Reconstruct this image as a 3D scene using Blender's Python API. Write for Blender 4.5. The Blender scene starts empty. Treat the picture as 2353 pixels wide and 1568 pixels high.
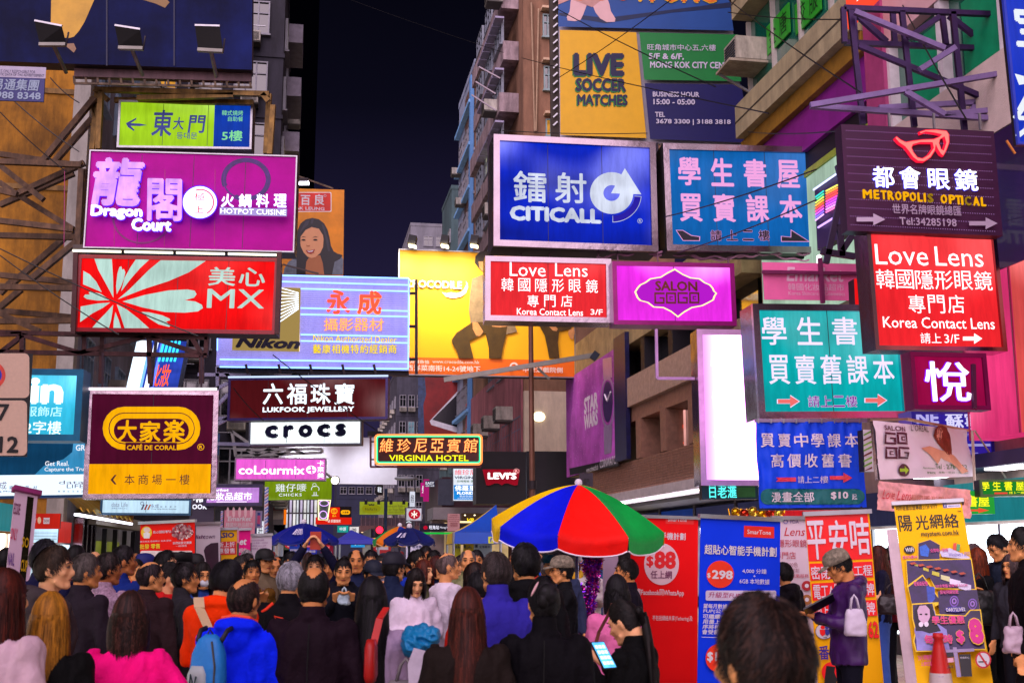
import bpy, bmesh, math, random, sys
import numpy as np
from math import sin, cos, pi, radians, atan
from mathutils import Vector, Matrix, Euler
from mathutils.geometry import tessellate_polygon
from mathutils import noise as mnoise
sys.setrecursionlimit(5000)
SC = bpy.context.scene
class _Later:            # objects are linked in one go at the end, which keeps the lettering fast
    def __init__(s): s.q = []
    @property
    def objects(s): return s
    def link(s, o): s.q.append(o)
    def flush(s):
        for o in s.q: SC.collection.objects.link(o)
        s.q = []
COL = _Later()
rnd = random.Random(7)
# ------------------------------------------------------------------ camera, world, sun, exposure
F = 2745.0; TILT = atan(486/2745); EYE = 1.72; AZ = radians(9.8)
cam = bpy.data.cameras.new('camera'); camo = bpy.data.objects.new('camera', cam); COL.objects.link(camo)
camo.location = (0, 0, EYE); camo.rotation_euler = (pi/2+TILT, 0, 0)
cam.sensor_width = 36; cam.lens = 36*F/2352; cam.clip_end = 2000; cam.clip_start = .05
SC.camera = camo; cam.dof.use_dof = True; cam.dof.focus_distance = 22; cam.dof.aperture_fstop = 6.3
W = bpy.data.worlds.new('World'); SC.world = W; W.use_nodes = True
wn = W.node_tree.nodes; wl = W.node_tree.links
bg = wn['Background']
tc = wn.new('ShaderNodeTexCoord'); sx = wn.new('ShaderNodeSeparateXYZ'); cr = wn.new('ShaderNodeValToRGB')
wl.new(tc.outputs['Generated'], sx.inputs[0]); wl.new(sx.outputs['Z'], cr.inputs[0]); wl.new(cr.outputs[0], bg.inputs[0])
cr.color_ramp.elements[0].position = 0.0; cr.color_ramp.elements[0].color = (.030, .022, .070, 1)
cr.color_ramp.elements[1].position = .5; cr.color_ramp.elements[1].color = (.0010, .0010, .0025, 1)
_e = cr.color_ramp.elements.new(.22); _e.color = (.014, .011, .038, 1)
_e = cr.color_ramp.elements.new(.36); _e.color = (.0032, .003, .009, 1)
bg.inputs['Strength'].default_value = 1.0
sun = bpy.data.lights.new('city_glow', 'SUN'); suno = bpy.data.objects.new('city_glow', sun); COL.objects.link(suno)
sun.energy = 5.0; sun.angle = radians(84); sun.color = (1.0, .78, .92)
suno.rotation_euler = (radians(55), 0, radians(-20))
SC.view_settings.view_transform = 'Standard'; SC.view_settings.look = 'None'
SC.view_settings.exposure = 0.0; SC.view_settings.gamma = 1.0; SC.view_settings.use_curve_mapping = False
SC.render.engine = 'CYCLES'
SC.cycles.use_denoising = True
try: SC.cycles.denoiser = 'OPENIMAGEDENOISE'
except Exception: pass
SC.cycles.max_bounces = 5; SC.cycles.diffuse_bounces = 2; SC.cycles.glossy_bounces = 3; SC.cycles.transmission_bounces = 4
SC.cycles.transparent_max_bounces = 6; SC.cycles.caustics_reflective = False; SC.cycles.caustics_refractive = False
SC.cycles.sample_clamp_indirect = 4.0
SC.cycles.use_light_tree = True
# ------------------------------------------------------------------ pixels of the 2352x1568 view -> rays, points
CT, ST = cos(TILT), sin(TILT)
ER = Vector((cos(AZ), sin(AZ), 0)); EF = Vector((-sin(AZ), cos(AZ), 0))   # across / along the street
CAMP = Vector((0, 0, EYE))
def ray(px, py):
    dx = (px-1176)/F; dy = (784-py)/F
    return Vector((dx, CT-dy*ST, ST+dy*CT))
def at(px, py, Y):
    r = ray(px, py); return CAMP + r*(Y/r.y)
def onr(px, py, r):                      # point of the facade plane `r` metres across the street
    d = ray(px, py); return CAMP + d*(r/(d.dot(ER)))
def street(r, f, z=0): return ER*r + EF*f + Vector((0, 0, z))
def fr(px, py, r): return onr(px, py, r).dot(EF)
def zr(px, py, r): return onr(px, py, r).z
def proj(P):
    d = P-CAMP; c = d.y*CT+d.z*ST; return (1176+F*d.x/c, 784-F*(-d.y*ST+d.z*CT)/c)
def _z(ox, oy, k):
    def g(*a): return tuple((ox if i % 2 == 0 else oy)+v*k for i, v in enumerate(a))
    return g
Z1 = _z(0, 0, .3031); Z2 = _z(0, 407.4, .3031); Z3 = _z(0, 814.8, .3031); Z5 = _z(611.1, 0, .3031); Z6 = _z(611.1, 407.4, .3031)
Z7 = _z(475.3, 814.8, .3031); Z9 = _z(1086.4, 0, .3031); Z10 = _z(1086.4, 407.4, .3031); Z11 = _z(950.6, 814.8, .3031)
Z4 = _z(0, 1154.3, .2886); Z8 = _z(543.2, 1154.3, .2886); Z12 = _z(1154.3, 1154.3, .2886); Z16 = _z(1673, 1154.3, .2886)
Z13 = _z(1673, 0, .3031); Z14 = _z(1673, 407.4, .3031); Z15 = _z(1561.7, 814.8, .3359)
ZA = _z(1969, 848.7, .2814); ZB = _z(0, 1086.4, .3071); ZC = _z(407.4, 1120.3, .1731); ZD = _z(780.8, 1120.3, .1876); ZE = _z(1765.3, 1222.2, .2493)
# ------------------------------------------------------------------ materials
def lin(h):
    if not isinstance(h, str): return tuple(h)
    h = h.lstrip('#'); o = []
    for i in (0, 2, 4):
        c = int(h[i:i+2], 16)/255; o.append(c/12.92 if c <= .04045 else ((c+.055)/1.055)**2.4)
    return tuple(o)
_mc = {}
def M(h, rough=.6, metal=0, var=.18, scale=3.0, bump=0, bscale=40, dirt=0, coat=0, spec=.4, stretch=None, alpha=1):
    key = (str(h), rough, metal, var, scale, bump, bscale, dirt, coat, spec, stretch, alpha)
    if key in _mc: return _mc[key]
    m = bpy.data.materials.new('surface'); m.use_nodes = True; n = m.node_tree.nodes; l = m.node_tree.links
    b = n['Principled BSDF']; c = lin(h)
    b.inputs['Roughness'].default_value = rough; b.inputs['Metallic'].default_value = metal
    b.inputs['Specular IOR Level'].default_value = spec; b.inputs['Coat Weight'].default_value = coat
    t = n.new('ShaderNodeTexCoord'); src = t.outputs['Object']
    if stretch:
        mp = n.new('ShaderNodeMapping'); mp.inputs['Scale'].default_value = stretch; l.new(src, mp.inputs[0]); src = mp.outputs[0]
    nz = n.new('ShaderNodeTexNoise'); nz.inputs['Scale'].default_value = scale; nz.inputs['Detail'].default_value = 5; nz.inputs['Roughness'].default_value = .65
    l.new(src, nz.inputs['Vector'])
    r = n.new('ShaderNodeValToRGB'); l.new(nz.outputs['Fac'], r.inputs[0])
    r.color_ramp.elements[0].position = .3; r.color_ramp.elements[1].position = .72
    r.color_ramp.elements[0].color = tuple(max(0, x*(1-var)) for x in c)+(1,)
    r.color_ramp.elements[1].color = tuple(min(1, x*(1+var)) for x in c)+(1,)
    out = r.outputs[0]
    if dirt:
        n2 = n.new('ShaderNodeTexNoise'); n2.inputs['Scale'].default_value = scale*.6; n2.inputs['Detail'].default_value = 8; n2.inputs['Roughness'].default_value = .75
        mp = n.new('ShaderNodeMapping'); mp.inputs['Scale'].default_value = (1.6, 1.6, .35); l.new(t.outputs['Object'], mp.inputs[0]); l.new(mp.outputs[0], n2.inputs['Vector'])
        r2 = n.new('ShaderNodeValToRGB'); r2.color_ramp.elements[0].position = .42; r2.color_ramp.elements[1].position = .62
        r2.color_ramp.elements[0].color = (1-dirt,)*3+(1,); r2.color_ramp.elements[1].color = (1, 1, 1, 1)
        l.new(n2.outputs['Fac'], r2.inputs[0])
        mx = n.new('ShaderNodeMix'); mx.data_type = 'RGBA'; mx.blend_type = 'MULTIPLY'; mx.inputs['Factor'].default_value = 1
        l.new(out, mx.inputs['A']); l.new(r2.outputs[0], mx.inputs['B']); out = mx.outputs['Result']
    l.new(out, b.inputs['Base Color'])
    if bump:
        n3 = n.new('ShaderNodeTexNoise'); n3.inputs['Scale'].default_value = bscale; n3.inputs['Detail'].default_value = 4; l.new(src, n3.inputs['Vector'])
        bp = n.new('ShaderNodeBump'); bp.inputs['Strength'].default_value = bump; bp.inputs['Distance'].default_value = .02
        l.new(n3.outputs['Fac'], bp.inputs['Height']); l.new(bp.outputs[0], b.inputs['Normal'])
    if alpha < 1: b.inputs['Alpha'].default_value = alpha
    _mc[key] = m; return m
def E(h, s=1.0, var=0.0, sc=(.5, .5, 1.6), light=False, base=.05, rough=.45, hot=0, grad=None):
    """lit translucent face; `var` is the unevenness of the tubes behind it, `hot` the strength of brighter tube spots"""
    key = ('E', str(h), s, var, sc, light, base, hot, grad)
    if key in _mc: return _mc[key]
    m = bpy.data.materials.new('lit_face'); m.use_nodes = True; n = m.node_tree.nodes; l = m.node_tree.links
    b = n['Principled BSDF']; c = lin(h)
    b.inputs['Base Color'].default_value = tuple(x*base for x in c)+(1,); b.inputs['Roughness'].default_value = rough
    b.inputs['Emission Color'].default_value = tuple(c)+(1,); b.inputs['Emission Strength'].default_value = s
    if var or hot:
        t = n.new('ShaderNodeTexCoord'); mp = n.new('ShaderNodeMapping'); mp.inputs['Scale'].default_value = sc
        l.new(t.outputs['Object'], mp.inputs[0]); nz = n.new('ShaderNodeTexNoise'); nz.inputs['Scale'].default_value = 1; nz.inputs['Detail'].default_value = 1.5
        l.new(mp.outputs[0], nz.inputs['Vector'])
        mr = n.new('ShaderNodeMapRange'); mr.inputs['From Min'].default_value = .3; mr.inputs['From Max'].default_value = .7
        mr.inputs['To Min'].default_value = s*(1-var); mr.inputs['To Max'].default_value = s*(1+var)
        l.new(nz.outputs['Fac'], mr.inputs['Value']); o = mr.outputs['Result']
        if hot:
            n2 = n.new('ShaderNodeTexNoise'); n2.inputs['Scale'].default_value = .55; n2.inputs['Detail'].default_value = .5; l.new(t.outputs['Object'], n2.inputs['Vector'])
            m2 = n.new('ShaderNodeMapRange'); m2.interpolation_type = 'SMOOTHSTEP'; m2.inputs['From Min'].default_value = .45; m2.inputs['From Max'].default_value = .64
            m2.inputs['To Min'].default_value = 0; m2.inputs['To Max'].default_value = hot; l.new(n2.outputs['Fac'], m2.inputs['Value'])
            ad = n.new('ShaderNodeMath'); ad.operation = 'ADD'; l.new(o, ad.inputs[0]); l.new(m2.outputs['Result'], ad.inputs[1]); o = ad.outputs[0]
            mc_ = n.new('ShaderNodeMix'); mc_.data_type = 'RGBA'; mc_.inputs['A'].default_value = tuple(c)+(1,); mc_.inputs['B'].default_value = (1, 1, 1, 1)
            mu = n.new('ShaderNodeMath'); mu.operation = 'MULTIPLY'; mu.inputs[1].default_value = .22; l.new(m2.outputs['Result'], mu.inputs[0])
            l.new(mu.outputs[0], mc_.inputs['Factor']); l.new(mc_.outputs['Result'], b.inputs['Emission Color'])
        n4 = n.new('ShaderNodeTexNoise'); n4.inputs['Scale'].default_value = 1; n4.inputs['Detail'].default_value = 7; n4.inputs['Roughness'].default_value = .7      # grime and faded film
        m4 = n.new('ShaderNodeMapping'); m4.inputs['Scale'].default_value = (7, 7, 1.1); l.new(t.outputs['Object'], m4.inputs[0]); l.new(m4.outputs[0], n4.inputs['Vector'])
        r4 = n.new('ShaderNodeMapRange'); r4.inputs['From Min'].default_value = .35; r4.inputs['From Max'].default_value = .6; r4.inputs['To Min'].default_value = .8; r4.inputs['To Max'].default_value = 1.04; l.new(n4.outputs['Fac'], r4.inputs['Value'])
        mm = n.new('ShaderNodeMath'); mm.operation = 'MULTIPLY'; l.new(o, mm.inputs[0]); l.new(r4.outputs['Result'], mm.inputs[1]); l.new(mm.outputs[0], b.inputs['Emission Strength'])
    if grad:      # lamps crowded at one end of the box: (x0, x1, strength at x0, strength at x1)
        t = n.new('ShaderNodeTexCoord'); sp = n.new('ShaderNodeSeparateXYZ'); l.new(t.outputs['Object'], sp.inputs[0]); mr = n.new('ShaderNodeMapRange'); mr.interpolation_type = 'SMOOTHSTEP'
        for k_, v_ in zip(('From Min', 'From Max', 'To Min', 'To Max'), grad): mr.inputs[k_].default_value = v_
        l.new(sp.outputs['X'], mr.inputs['Value']); l.new(mr.outputs['Result'], b.inputs['Emission Strength'])
        b.inputs['Emission Color'].default_value = tuple(c)+(1,)
    b.inputs['Specular IOR Level'].default_value = .04
    m.cycles.emission_sampling = 'FRONT' if light else 'NONE'
    _mc[key] = m; return m
STEEL = M('6b5a4a', .55, .6, .45, 4, dirt=.5)
DARKSTEEL = M('2a2226', .5, .5, .3, 5)
CHROME = M('94868f', .16, 1.0, .1, 2.5, bump=.25, bscale=3)
ALU = M('9a9a9e', .35, .9, .15, 4)
PURPLESTEEL = M('6e5a86', .45, .4, .25, 4)
BLACK = M('0a0a0c', .5, 0, .3, 6)
OFFW = M('d8d4da', .5, var=.05); WH = E('ffffff', 1.5); WH1 = E('f2f6ff', 1.05)
GLASS = M('0c1014', .06, 0, .2, 2, spec=1.0, coat=.6)
# ------------------------------------------------------------------ objects
def tag(o, label=None, cat=None, group=None, kind=None):
    if label: o['label'] = label
    if cat: o['category'] = cat
    if group: o['group'] = group
    if kind: o['kind'] = kind
    return o
def thing(name, label, cat, loc=(0, 0, 0), rot=None, group=None):
    o = bpy.data.objects.new(name, None); COL.objects.link(o); o.location = loc
    if rot is not None: o.rotation_euler = rot
    o.empty_display_size = .2
    return tag(o, label, cat, group)
def objm(name, me, parent=None, loc=None, rot=None, scale=None):
    o = bpy.data.objects.new(name, me); COL.objects.link(o)
    if parent: o.parent = parent
    if loc is not None: o.location = loc
    if rot is not None: o.rotation_euler = rot
    if scale is not None: o.scale = scale
    return o
def toL(root, P):
    """world point -> coordinates local to a root Empty"""
    return root.rotation_euler.to_matrix().transposed() @ (Vector(P)-Vector(root.location))
class G:
    """collects faces, builds them as ONE mesh object"""
    def __init__(s): s.v = []; s.f = []; s.mi = []
    def add(s, vs, fs, mi=0):
        b = len(s.v); s.v += [tuple(p) for p in vs]
        for f in fs: s.f.append(tuple(i+b for i in f)); s.mi.append(mi)
        return s
    def box(s, x0, x1, y0, y1, z0, z1, mi=0):
        return s.add([(x0,y0,z0),(x1,y0,z0),(x1,y1,z0),(x0,y1,z0),(x0,y0,z1),(x1,y0,z1),(x1,y1,z1),(x0,y1,z1)],
            [(3,2,1,0),(4,5,6,7),(0,1,5,4),(1,2,6,5),(2,3,7,6),(3,0,4,7)], mi)
    def hexa(s, P, mi=0):      # 8 points, bottom ring then top ring
        return s.add(P, [(3,2,1,0),(4,5,6,7),(0,1,5,4),(1,2,6,5),(2,3,7,6),(3,0,4,7)], mi)
    def bar(s, p, q, w=.08, h=None, mi=0):
        p = Vector(p); q = Vector(q); d = (q-p).normalized(); h = h or w
        up = Vector((0, 0, 1)) if abs(d.z) < .9 else Vector((0, 1, 0))
        a = d.cross(up).normalized(); b = a.cross(d)
        c = [a*(-w/2)-b*(h/2), a*(w/2)-b*(h/2), a*(w/2)+b*(h/2), a*(-w/2)+b*(h/2)]
        return s.hexa([p+k for k in c]+[q+k for k in c], mi)
    def tube(s, pts, r, n=8, mi=0, cap=True):
        """swept tube through points; r a number or a list"""
        pts = [Vector(p) for p in pts]; R = r if isinstance(r, (list, tuple)) else [r]*len(pts)
        b = len(s.v); a = None
        for i, p in enumerate(pts):
            d = (pts[min(i+1, len(pts)-1)]-pts[max(i-1, 0)]).normalized()
            if a is None: a = d.orthogonal().normalized()
            else: a = (a-d*a.dot(d)).normalized()
            c = d.cross(a)
            for k in range(n): s.v.append(tuple(p+(a*cos(2*pi*k/n)+c*sin(2*pi*k/n))*R[i]))
        for i in range(len(pts)-1):
            for k in range(n):
                s.f.append((b+i*n+k, b+i*n+(k+1) % n, b+(i+1)*n+(k+1) % n, b+(i+1)*n+k)); s.mi.append(mi)
        if cap:
            s.f.append(tuple(b+k for k in reversed(range(n)))); s.mi.append(mi)
            e = b+(len(pts)-1)*n; s.f.append(tuple(e+k for k in range(n))); s.mi.append(mi)
        return s
    def lathe(s, prof, n=24, mi=0, c=(0, 0, 0)):
        b = len(s.v)
        for (r, z) in prof:
            for k in range(n): s.v.append((c[0]+r*cos(2*pi*k/n), c[1]+r*sin(2*pi*k/n), c[2]+z))
        for i in range(len(prof)-1):
            for k in range(n): s.f.append((b+i*n+k, b+i*n+(k+1) % n, b+(i+1)*n+(k+1) % n, b+(i+1)*n+k)); s.mi.append(mi)
        return s
    def rings(s, R, mi=0, cap=True):
        """list of rings (lists of points, same count)"""
        b = len(s.v); n = len(R[0])
        for r in R: s.v += [tuple(p) for p in r]
        for i in range(len(R)-1):
            for k in range(n): s.f.append((b+i*n+k, b+i*n+(k+1) % n, b+(i+1)*n+(k+1) % n, b+(i+1)*n+k)); s.mi.append(mi)
        if cap:
            s.f.append(tuple(b+k for k in reversed(range(n)))); s.mi.append(mi)
            e = b+(len(R)-1)*n; s.f.append(tuple(e+k for k in range(n))); s.mi.append(mi)
        return s
    def ell(s, c, r, n=12, m=8, mi=0):
        R = []
        for i in range(1, m):
            t = pi*i/m
            R.append([(c[0]+r[0]*sin(t)*cos(2*pi*k/n), c[1]+r[1]*sin(t)*sin(2*pi*k/n), c[2]-r[2]*cos(t)) for k in range(n)])
        b = len(s.v); s.rings(R, mi, cap=False)
        s.v.append((c[0], c[1], c[2]-r[2])); s.v.append((c[0], c[1], c[2]+r[2])); lo = len(s.v)-2
        for k in range(n):
            s.f.append((lo, b+(k+1) % n, b+k)); s.mi.append(mi)
            e = b+(m-2)*n; s.f.append((lo+1, e+k, e+(k+1) % n)); s.mi.append(mi)
        return s
    def poly(s, pts, y=0.0, d=.006, mi=0, holes=()):
        """outline(s) in the x-z plane, front at y-d, back at y"""
        loops = [[Vector((x, 0, z)) for x, z in pts]]+[[Vector((x, 0, z)) for x, z in h] for h in holes]
        tri = tessellate_polygon([[Vector((p.x, p.z, 0)) for p in L] for L in loops])
        flat = [p for L in loops for p in L]; b = len(s.v)
        s.v += [(p.x, y-d, p.z) for p in flat]
        for t in tri:
            a, c, e = (flat[i] for i in t)
            cr_ = (c.x-a.x)*(e.z-a.z)-(c.z-a.z)*(e.x-a.x)
            s.f.append(tuple(b+i for i in (t if cr_ > 0 else t[::-1]))); s.mi.append(mi)
        if d > .004:
            k = len(flat); s.v += [(p.x, y, p.z) for p in flat]; o = 0
            for L in loops:
                n = len(L)
                for i in range(n): s.f.append((b+o+i, b+o+(i+1) % n, b+k+o+(i+1) % n, b+k+o+i)); s.mi.append(mi)
                o += n
        return s
    def mesh(s, mats, smooth=False, name='mesh'):
        me = bpy.data.meshes.new(name); me.from_pydata(s.v, [], s.f)
        if not isinstance(mats, (list, tuple)): mats = [mats]
        for m in mats: me.materials.append(m)
        if len(mats) > 1: me.polygons.foreach_set('material_index', s.mi)
        if smooth: me.polygons.foreach_set('use_smooth', [True]*len(me.polygons))
        me.update(); return me
    def build(s, name, mats, parent=None, smooth=False, label=None, kind=None, loc=None):
        o = objm(name, s.mesh(mats, smooth, name), parent, loc)
        if label: o['label'] = label
        if kind: o['kind'] = kind
        return o
# ------------------------------------------------------------------ lettering
_tc = {}
def glyphs(t, shear=0.0, res=2, space=1.0):
    k = (t, shear, res, space)
    if k in _tc: return _tc[k]
    c = bpy.data.curves.new('t', 'FONT'); c.body = t; c.resolution_u = res; c.shear = shear; c.space_character = space
    c.fill_mode = 'FRONT'; c.dimensions = '2D'
    o = bpy.data.objects.new('t', c); SC.collection.objects.link(o)
    dg = bpy.context.evaluated_depsgraph_get(); me = bpy.data.meshes.new_from_object(o.evaluated_get(dg))
    v = np.zeros(len(me.vertices)*3); me.vertices.foreach_get('co', v); v = v.reshape(-1, 3)[:, :2]
    f = [tuple(p.vertices) for p in me.polygons]
    bpy.data.objects.remove(o); bpy.data.curves.remove(c); bpy.data.meshes.remove(me)
    if len(v) == 0: v = np.zeros((1, 2))
    _tc[k] = (v, f); return _tc[k]
_bc = {}
def _border(key, v, f):
    """boundary edges of a glyph mesh with outward normals"""
    if key in _bc: return _bc[key]
    E_ = set()
    for p in f:
        for i in range(len(p)): E_.add((p[i], p[(i+1) % len(p)]))
    out = []
    for (a, b) in E_:
        if (b, a) in E_: continue
        d = v[b]-v[a]; l = math.hypot(d[0], d[1])
        if l < 1e-5: continue
        d = d/l; out.append((a, b, d, np.array((d[1], -d[0])), l))
    _bc[key] = out; return out
def text_into(g, t, x0, z0, x1, z1, y=0, bold=0.0, shear=0.0, d=0.0, mi=0, res=2, space=1.0, grow=0.0):
    """letters of t stretched to fill the box x0..x1, z0..z1 of the plane y; strokes are thickened by `bold`
    (`grow` of it goes beyond the box, for outlines)"""
    v, f = glyphs(t, shear, res, space); _c = .5 if any(ord(q) > 0x2e00 for q in t) else .8; bold = max(0, bold)*_c
    if f and sum((v[f[0][(i+1) % len(f[0])]][0]-v[f[0][i]][0])*(v[f[0][(i+1) % len(f[0])]][1]+v[f[0][i]][1]) for i in range(len(f[0]))) > 0: f = [p[::-1] for p in f]
    grow = grow*_c; k = bold-grow; lo = v.min(0)-k; hi = v.max(0)+k; e = np.maximum(hi-lo, 1e-6)
    sX = (x1-x0)/e[0]; sZ = (z1-z0)/e[1]
    X = x0+(v[:, 0]-lo[0])*sX; Zc = z0+(v[:, 1]-lo[1])*sZ
    g.add([(a, y-d, b) for a, b in zip(X, Zc)], f, mi)
    if bold > 0 or d > .004:
        B = _border((t, shear, res, space), v, f); vs = []; fs = []
        for q, (a, b, dr, nr, l) in enumerate(B):
            if bold > 0:
                w = bold; pa = v[a]-dr*w*.55; pb = v[b]+dr*w*.55; ox = .00012*(q % 5)+.0001
                P = [v[a]-dr*w*.0, v[b], pb*.5+v[b]*.5+nr*w*.75, v[b]+dr*w*.15+nr*w, v[a]-dr*w*.15+nr*w, pa*.5+v[a]*.5+nr*w*.75]
                k_ = len(vs); vs += [(x0+(p[0]-lo[0])*sX, y-d+ox, z0+(p[1]-lo[1])*sZ) for p in P]; fs.append(tuple(k_+i for i in range(6))[::1])
                if d > .004: k_ = len(vs); c3, c4 = vs[k_-3], vs[k_-2]; vs += [c3, c4, (c4[0], y, c4[2]), (c3[0], y, c3[2])]; fs.append((k_, k_+3, k_+2, k_+1))
            elif d > .004:
                k_ = len(vs); vs += [(X[a], y-d, Zc[a]), (X[b], y-d, Zc[b]), (X[b], y, Zc[b]), (X[a], y, Zc[a])]; fs.append((k_, k_+3, k_+2, k_+1))
        g.add(vs, fs, mi)
    return g
# ------------------------------------------------------------------ signs fitted to their four corners
def _rot(yaw, pitch, roll): return (Matrix.Rotation(yaw, 3, 'Z') @ Matrix.Rotation(pitch, 3, 'X') @ Matrix.Rotation(roll, 3, 'Y'))
def fit_rect(q, Y, py=10, tilt=0.0):
    """rectangle at depth Y whose corners project to q=(TL,TR,BR,BL)"""
    q = np.array(q, float).reshape(4, 2); c = q.mean(0); P = at(c[0], c[1], Y)
    w = abs(q[1, 0]-q[0, 0]+q[2, 0]-q[3, 0])/2*Y/F; h = abs(q[3, 1]-q[0, 1]+q[2, 1]-q[1, 1])/2*Y/F
    x = np.array([P.x, P.z, w, h, radians(py), 0, 0])
    pr = np.array([0, 0, 0, 0, radians(py), 0, 0]); sg = np.array([0, 0, 0, 0, 1/radians(12), 1/radians(1+tilt), 1/radians(.8+tilt)])*.8
    def res(x):
        R = _rot(x[4], x[5], x[6]); o = Vector((x[0], Y, x[1])); r = []
        for i, (a, b) in enumerate(((-1, 1), (1, 1), (1, -1), (-1, -1))):
            p = proj(o+R@Vector((a*x[2]/2, 0, b*x[3]/2))); r += [p[0]-q[i, 0], p[1]-q[i, 1]]
        return np.concatenate([np.array(r)*.5, (x-pr)*sg])
    for _ in range(12):
        r0 = res(x); J = np.zeros((len(r0), 7))
        for i in range(7):
            dx = np.zeros(7); dx[i] = 1e-4; J[:, i] = (res(x+dx)-r0)/1e-4
        x = x-np.linalg.solve(J.T@J+1e-6*np.eye(7), J.T@r0)
    return x
class Sign:
    def __init__(s, name, label, cat, q, Y, depth=.3, face=None, frame=None, fw=.1, back=None, tilt=0.0, group=None, yaw=10, proud=.03, fname='frame', pname='face_panel', xs=None):
        x = fit_rect(q, Y, yaw, tilt) if xs is None else xs; Y = Y or x[7]; s.w, s.h = x[2], x[3]; s.Y = Y
        s.R = _rot(x[4], x[5], x[6]); c = Vector((x[0], Y, x[1])); base = c-s.R@Vector((0, 0, s.h/2))
        s.root = thing(name, label, cat, base, s.R.to_euler('XYZ'), group); s.o = base
        s.nrm = s.R@Vector((0, 1, 0)); w2 = s.w/2; s.k = 0
        b = back or DARKSTEEL
        if depth > 0: G().box(-w2, w2, .012, depth, 0, s.h).build('cabinet', b, s.root)
        if frame:
            g = G(); f = fw; d = -proud
            g.box(-w2, w2, d, .010, s.h-f, s.h); g.box(-w2, w2, d, .010, 0, f)
            g.box(-w2, -w2+f, d, .010, f, s.h-f); g.box(w2-f, w2, d, .010, f, s.h-f)
            g.build(fname, frame, s.root)
            G().box(-w2+f, w2-f, 0, .011, f, s.h-f).build(pname, face, s.root)
            if 'light_box' in name and s.w > 2.2: s.seams()
        elif face is not None: G().box(-w2, w2, 0, .011, 0, s.h).build(pname, face, s.root)
    def seams(s, step=1.35):
        n = int(s.w/step)
        for i in range(1, n+1): x = -s.w/2+s.w*i/(n+1); G().box(x-.006, x+.006, -.0012, .002, .08, s.h-.08).build('panel_joint', M('2a2a30', .6), s.root)
    def L(s, px, py):
        d = ray(px, py); t = (s.o-CAMP).dot(s.nrm)/d.dot(s.nrm); p = s.R.transposed()@(CAMP+d*t-s.o); return p.x, p.z
    def B(s, x0, y0, x1, y1):
        ym = (y0+y1)/2; xm = (x0+x1)/2
        return s.L(x0, ym)[0], s.L(xm, y1)[1], s.L(x1, ym)[0], s.L(xm, y0)[1]
    def lift(s): s.k += 1; return -.002-.0016*s.k
    def text(s, t, box, mat, bold=0.0, shear=0.0, d=0.0, out=None, outw=.05, name='lettering', chars=False, lift=None, space=1.0, label=None, res=2):
        x0, z0, x1, z1 = s.B(*box); y = s.lift() if lift is None else lift
        if t == '一': zm = (z0+z1)/2; z0, z1 = zm-(x1-x0)*.05, zm+(x1-x0)*.05
        if d >= .01 and lift is None: s.k += int(d/.0016)
        if out is not None:  # larger copy behind; on channel letters it paints their back glow
            g = G(); text_into(g, t, x0, z0, x1, z1, y, bold+outw, shear, 0, res=res, space=space, grow=outw); g.build('outline', out, s.root); y = s.lift() if lift is None else y-.002
        if chars:
            n = len(t); cw = (x1-x0)/(n+(n-1)*.18)
            for i, ch in enumerate(t):
                g = G(); a = x0+i*cw*1.18; text_into(g, ch, a, z0, a+cw, z1, y, bold, shear, d, res=res); g.build(name, mat, s.root)
            return
        g = G(); text_into(g, t, x0, z0, x1, z1, y, bold, shear, d, res=res, space=space); return g.build(name, mat, s.root, label=label)
    def poly(s, pts, mat, name='emblem', d=.003, px=True, holes=(), lift=None):
        f = (lambda L: [s.L(L[i], L[i+1]) for i in range(0, len(L), 2)])
        y = s.lift() if lift is None else lift; y += d if d < .01 else 0
        if d >= .01: s.k += int(d/.0016)
        g = G(); g.poly(f(pts), y, d, holes=[f(h) for h in holes]); return g.build(name, mat, s.root)
    def rect(s, box, mat, name='colour_field', d=.003):
        x0, z0, x1, z1 = s.B(*box); g = G(); g.poly([(x0, z0), (x1, z0), (x1, z1), (x0, z1)], s.lift()+d, d); return g.build(name, mat, s.root)
    def disc(s, box, mat, name='disc', inner=0.0, a0=0, a1=360, n=36):
        x0, y0, x1, y1 = box; cx, cy, rx, ry = (x0+x1)/2, (y0+y1)/2, (x1-x0)/2, (y1-y0)/2
        A = [radians(a0+(a1-a0)*i/n) for i in range(n+1)]
        if inner == 0: P = [v for a in A[:-1] for v in (cx+rx*cos(a), cy-ry*sin(a))]
        else:
            P = [v for a in A for v in (cx+rx*cos(a), cy-ry*sin(a))]+[v for a in reversed(A) for v in (cx+rx*inner*cos(a), cy-ry*inner*sin(a))]
        return s.poly(P, mat, name)
    def rrect(s, box, mat, r=10, name='rounded_field', n=6):
        x0, y0, x1, y1 = box; P = []
        for cx, cy, a in ((x1-r, y0+r, 0), (x0+r, y0+r, 90), (x0+r, y1-r, 180), (x1-r, y1-r, 270)):
            for i in range(n+1):
                t = radians(a+90*i/n); P += [cx+r*cos(t), cy-r*sin(t)]
        return s.poly(P, mat, name)
    def arrow(s, box, mat, left=False, head=.42, body=.36, out=None):
        x0, y0, x1, y1 = box; w = x1-x0; h = y1-y0; ym = (y0+y1)/2; hx = x1-w*head; b = h*body/2
        P = [(x0, ym-b), (hx, ym-b), (hx, y0), (x1, ym), (hx, y1), (hx, ym+b), (x0, ym+b)]
        if left: P = [(x0+x1-x, y) for x, y in P][::-1]
        if out is not None:
            k = 2.2; cx = (x0+x1)/2
            s.poly([v for x, y in P for v in (cx+(x-cx)*(1+2*k/w), ym+(y-ym)*(1+2*k/h))], out, 'arrow_outline')
        return s.poly([v for p in P for v in p], mat, 'arrow')
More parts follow.
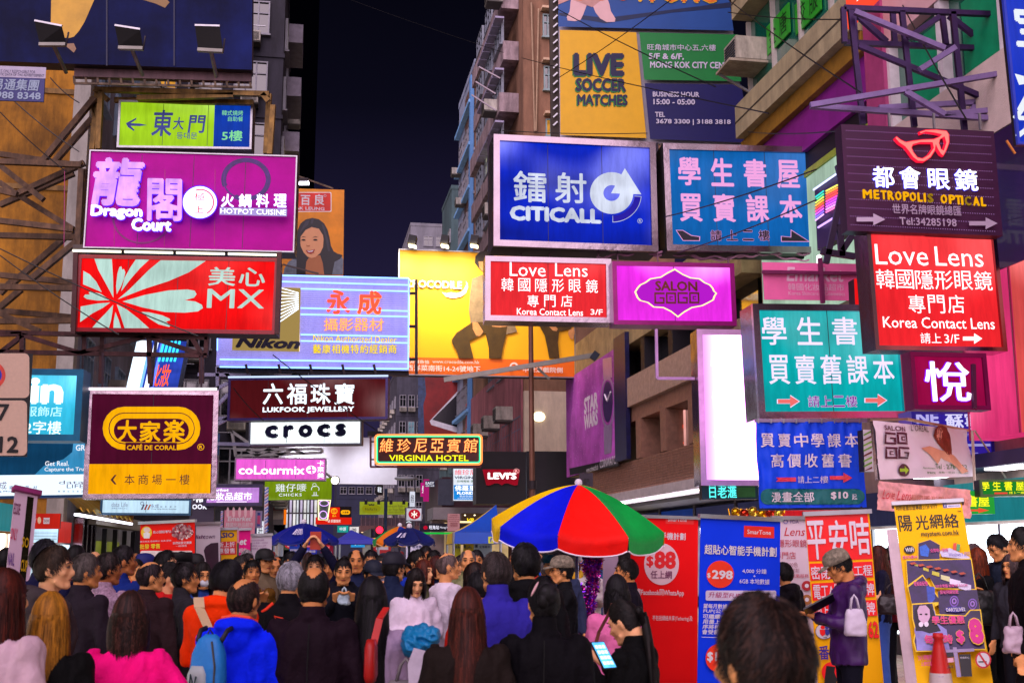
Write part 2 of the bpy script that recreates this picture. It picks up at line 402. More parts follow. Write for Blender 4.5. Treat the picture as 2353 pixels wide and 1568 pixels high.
    def bar(s, x0, y0, x1, y1, mat, w=.04, dy=0.0, dy1=None, name='bracket', h=None):
        a = s.L(x0, y0); b = s.L(x1, y1); g = G(); g.bar((a[0], dy, a[1]), (b[0], dy if dy1 is None else dy1, b[1]), w, h); return g.build(name, mat, s.root)
    def neon(s, pts, mat, r=.012, name='neon_tube', y=-.05):
        P = [s.L(pts[i], pts[i+1]) for i in range(0, len(pts), 2)]
        g = G(); g.tube([(p[0], y, p[1]) for p in P], r, 6); return g.build(name, mat, s.root)
def pbar(root, x0, y0, x1, y1, Y0, Y1=None, w=.09, mat=STEEL, name='beam', h=None):
    a = toL(root, at(x0, y0, Y0)); b = toL(root, at(x1, y1, Y1 or Y0)); return G().bar(a, b, w, h).build(name, mat, root)
def truss(name, label, cat, Y, lines, w=.09, mat=STEEL, yoff=None):
    """lines: (x0,y0,x1,y1[,Y0,Y1]) in view pixels; every beam is a part"""
    p = at(lines[0][0], lines[0][1], Y); root = thing(name, label, cat, (p.x, p.y, 0))
    for L in lines:
        pbar(root, *L[:4], L[4] if len(L) > 4 else Y, L[5] if len(L) > 5 else (L[4] if len(L) > 4 else None), w, mat)
    return root
WL_ = ['crossing the sports billboard from its left edge', 'rising to the right over the yellow billboard panel', 'long, falling from the tan building to the right', 'falling across the green windows', 'near the top in front of the window notices', 'dropping steeply behind the violet truss', 'level above the steel blue textbook sign', 'rising over the steel blue textbook sign', 'rising along its lower edge', 'falling across the ochre wall', 'higher on the ochre wall', 'sweeping down over the red bakery sign', 'sweeping down below the bakery truss', 'across the maroon jewellery sign corner', 'faint, high across the night sky', 'level above the blue ring logo sign', 'over the camera dealer sign', 'short, left of the green light box']
def wire(name, label, x0, y0, Y0, x1, y1, Y1, r=.008, sag=.3, mat=None):
    a = at(x0, y0, Y0); b = at(x1, y1, Y1); n = 8
    pts = [a.lerp(b, i/n)-Vector((0, 0, sag*4*(i/n)*(1-i/n))) for i in range(n+1)]
    o = G().tube(pts, r, 5).build(name, mat or BLACK); return tag(o, 'thin cable '+WL_.pop(0), 'cable', 'cables strung across the street')
# ================================================================== GROUND AND BUILDINGS
def brickmat(c1, c2, mortar, sc, rough=.8, w=.5, h=.25, ms=.02, bump=.3):
    m = bpy.data.materials.new('paving'); m.use_nodes = True; n = m.node_tree.nodes; l = m.node_tree.links; b = n['Principled BSDF']
    t = n.new('ShaderNodeTexCoord'); br = n.new('ShaderNodeTexBrick'); l.new(t.outputs['Object'], br.inputs['Vector'])
    br.inputs['Color1'].default_value = lin(c1)+(1,); br.inputs['Color2'].default_value = lin(c2)+(1,); br.inputs['Mortar'].default_value = lin(mortar)+(1,)
    br.inputs['Scale'].default_value = sc; br.inputs['Brick Width'].default_value = w; br.inputs['Row Height'].default_value = h; br.inputs['Mortar Size'].default_value = ms
    nz = n.new('ShaderNodeTexNoise'); nz.inputs['Scale'].default_value = .8; nz.inputs['Detail'].default_value = 8; l.new(t.outputs['Object'], nz.inputs['Vector'])
    mx = n.new('ShaderNodeMix'); mx.data_type = 'RGBA'; mx.blend_type = 'MULTIPLY'; mx.inputs['Factor'].default_value = .6
    l.new(br.outputs['Color'], mx.inputs['A']); l.new(nz.outputs['Color'], mx.inputs['B']); l.new(mx.outputs['Result'], b.inputs['Base Color'])
    bp = n.new('ShaderNodeBump'); bp.inputs['Strength'].default_value = bump; bp.inputs['Distance'].default_value = .01; bp.invert = True; l.new(br.outputs['Fac'], bp.inputs['Height']); l.new(bp.outputs[0], b.inputs['Normal'])
    b.inputs['Roughness'].default_value = rough; return m
g = G(); g.add([(-300, -60, -.004), (300, -60, -.004), (300, 400, -.004), (-300, 400, -.004)], [(0, 1, 2, 3)])
tag(g.build('road', M('a49a86', .75, 0, .35, 3, bump=.5, bscale=60)), kind='structure')
for nm, r0, r1 in (('pavement', 5.2, 10), ('pavement', -6.5, -3.2)):
    o = G().add([(r0, -20, 0), (r1, -20, 0), (r1, 60, 0), (r0, 60, 0)], [(0, 1, 2, 3)]).build(nm, brickmat('c8a88c', 'a88470', '5a5048', 1.0, .7, .22, .11, .008)); o.rotation_euler = (0, 0, AZ); tag(o, kind='structure')
class Bld:
    def __init__(s, name, label, r0, f0, cat='building', group=None):
        s.r0, s.f0 = r0, f0; s.root = thing(name, label, cat, street(r0, f0), (0, 0, AZ), group)
    def box(s, name, mat, r0, r1, f0, f1, z0, z1, parent=None, kind=None, label=None):
        g = G().box(r0-s.r0, r1-s.r0, f0-s.f0, f1-s.f0, z0, z1); return g.build(name, mat, parent or s.root, kind=kind, label=label)
_wm = {}
def win_mesh(w, h, cols, fm, pm, d=.12):
    k = (round(w, 2), round(h, 2), cols, fm.name, pm.name)
    if k not in _wm:
        g = G(); t = .06
        g.box(-w/2, w/2, -d, .03, 0, t); g.box(-w/2, w/2, -d, .03, h-t, h); g.box(-w/2-.06, w/2+.06, -d-.08, .0, -.07, -.005)
        for i in range(cols+1): x = -w/2+t/2+(w-t)*i/cols; g.box(x-t/2, x+t/2, -d+.012, .028, t, h-t)
        if h > 1.1: g.box(-w/2+t, w/2-t, -d+.02, .026, h*.62, h*.62+.05)
        p = G().box(-w/2+.01, w/2-.01, -.03, -.01, .01, h-.01)
        _wm[k] = (g.mesh(fm, name='window'), p.mesh(pm, name='pane'))
    return _wm[k]
LITW = [E('ffd890', .8, .5, (2,2,2)), E('f0e8c0', .5, .5, (2,2,2)), E('a0c8e0', .35, .5, (2,2,2)), E('ffb040', .7, .5, (2, 2, 2))]
def window(root, p, w, h, cols, face, fm=None, pm=None):
    """face: 0 looks at the camera side (-f), 90 looks towards -r, -90 towards +r"""
    a, b = win_mesh(w, h, cols, fm or M('8a8a92', .5, .3), pm or GLASS)
    o = objm('window', a, root, p, (0, 0, radians({0: 0, 90: -90, -90: 90}[face]))); objm('pane', b, o); return o
_ac = {}
def ac_unit(root, p, face, s=1.0):
    if 'm' not in _ac:
        g = G().box(-.36, .36, -.62, 0, 0, .44); gr = G()
        for i in range(7): gr.box(-.3, .3, -.635, -.62, .05+i*.05, .07+i*.05)
        gr.box(-.37, .37, -.6, .0, -.06, -.02)
        _ac['m'] = (g.mesh(M('b0aca0', .5, .2, .25, 4, dirt=.5), name='air_conditioner'), gr.mesh(M('4a4844', .6), name='grille'))
    o = objm('air_conditioner', _ac['m'][0], root, p, (0, 0, radians({0: 0, 90: -90, -90: 90}[face])), (s, s, s)); objm('grille', _ac['m'][1], o); return o
def block(name, label, r0, r1, f0, f1, h, wall, floor_h=3.0, front=None, side=None, side_face=None, z0=0, lit=.12, ac=.3, cols=2, fm=None, group=None, sidewall=None, ww=1.3, wh=1.3, seed=0):
    """apartment block with a window grid on the camera side (front) and the street side"""
    R = random.Random(seed+int(f0)); b = Bld(name, label, r0, f0, group=group); b.box('wall', wall, r0, r1, f0, f1, 0, h)
    L = lambda r, f, z: Vector((r-r0, f-f0, z))
    nf = int((h-z0)/floor_h)
    for k in range(nf):
        z = z0+k*floor_h+.9
        if front:
            a, c, n = front
            for i in range(n):
                r = a+(c-a)*(i+.5)/n; window(b.root, L(r, f0, z), min(ww, (c-a)/n*.75), wh, cols, 0, fm, R.choice(LITW) if R.random() < lit else None)
                if R.random() < ac: ac_unit(b.root, L(r, f0-.06, z-.55), 0)
        if side:
            a, c, n = side; rr_ = r0 if side_face == 90 else r1; sg = -1 if side_face == 90 else 1
            for i in range(n):
                f = a+(c-a)*(i+.5)/n; window(b.root, L(rr_, f, z), min(ww*1.2, (c-a)/n*.75), wh, cols, side_face, fm, R.choice(LITW) if R.random() < lit else None)
                if R.random() < ac: ac_unit(b.root, L(rr_+sg*.06, f+.3, z-.55), side_face)
        b.box('floor_band', wall, r0-.06, r1+.06, f0-.06, f0+.2, z0+k*floor_h-.1, z0+k*floor_h+.08)
    b.box('parapet', wall, r0-.05, r1+.05, f0-.05, f1, h, h+.4); return b
# --- right side, far to near
WHT = M('8a8a94', .8, 0, .15, .5, dirt=.35)
Yw = 150; fw_ = lambda x, r: onr(x, 1270, r).dot(EF)
def rf(px, Y): p = at(px, 1270, Y); return p.dot(ER), p.dot(EF)
r_, f_ = rf(932, 150); r2, _ = rf(1020, 150)
b = block('apartment_block', 'small pale far building with few dark windows beyond the yellow billboard', r_, r2+6, f_, f_+20, 1.72+(1270-505)*150/2745, WHT, 3.2, (r_+1.5, r2, 2), None, lit=0, ac=.1, z0=8)
r_, f_ = rf(1030, 110)
block('apartment_block', 'narrow dark teal building with lit balcony edges left of the blue building', r_, r_+8, f_, f_+8, 1.72+(1270-415)*110/2745, M('4a6468', .8, 0, .2, .5, dirt=.4), 3.0, (r_+.4, r_+3, 1), (f_, f_+7.5, 3), 90, lit=.3, ac=.5, z0=6)
r_, f_ = 10, fw_(1085, 10)
BLU = M('94a0b8', .7, 0, .12, .6, dirt=.3)
b = block('apartment_block', 'pale blue building with big square windows beside the tan building', r_, r_+9, f_, f_+8, 1.72+(1270-212)*80/2745, BLU, 2.85, (r_+.5, r_+2.6, 1), (f_+.4, f_+7.6, 3), 90, lit=.1, ac=.1, z0=7, ww=1.9, wh=1.5, cols=3, sidewall=None)
b.box('street_panel', M('5a90c8', .6, 0, .15, .6), r_-.25, r_-.02, f_+.3, f_+.9, 3, 32)
for k in range(9): b.box('ledge', M('7ab0e0', .6), r_-.35, r_-.01, f_+.4, f_+7.8, 7.4+k*2.85, 7.6+k*2.85)
# tan building with the camera facing side wall
fT = fw_(1204, 10); TAN = M('9c745a', .85, 0, .18, .5, bump=.5, bscale=6, dirt=.45)
T = Bld('apartment_block', 'tan rendered old building with dark windows and pipes left of the sports billboard', 10, fT)
T.box('wall', TAN, 10, 17.5, fT, fT+22, 9.2, 32); T.box('lower_wall', M('ecd8bc', .8, 0, .12, .7, bump=.8, bscale=3, dirt=.3), 10, 17.5, fT-.1, fT+22, 5.6, 9.2); T.box('base_wall', M('2a282c', .7), 10, 17.5, fT, fT+22, 0, 5.6)
LT_ = lambda P: Vector((P.dot(ER)-10, P.dot(EF)-fT, P.z))
YT = at(1240, 1270, 1).y
def onf(px, py, f):      # point on the plane at distance f along the street
    d = ray(px, py); return CAMP+d*(f/d.dot(EF))
for i, (a, c, lit) in enumerate((((527,118), (600,283), None), ((535,510), (607,685), None), ((550,910), (622,1035), LITW[3]))):
    x0, y0 = Z9(*a); x1, y1 = Z9(*c); p0 = LT_(onf(x0, y1, fT)); p1 = LT_(onf(x1, y0, fT)); window(T.root, Vector(((p0.x+p1.x)/2, 0, p0.z)), p1.x-p0.x, p1.z-p0.z, 2, 0, M('8aa0a0', .5), lit)
    T.box('window_hood', M('d0b090', .7), 10+p0.x-.1, 10+p1.x+.15, fT-.5, fT-.01, p1.z+.15, p1.z+.27)
for x0, y0, x1, y1 in ((495,75, 475,1000), (440,30, 465,1000)):
    a = LT_(onf(*Z9(x0, y0), fT)); c = LT_(onf(*Z9(x1, y1), fT)); G().tube([a-Vector((0, .1, 0)), c-Vector((0, .1, 0))], .05, 8).build('drain_pipe', M('a08468', .6), T.root)
wl_ = LT_(onf(*Z11(945,470), fT)); G().ell(wl_-Vector((0, .12, 0)), (.28, .1, .22), 14, 8).build('bright_wall_spot', E('fff0c8', 5, light=True), T.root, smooth=True)  # glowing ellipsoid added where the wall shows a bright spot
for k in range(8):      # street face: glazed-in balconies, awnings, air conditioners
    z = 9.6+k*2.75; R = random.Random(k)
    if k >= 1: T.box('balcony', M('a89498', .7, 0, .25, 2, dirt=.5), 9.2-.1*(k % 3), 9.98, fT+1.2, fT+12, z, z+1.0)
    for i in range(3): window(T.root, Vector((-.0 if k < 1 else -.75, 2.6+i*3.4, z+1.0)), 2.2, 1.3, 3, 90, M('7c8490', .5), LITW[i] if R.random() < .12 else None)
    if k % 2: ac_unit(T.root, Vector((-.85, 1.4+R.random(), z+.3)), 90, 1.3)
    for j in range(6):
        if k in (4, 5, 6): T.box('awning_panel', M('9a94b0', .5, .2, .2, 4), 8.75, 9.2, fT+1.0+j*1.1, fT+2.0+j*1.1, z+2.1+.02*j, z+2.2+.02*j)
for i in range(3): ac_unit(T.root, Vector((0, 3.0+i*4.0, 8.1)), 90, 1.5)
for i in range(6): window(T.root, Vector((0, 1.6+i*3, 6.4)), 2.4, 1.7, 3, 90, M('5a6a80', .5), LITW[1] if i == 4 else None)
T.box('pink_wall', M('b87078', .8, 0, .2, .8, dirt=.4), 9.9, 9.99, fT+.2, fT+20, 5.6, 11)
for i, (a, b_) in enumerate((((1612,507), (1775,595)), ((1588,620), (1740,712)), ((1558,720), (1745,840)))):
    x0, y0 = Z5(*a); x1, y1 = Z5(*b_); pbar(T.root, x0, y0, x1, y1, 52, None, .06, M('8a8088', .5, .6), 'laundry_pole')
# black fascia (denim shop)
fl = fw_(1207, 10)-4.5
LV_ = Bld('shop_fascia', 'matt black corner shop fascia with a red batwing logo', 7, fl, 'shop front')
S = Sign('shop_fascia', 'matt black corner fascia with red batwing logo reading a denim brand', 'shop sign', (1094,1036, 1208,1037, 1208,1157, 1094,1157), 47, 1.2, M('121014', .55, 0, .3, 2), back=M('121014', .5))
S.poly(Z11(520,868, 800,868, 783,985, 765,988, 740,982, 715,972, 690,972, 665,986, 640,972, 612,972, 585,984, 565,988, 548,985), E('b01028', .75, .2, light=True), 'batwing', d=.12); S.text("LEVI'S", Z11(556,890, 775,943), E('fff0f0', 1.6), .07); S.disc(Z11(752,862, 795,900), E('ffb0b0', 1.2), 'mark_ring', .85); S.text('R', Z11(764,870, 784,892), E('ffb0b0', 1.2), .04)
COL.q.remove(LV_.root)
S = Sign('shop_fascia', 'black return panel of the corner fascia behind the brown lamp post', 'shop sign', (1210,1036, 1312,1036, 1312,1160, 1210,1160), 49, 1.0, M('1c1a20', .5, 0, .5, .8, coat=.2), back=M('121014', .5))
# station building
St = Bld('station_building', 'low station entrance with white rounded canopy and dark sign band', 5.5, rf(1000, 56)[1])
f0 = St.f0; zz = lambda y, Y: 1.72+(1270-y)*Y/2745
ra, rb = rf(985, 56)[0], 10
St.box('wall', M('4a2c34', .6, 0, .3), rf(1020,56)[0], rb, f0+1, f0+9, 0, zz(1095, 56)); St.box('canopy', M('a8a0a4', .6, 0, .1), ra, rb, f0-1.6, f0+1, zz(1195, 55), zz(1168, 55)); St.box('soffit_light', E('ffe4b0', 1.6, light=True), ra+1.5, rb-.5, f0-1.2, f0+.6, zz(1199, 55), zz(1196, 55))
St.box('sign_band', M('161428', .4), rf(963,54)[0], rb, f0-1.9, f0-1.7, zz(1221, 54), zz(1203, 54)); St.box('shutter', M('5a6070', .5, .4, .2, 3), rf(1010,56)[0], rf(1048,56)[0], f0+.9, f0+.99, zz(1160, 56), zz(1100, 56))
St.box('entrance', E('f0c890', .55, .6, (1,1,1), True), ra+.5, rb-.4, f0+.85, f0+.95, 0, zz(1200, 56)); St.box('pillar', M('b0a0a0', .6), rf(1008,55)[0]-.3, rf(1008,55)[0]+.3, f0-.5, f0+.1, 0, zz(1196, 55)); St.box('pink_poster', E('c0207c', .7), rf(968,57)[0], rf(981,57)[0], f0+.5, f0+.6, zz(1155, 57), zz(1105, 57))
S = Sign('station_name_sign', 'dark station name band with white characters and green scrolling text', 'sign', (964,1203, 1046,1203, 1046,1220, 964,1220), 50, .1, M('12122c', .4)); S.text('旺角站', Z7(1685,1290, 1758,1320), E('f0ecff', 1.2), .03); S.text('Mong Kok', Z7(1765,1298, 1850,1318), E('f0ecff', 1), .01); S.disc(Z7(1640,1292, 1672,1322), E('c01030', .9), 'emblem'); S.rect((967,1222, 1044,1226), E('18d048', .8), 'green_text')
S = Sign('notice_board', 'pink printed notice board standing before the station canopy', 'notice board', (1028,1179, 1056,1179, 1056,1219, 1028,1219), 40, .06, M('c89494', .5, var=.08))
for i, t in enumerate(('Vehicles', 'waiting will be', 'prosecuted', 'without warning', '停車等候', '會被檢控')): S.text(t, ZD(1330+(20 if len(t) < 9 else 0),322+i*25, 1460-(20 if len(t) < 9 else 0),338+i*25+(8 if i > 3 else 0)), M('8a2430', .5), .01)
S = Sign('shop_sign', 'warm lit golden script sign under the white canopy', 'shop sign', (1060,1178, 1112,1178, 1112,1196, 1060,1196), 54, .1, M('5a4420', .5)); S.text('VB', ZD(1555,368, 1640,415), E('ffd820', 1.4, light=True), .03, shear=.3)
for x in (1068, 1090): S.disc((x-2,1181, x+2,1184), E('fff0c0', 3), 'downlight')
# far street end
block('apartment_block', 'dark distant tower blocks closing the end of the street', rf(770,230)[0], rf(960,230)[0], rf(800,230)[1], rf(800,230)[1]+20, zz(1085, 230), M('20243c', .8, 0, .3, .3), 3.1, (rf(775,230)[0], rf(955,230)[0], 9), lit=.12, ac=0, z0=12)
block('apartment_block', 'grimy far flats crowded with air conditioners beside the phone billboard', rf(905,130)[0], rf(950,130)[0]+3, rf(905,130)[1], rf(905,130)[1]+30, zz(855, 130), M('4a4a58', .8, 0, .3, .5, dirt=.5), 2.9, (rf(905,130)[0]+.2, rf(950,130)[0]+1, 3), (rf(905,130)[1], rf(905,130)[1]+28, 7), 90, lit=.15, ac=.9, z0=5)
D = Bld('office_tower', 'nearly black unlit tower against the night sky left of centre', rf(612,260)[0], rf(612,260)[1]); D.box('wall', M('010103', .9, 0, .2, spec=0), rf(600,260)[0], rf(696,260)[0], D.f0, D.f0+20, 0, 150)
FB = Bld('footbridge', 'dim brown footbridge crossing the far end of the street', rf(826,100)[0], rf(826,100)[1], 'bridge'); FB.box('deck', M('5a3c3c', .7, 0, .2), rf(826,100)[0], rf(965,100)[0], FB.f0, FB.f0+4, zz(1222, 100), zz(1208, 100)); FB.box('parapet', M('3a2a34', .6, 0, .3), rf(826,100)[0], rf(965,100)[0], FB.f0, FB.f0+.2, zz(1208, 100), zz(1190, 100)); FB.box('lamp_strip', E('ffd8a0', 1.5), rf(830,100)[0], rf(930,100)[0], FB.f0+.5, FB.f0+.9, zz(1223.5, 100), zz(1222.1, 100))
for i in range(14): FB.box('post', M('6a5058', .5), rf(828+i*10,100)[0], rf(829+i*10,100)[0], FB.f0-.05, FB.f0+.02, zz(1208, 100), zz(1186, 100))
for i in range(3): FB.box('pier', M('4a3c3c', .7), rf(836+i*55,100)[0], rf(840+i*55,100)[0], FB.f0+1, FB.f0+3, 0, zz(1222, 100))
BS = Bld('double_decker_bus', 'far red and black bus front with lit route board in the street', rf(852,70)[0], rf(852,70)[1], 'bus')
BS.box('body', M('2a2024', .4, coat=.4), rf(851,70)[0], rf(880,70)[0], BS.f0, BS.f0+9, .4, zz(1215, 70)); BS.box('windscreen', GLASS, rf(853,70)[0], rf(878,70)[0], BS.f0-.03, BS.f0-.004, zz(1233, 70), zz(1218, 70)); BS.box('route_board', E('ffb020', 1.5), rf(855,70)[0], rf(872,70)[0], BS.f0-.03, BS.f0-.004, zz(1240, 70), zz(1236, 70)); BS.box('lower_windscreen', GLASS, rf(853,70)[0], rf(878,70)[0], BS.f0-.03, BS.f0-.004, zz(1256, 70), zz(1242, 70)); BS.box('bumper', M('d88010', .5), rf(851,70)[0], rf(880,70)[0], BS.f0-.1, BS.f0-.004, .4, .8)
for x in (854, 877): BS.box('headlight', E('fff4d0', 3), rf(x-1.5,70)[0], rf(x+1.5,70)[0], BS.f0-.12, BS.f0-.101, .9, 1.1)
TL = thing('traffic_light', 'traffic light showing red over the far crowd', 'traffic light', at(871, 1290, 45)); TL.location.z = 0
G().box(-.16, .16, -.1, .1, zz(1232, 45), zz(1210, 45)).build('housing', BLACK, TL); G().ell((0, -.1, zz(1218, 45)), (.13, .06, .13), 12, 8).build('red_lens', E('ff1830', 6, light=True), TL, smooth=True); G().tube([(0, .05, 0), (0, .05, zz(1225, 45))], .05).build('post', M('5a5a60', .5, .5), TL)
NE_ = thing('road_sign', 'round red no entry sign with white bar behind the crowd', 'road sign', at(878, 1258, 38)); g = G(); g.poly([(.28*cos(a*pi/12), .28*sin(a*pi/12)) for a in range(24)], 0, .02); g.build('plate', M('b81c24', .4), NE_); G().box(-.19, .19, -.03, -.022, -.05, .05).build('white_bar', OFFW, NE_); G().tube([(0, .03, -1.9), (0, .03, .2)], .03).build('post', ALU, NE_)
# --- mosaic podium on the right (r = 10, f 26..46)
TILE = M('8a6452', .6, 0, .25, 5, bump=.3, bscale=50); TILE2 = M('a88e7c', .6, 0, .25, 6, bump=.4, bscale=40)
P_ = Bld('podium_building', 'brown mosaic tiled podium building with long window bands on the right', 10, 26)
P_.box('core_wall', M('1c1618', .7), 11.2, 20, 26, 45.6, 3.3, 9.4); P_.box('ground_wall', M('3a3436', .7), 13, 20, 26, 45.6, 0, 3.3); P_.box('fascia', M('3c2c26', .6), 10.03, 11.2, 26, 41.6, 3.62, 4.55); P_.box('lintel', TILE, 10.0, 11.1, 26, 37.2, 5.75, 6.2); P_.box('spandrel', TILE2, 9.85, 11.2, 26, 37.3, 6.2, 7.1); P_.box('upper_wall', M('a89468', .7, 0, .3, 2, bump=.6, bscale=25, dirt=.3), 9.95, 11.2, 26, 44, 8.2, 9.5)
P_.box('end_wall', M('a89878', .7, 0, .2, 2, bump=.6, bscale=25, dirt=.3), 10, 11.15, 37.3, 45.4, 4.6, 8.19)
g = G()
for j in range(12):      # mosaic tiles of the fascia
    for i in range(150):
        f = 26.05+i*.104; z = 3.635+j*.076; o = .004*((i*7+j*13) % 3); g.box(-.012-o, .03, f-26, f-26+.094, z, z+.066)
g.build('fascia_tiles', TILE, P_.root, kind='stuff')
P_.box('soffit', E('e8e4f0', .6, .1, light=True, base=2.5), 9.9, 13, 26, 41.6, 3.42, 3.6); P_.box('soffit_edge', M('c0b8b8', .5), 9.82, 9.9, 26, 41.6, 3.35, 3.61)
for i in range(7):
    for q_ in (10.7, 12.0): P_.box('downlight', E('fff6e0', 7, light=True), q_-.14, q_+.14, 27+i*2.1, 27.35+i*2.1, 3.4, 3.418)
for i in range(5): P_.box('pillar', TILE, 9.97, 10.6, 27.2+i*2.55, 27.75+i*2.55, 4.56, 5.74)
for i in range(5):
    P_.box('window', GLASS, 10.55, 10.6, 26.2+i*2.55 if i else 26, 27.15+i*2.55, 4.57, 5.73)
for i in range(4): P_.box('upper_window', GLASS, 10.5, 10.55, 26.4+i*2.8, 28.8+i*2.8, 7.12, 8.18); P_.box('upper_pillar', M('14101a', .6), 10, 10.5, 28.8+i*2.8, 29.2+i*2.8, 7.11, 8.19)
o = P_.box('lit_reflection', E('f0a8a0', 1.0, .3), 10.49, 10.53, 32.2, 33.6, 4.7, 5.7)  # glowing panel put in for the lit window and its reflections
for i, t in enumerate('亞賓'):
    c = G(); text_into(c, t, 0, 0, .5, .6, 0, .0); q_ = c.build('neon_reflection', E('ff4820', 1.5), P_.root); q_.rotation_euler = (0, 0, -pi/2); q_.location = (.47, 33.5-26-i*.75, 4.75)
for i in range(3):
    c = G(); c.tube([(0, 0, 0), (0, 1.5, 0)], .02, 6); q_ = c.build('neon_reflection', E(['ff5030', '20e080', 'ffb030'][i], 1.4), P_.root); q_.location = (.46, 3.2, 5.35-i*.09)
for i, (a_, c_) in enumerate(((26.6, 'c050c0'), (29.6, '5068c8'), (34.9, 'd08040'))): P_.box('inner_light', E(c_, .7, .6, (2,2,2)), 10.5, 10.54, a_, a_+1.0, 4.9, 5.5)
P_.box('louvre', BLACK, 9.9, 9.94, 28.6, 29.4, 5.9, 6.15)
w2 = 7.6; c = street(9.9, 41.2, 6.45)
S = Sign('wall_advertisement', 'purple starry watch advertisement on the wall facing the street', 'billboard', None, None, .1, M('b054b8', .5, 0, .55, .5, spec=.1), xs=[c.x, c.z, 7.6, 3.75, AZ-pi/2, 0, 0, c.y])
R = random.Random(5); g = G()
for i in range(260):
    x = R.uniform(-3.7, 3.7); z = R.uniform(.5, 3.7); s_ = R.uniform(.008, .022); g.poly([(x-s_, z), (x, z-s_), (x+s_, z), (x, z+s_)], -.002, .002)
g.build('star_print', M('e0d0f0', .4), S.root, kind='stuff')
S.text('STAR', Z11(1290,300, 1395,430), M('e0d8e8', .4), .06); S.text('WARS', Z11(1290,430, 1395,550), M('e0d8e8', .4), .06)
S.disc(Z11(1415,160, 1525,560), M('b098c0', .3, .4), 'watch_ring', .86); S.disc(Z11(1432,200, 1508,510), M('3a2458', .3), 'watch_dial'); S.poly(Z11(1432,30, 1500,15, 1505,170, 1438,185), M('a890b8', .3, .4), 'watch_strap'); S.poly(Z11(1440,545, 1505,535, 1500,740, 1445,755), M('a890b8', .3, .4), 'watch_strap'); S.neon(Z11(1470,350, 1495,280), M('e8e0f0', .3), .03, 'watch_hand', -.02); S.neon(Z11(1470,350, 1450,300), M('e8e0f0', .3), .03, 'watch_hand', -.02)
S.poly(Z11(1180,860, 1560,775, 1560,840, 1185,910), M('0c0a12', .5), 'black_strip'); S.text('COINWATCH', Z11(1412,775, 1548,840), M('e0dce8', .4), .02); S.text('www.coinwatch.ch', Z11(1310,838, 1398,880), M('e0dce8', .4), 0)
NS = Bld('night_blue_hoarding', 'dark blue starry hoarding strip right of the purple advertisement', 10, 35.5, 'hoarding'); NS.box('panel', M('101040', .4, 0, .6, 6), 9.8, 9.94, 35.9, 37.3, 4.6, 8.6)
S = Sign('shop_sign', 'cyan lit characters on the dark shop band under the pink light box', 'shop sign', (1612,1110, 1742,1106, 1742,1146, 1612,1146), 22.5, .3, M('1c3c4c', .4)); S.text('日老滙', Z15(200,897, 388,978), E('58f0e8', 1.5, light=True), .03); S.rect(Z15(392,905, 515,972), M('3a7a3a', .5, var=.3), 'green_print')
S = Sign('small_wall_sign', 'small row of dark metal characters above the rainbow umbrella', 'wall sign', (1330,1088, 1362,1083, 1362,1114, 1332,1119), 40, .1, M('3c3440', .5)); S.text('一銀門', Z11(1262,935, 1330,990), M('0c0a10', .4), .02)
# --- tall building at upper right (r = 10, f 6..26.5)
PW_ = M('a88c84', .75, 0, .12, 1.2, dirt=.35); LEDGE = M('a89c78', .75, 0, .18, 2, bump=.5, bscale=30, dirt=.3); GG = M('0c5c48', .12, 0, .35, .8, spec=1, coat=.5); WF = M('b8b0a8', .5, .1)
U = Bld('corner_building', 'concrete building with green glazed floors and slanting ledges at the upper right', 10.4, 6)
U.box('wall', PW_, 10.4, 22, 6, 25.9, 0, 34)
for k in range(7):
    z = 11.4+k*3.0
    U.box('ledge', LEDGE, 9.85, 10.39, 19.7, 25.8, z, z+.8); U.box('ledge_groove', M('3a3428', .8), 9.84, 9.849, 19.7, 25.8, z+.36, z+.4)
    for i in range(4):
        f = 19.8+i*1.5; U.box('window', GG, 10.3, 10.36, f, f+1.42, z+.81, z+2.95); U.box('mullion', WF, 10.2, 10.38, f+1.42, f+1.5, z+.81, z+2.95)
for (a, b_, t) in ((Z13(300,310), Z13(455,420), '金唐'), (Z13(515,150), Z13(665,220), '校服')):
    pa = onr(*a, 10.25); f = pa.dot(EF); q_ = U.box('window_notice', M('2c9a28', .4), 10.24, 10.27, f-1.25, f+.05, pa.z-.35, pa.z+.35)
    for i, ch in enumerate(t):
        c = G(); text_into(c, ch, 0, 0, .42, .5, 0, .0); l_ = c.build('character', M('04140c', .5), U.root); l_.rotation_euler = (0, 0, -pi/2); l_.location = (-.165, f-6-.08-i*.62, pa.z-.24)
U.box('ochre_strip', M('8a6418', .7, 0, .3, 3, bump=.5, bscale=40), 10.05, 10.39, 19.7, 26.0, 11.0, 11.39); U.box('violet_strip', M('7c187c', .6, 0, .2, 1.5), 10.2, 10.39, 18.9, 26, 10.1, 10.99); U.box('dark_recess', M('14080c', .6), 10.3, 10.39, 18.9, 26, 9.7, 10.09)
U.box('lit_shop_window', E('b8d8c0', .8, .4, (.6,.6,.6), True), 10.3, 10.39, 20, 25.6, 6.6, 9.6); U.box('window_frame', M('8a9a20', .5), 10.25, 10.3, 20, 25.6, 9.55, 9.69)
for i in range(3): U.box('downlight', E('ffffff', 5), 10.27, 10.299, 20.6+i*.9, 20.75+i*.9, 7.6+.2*(i % 2), 7.75+.2*(i % 2))
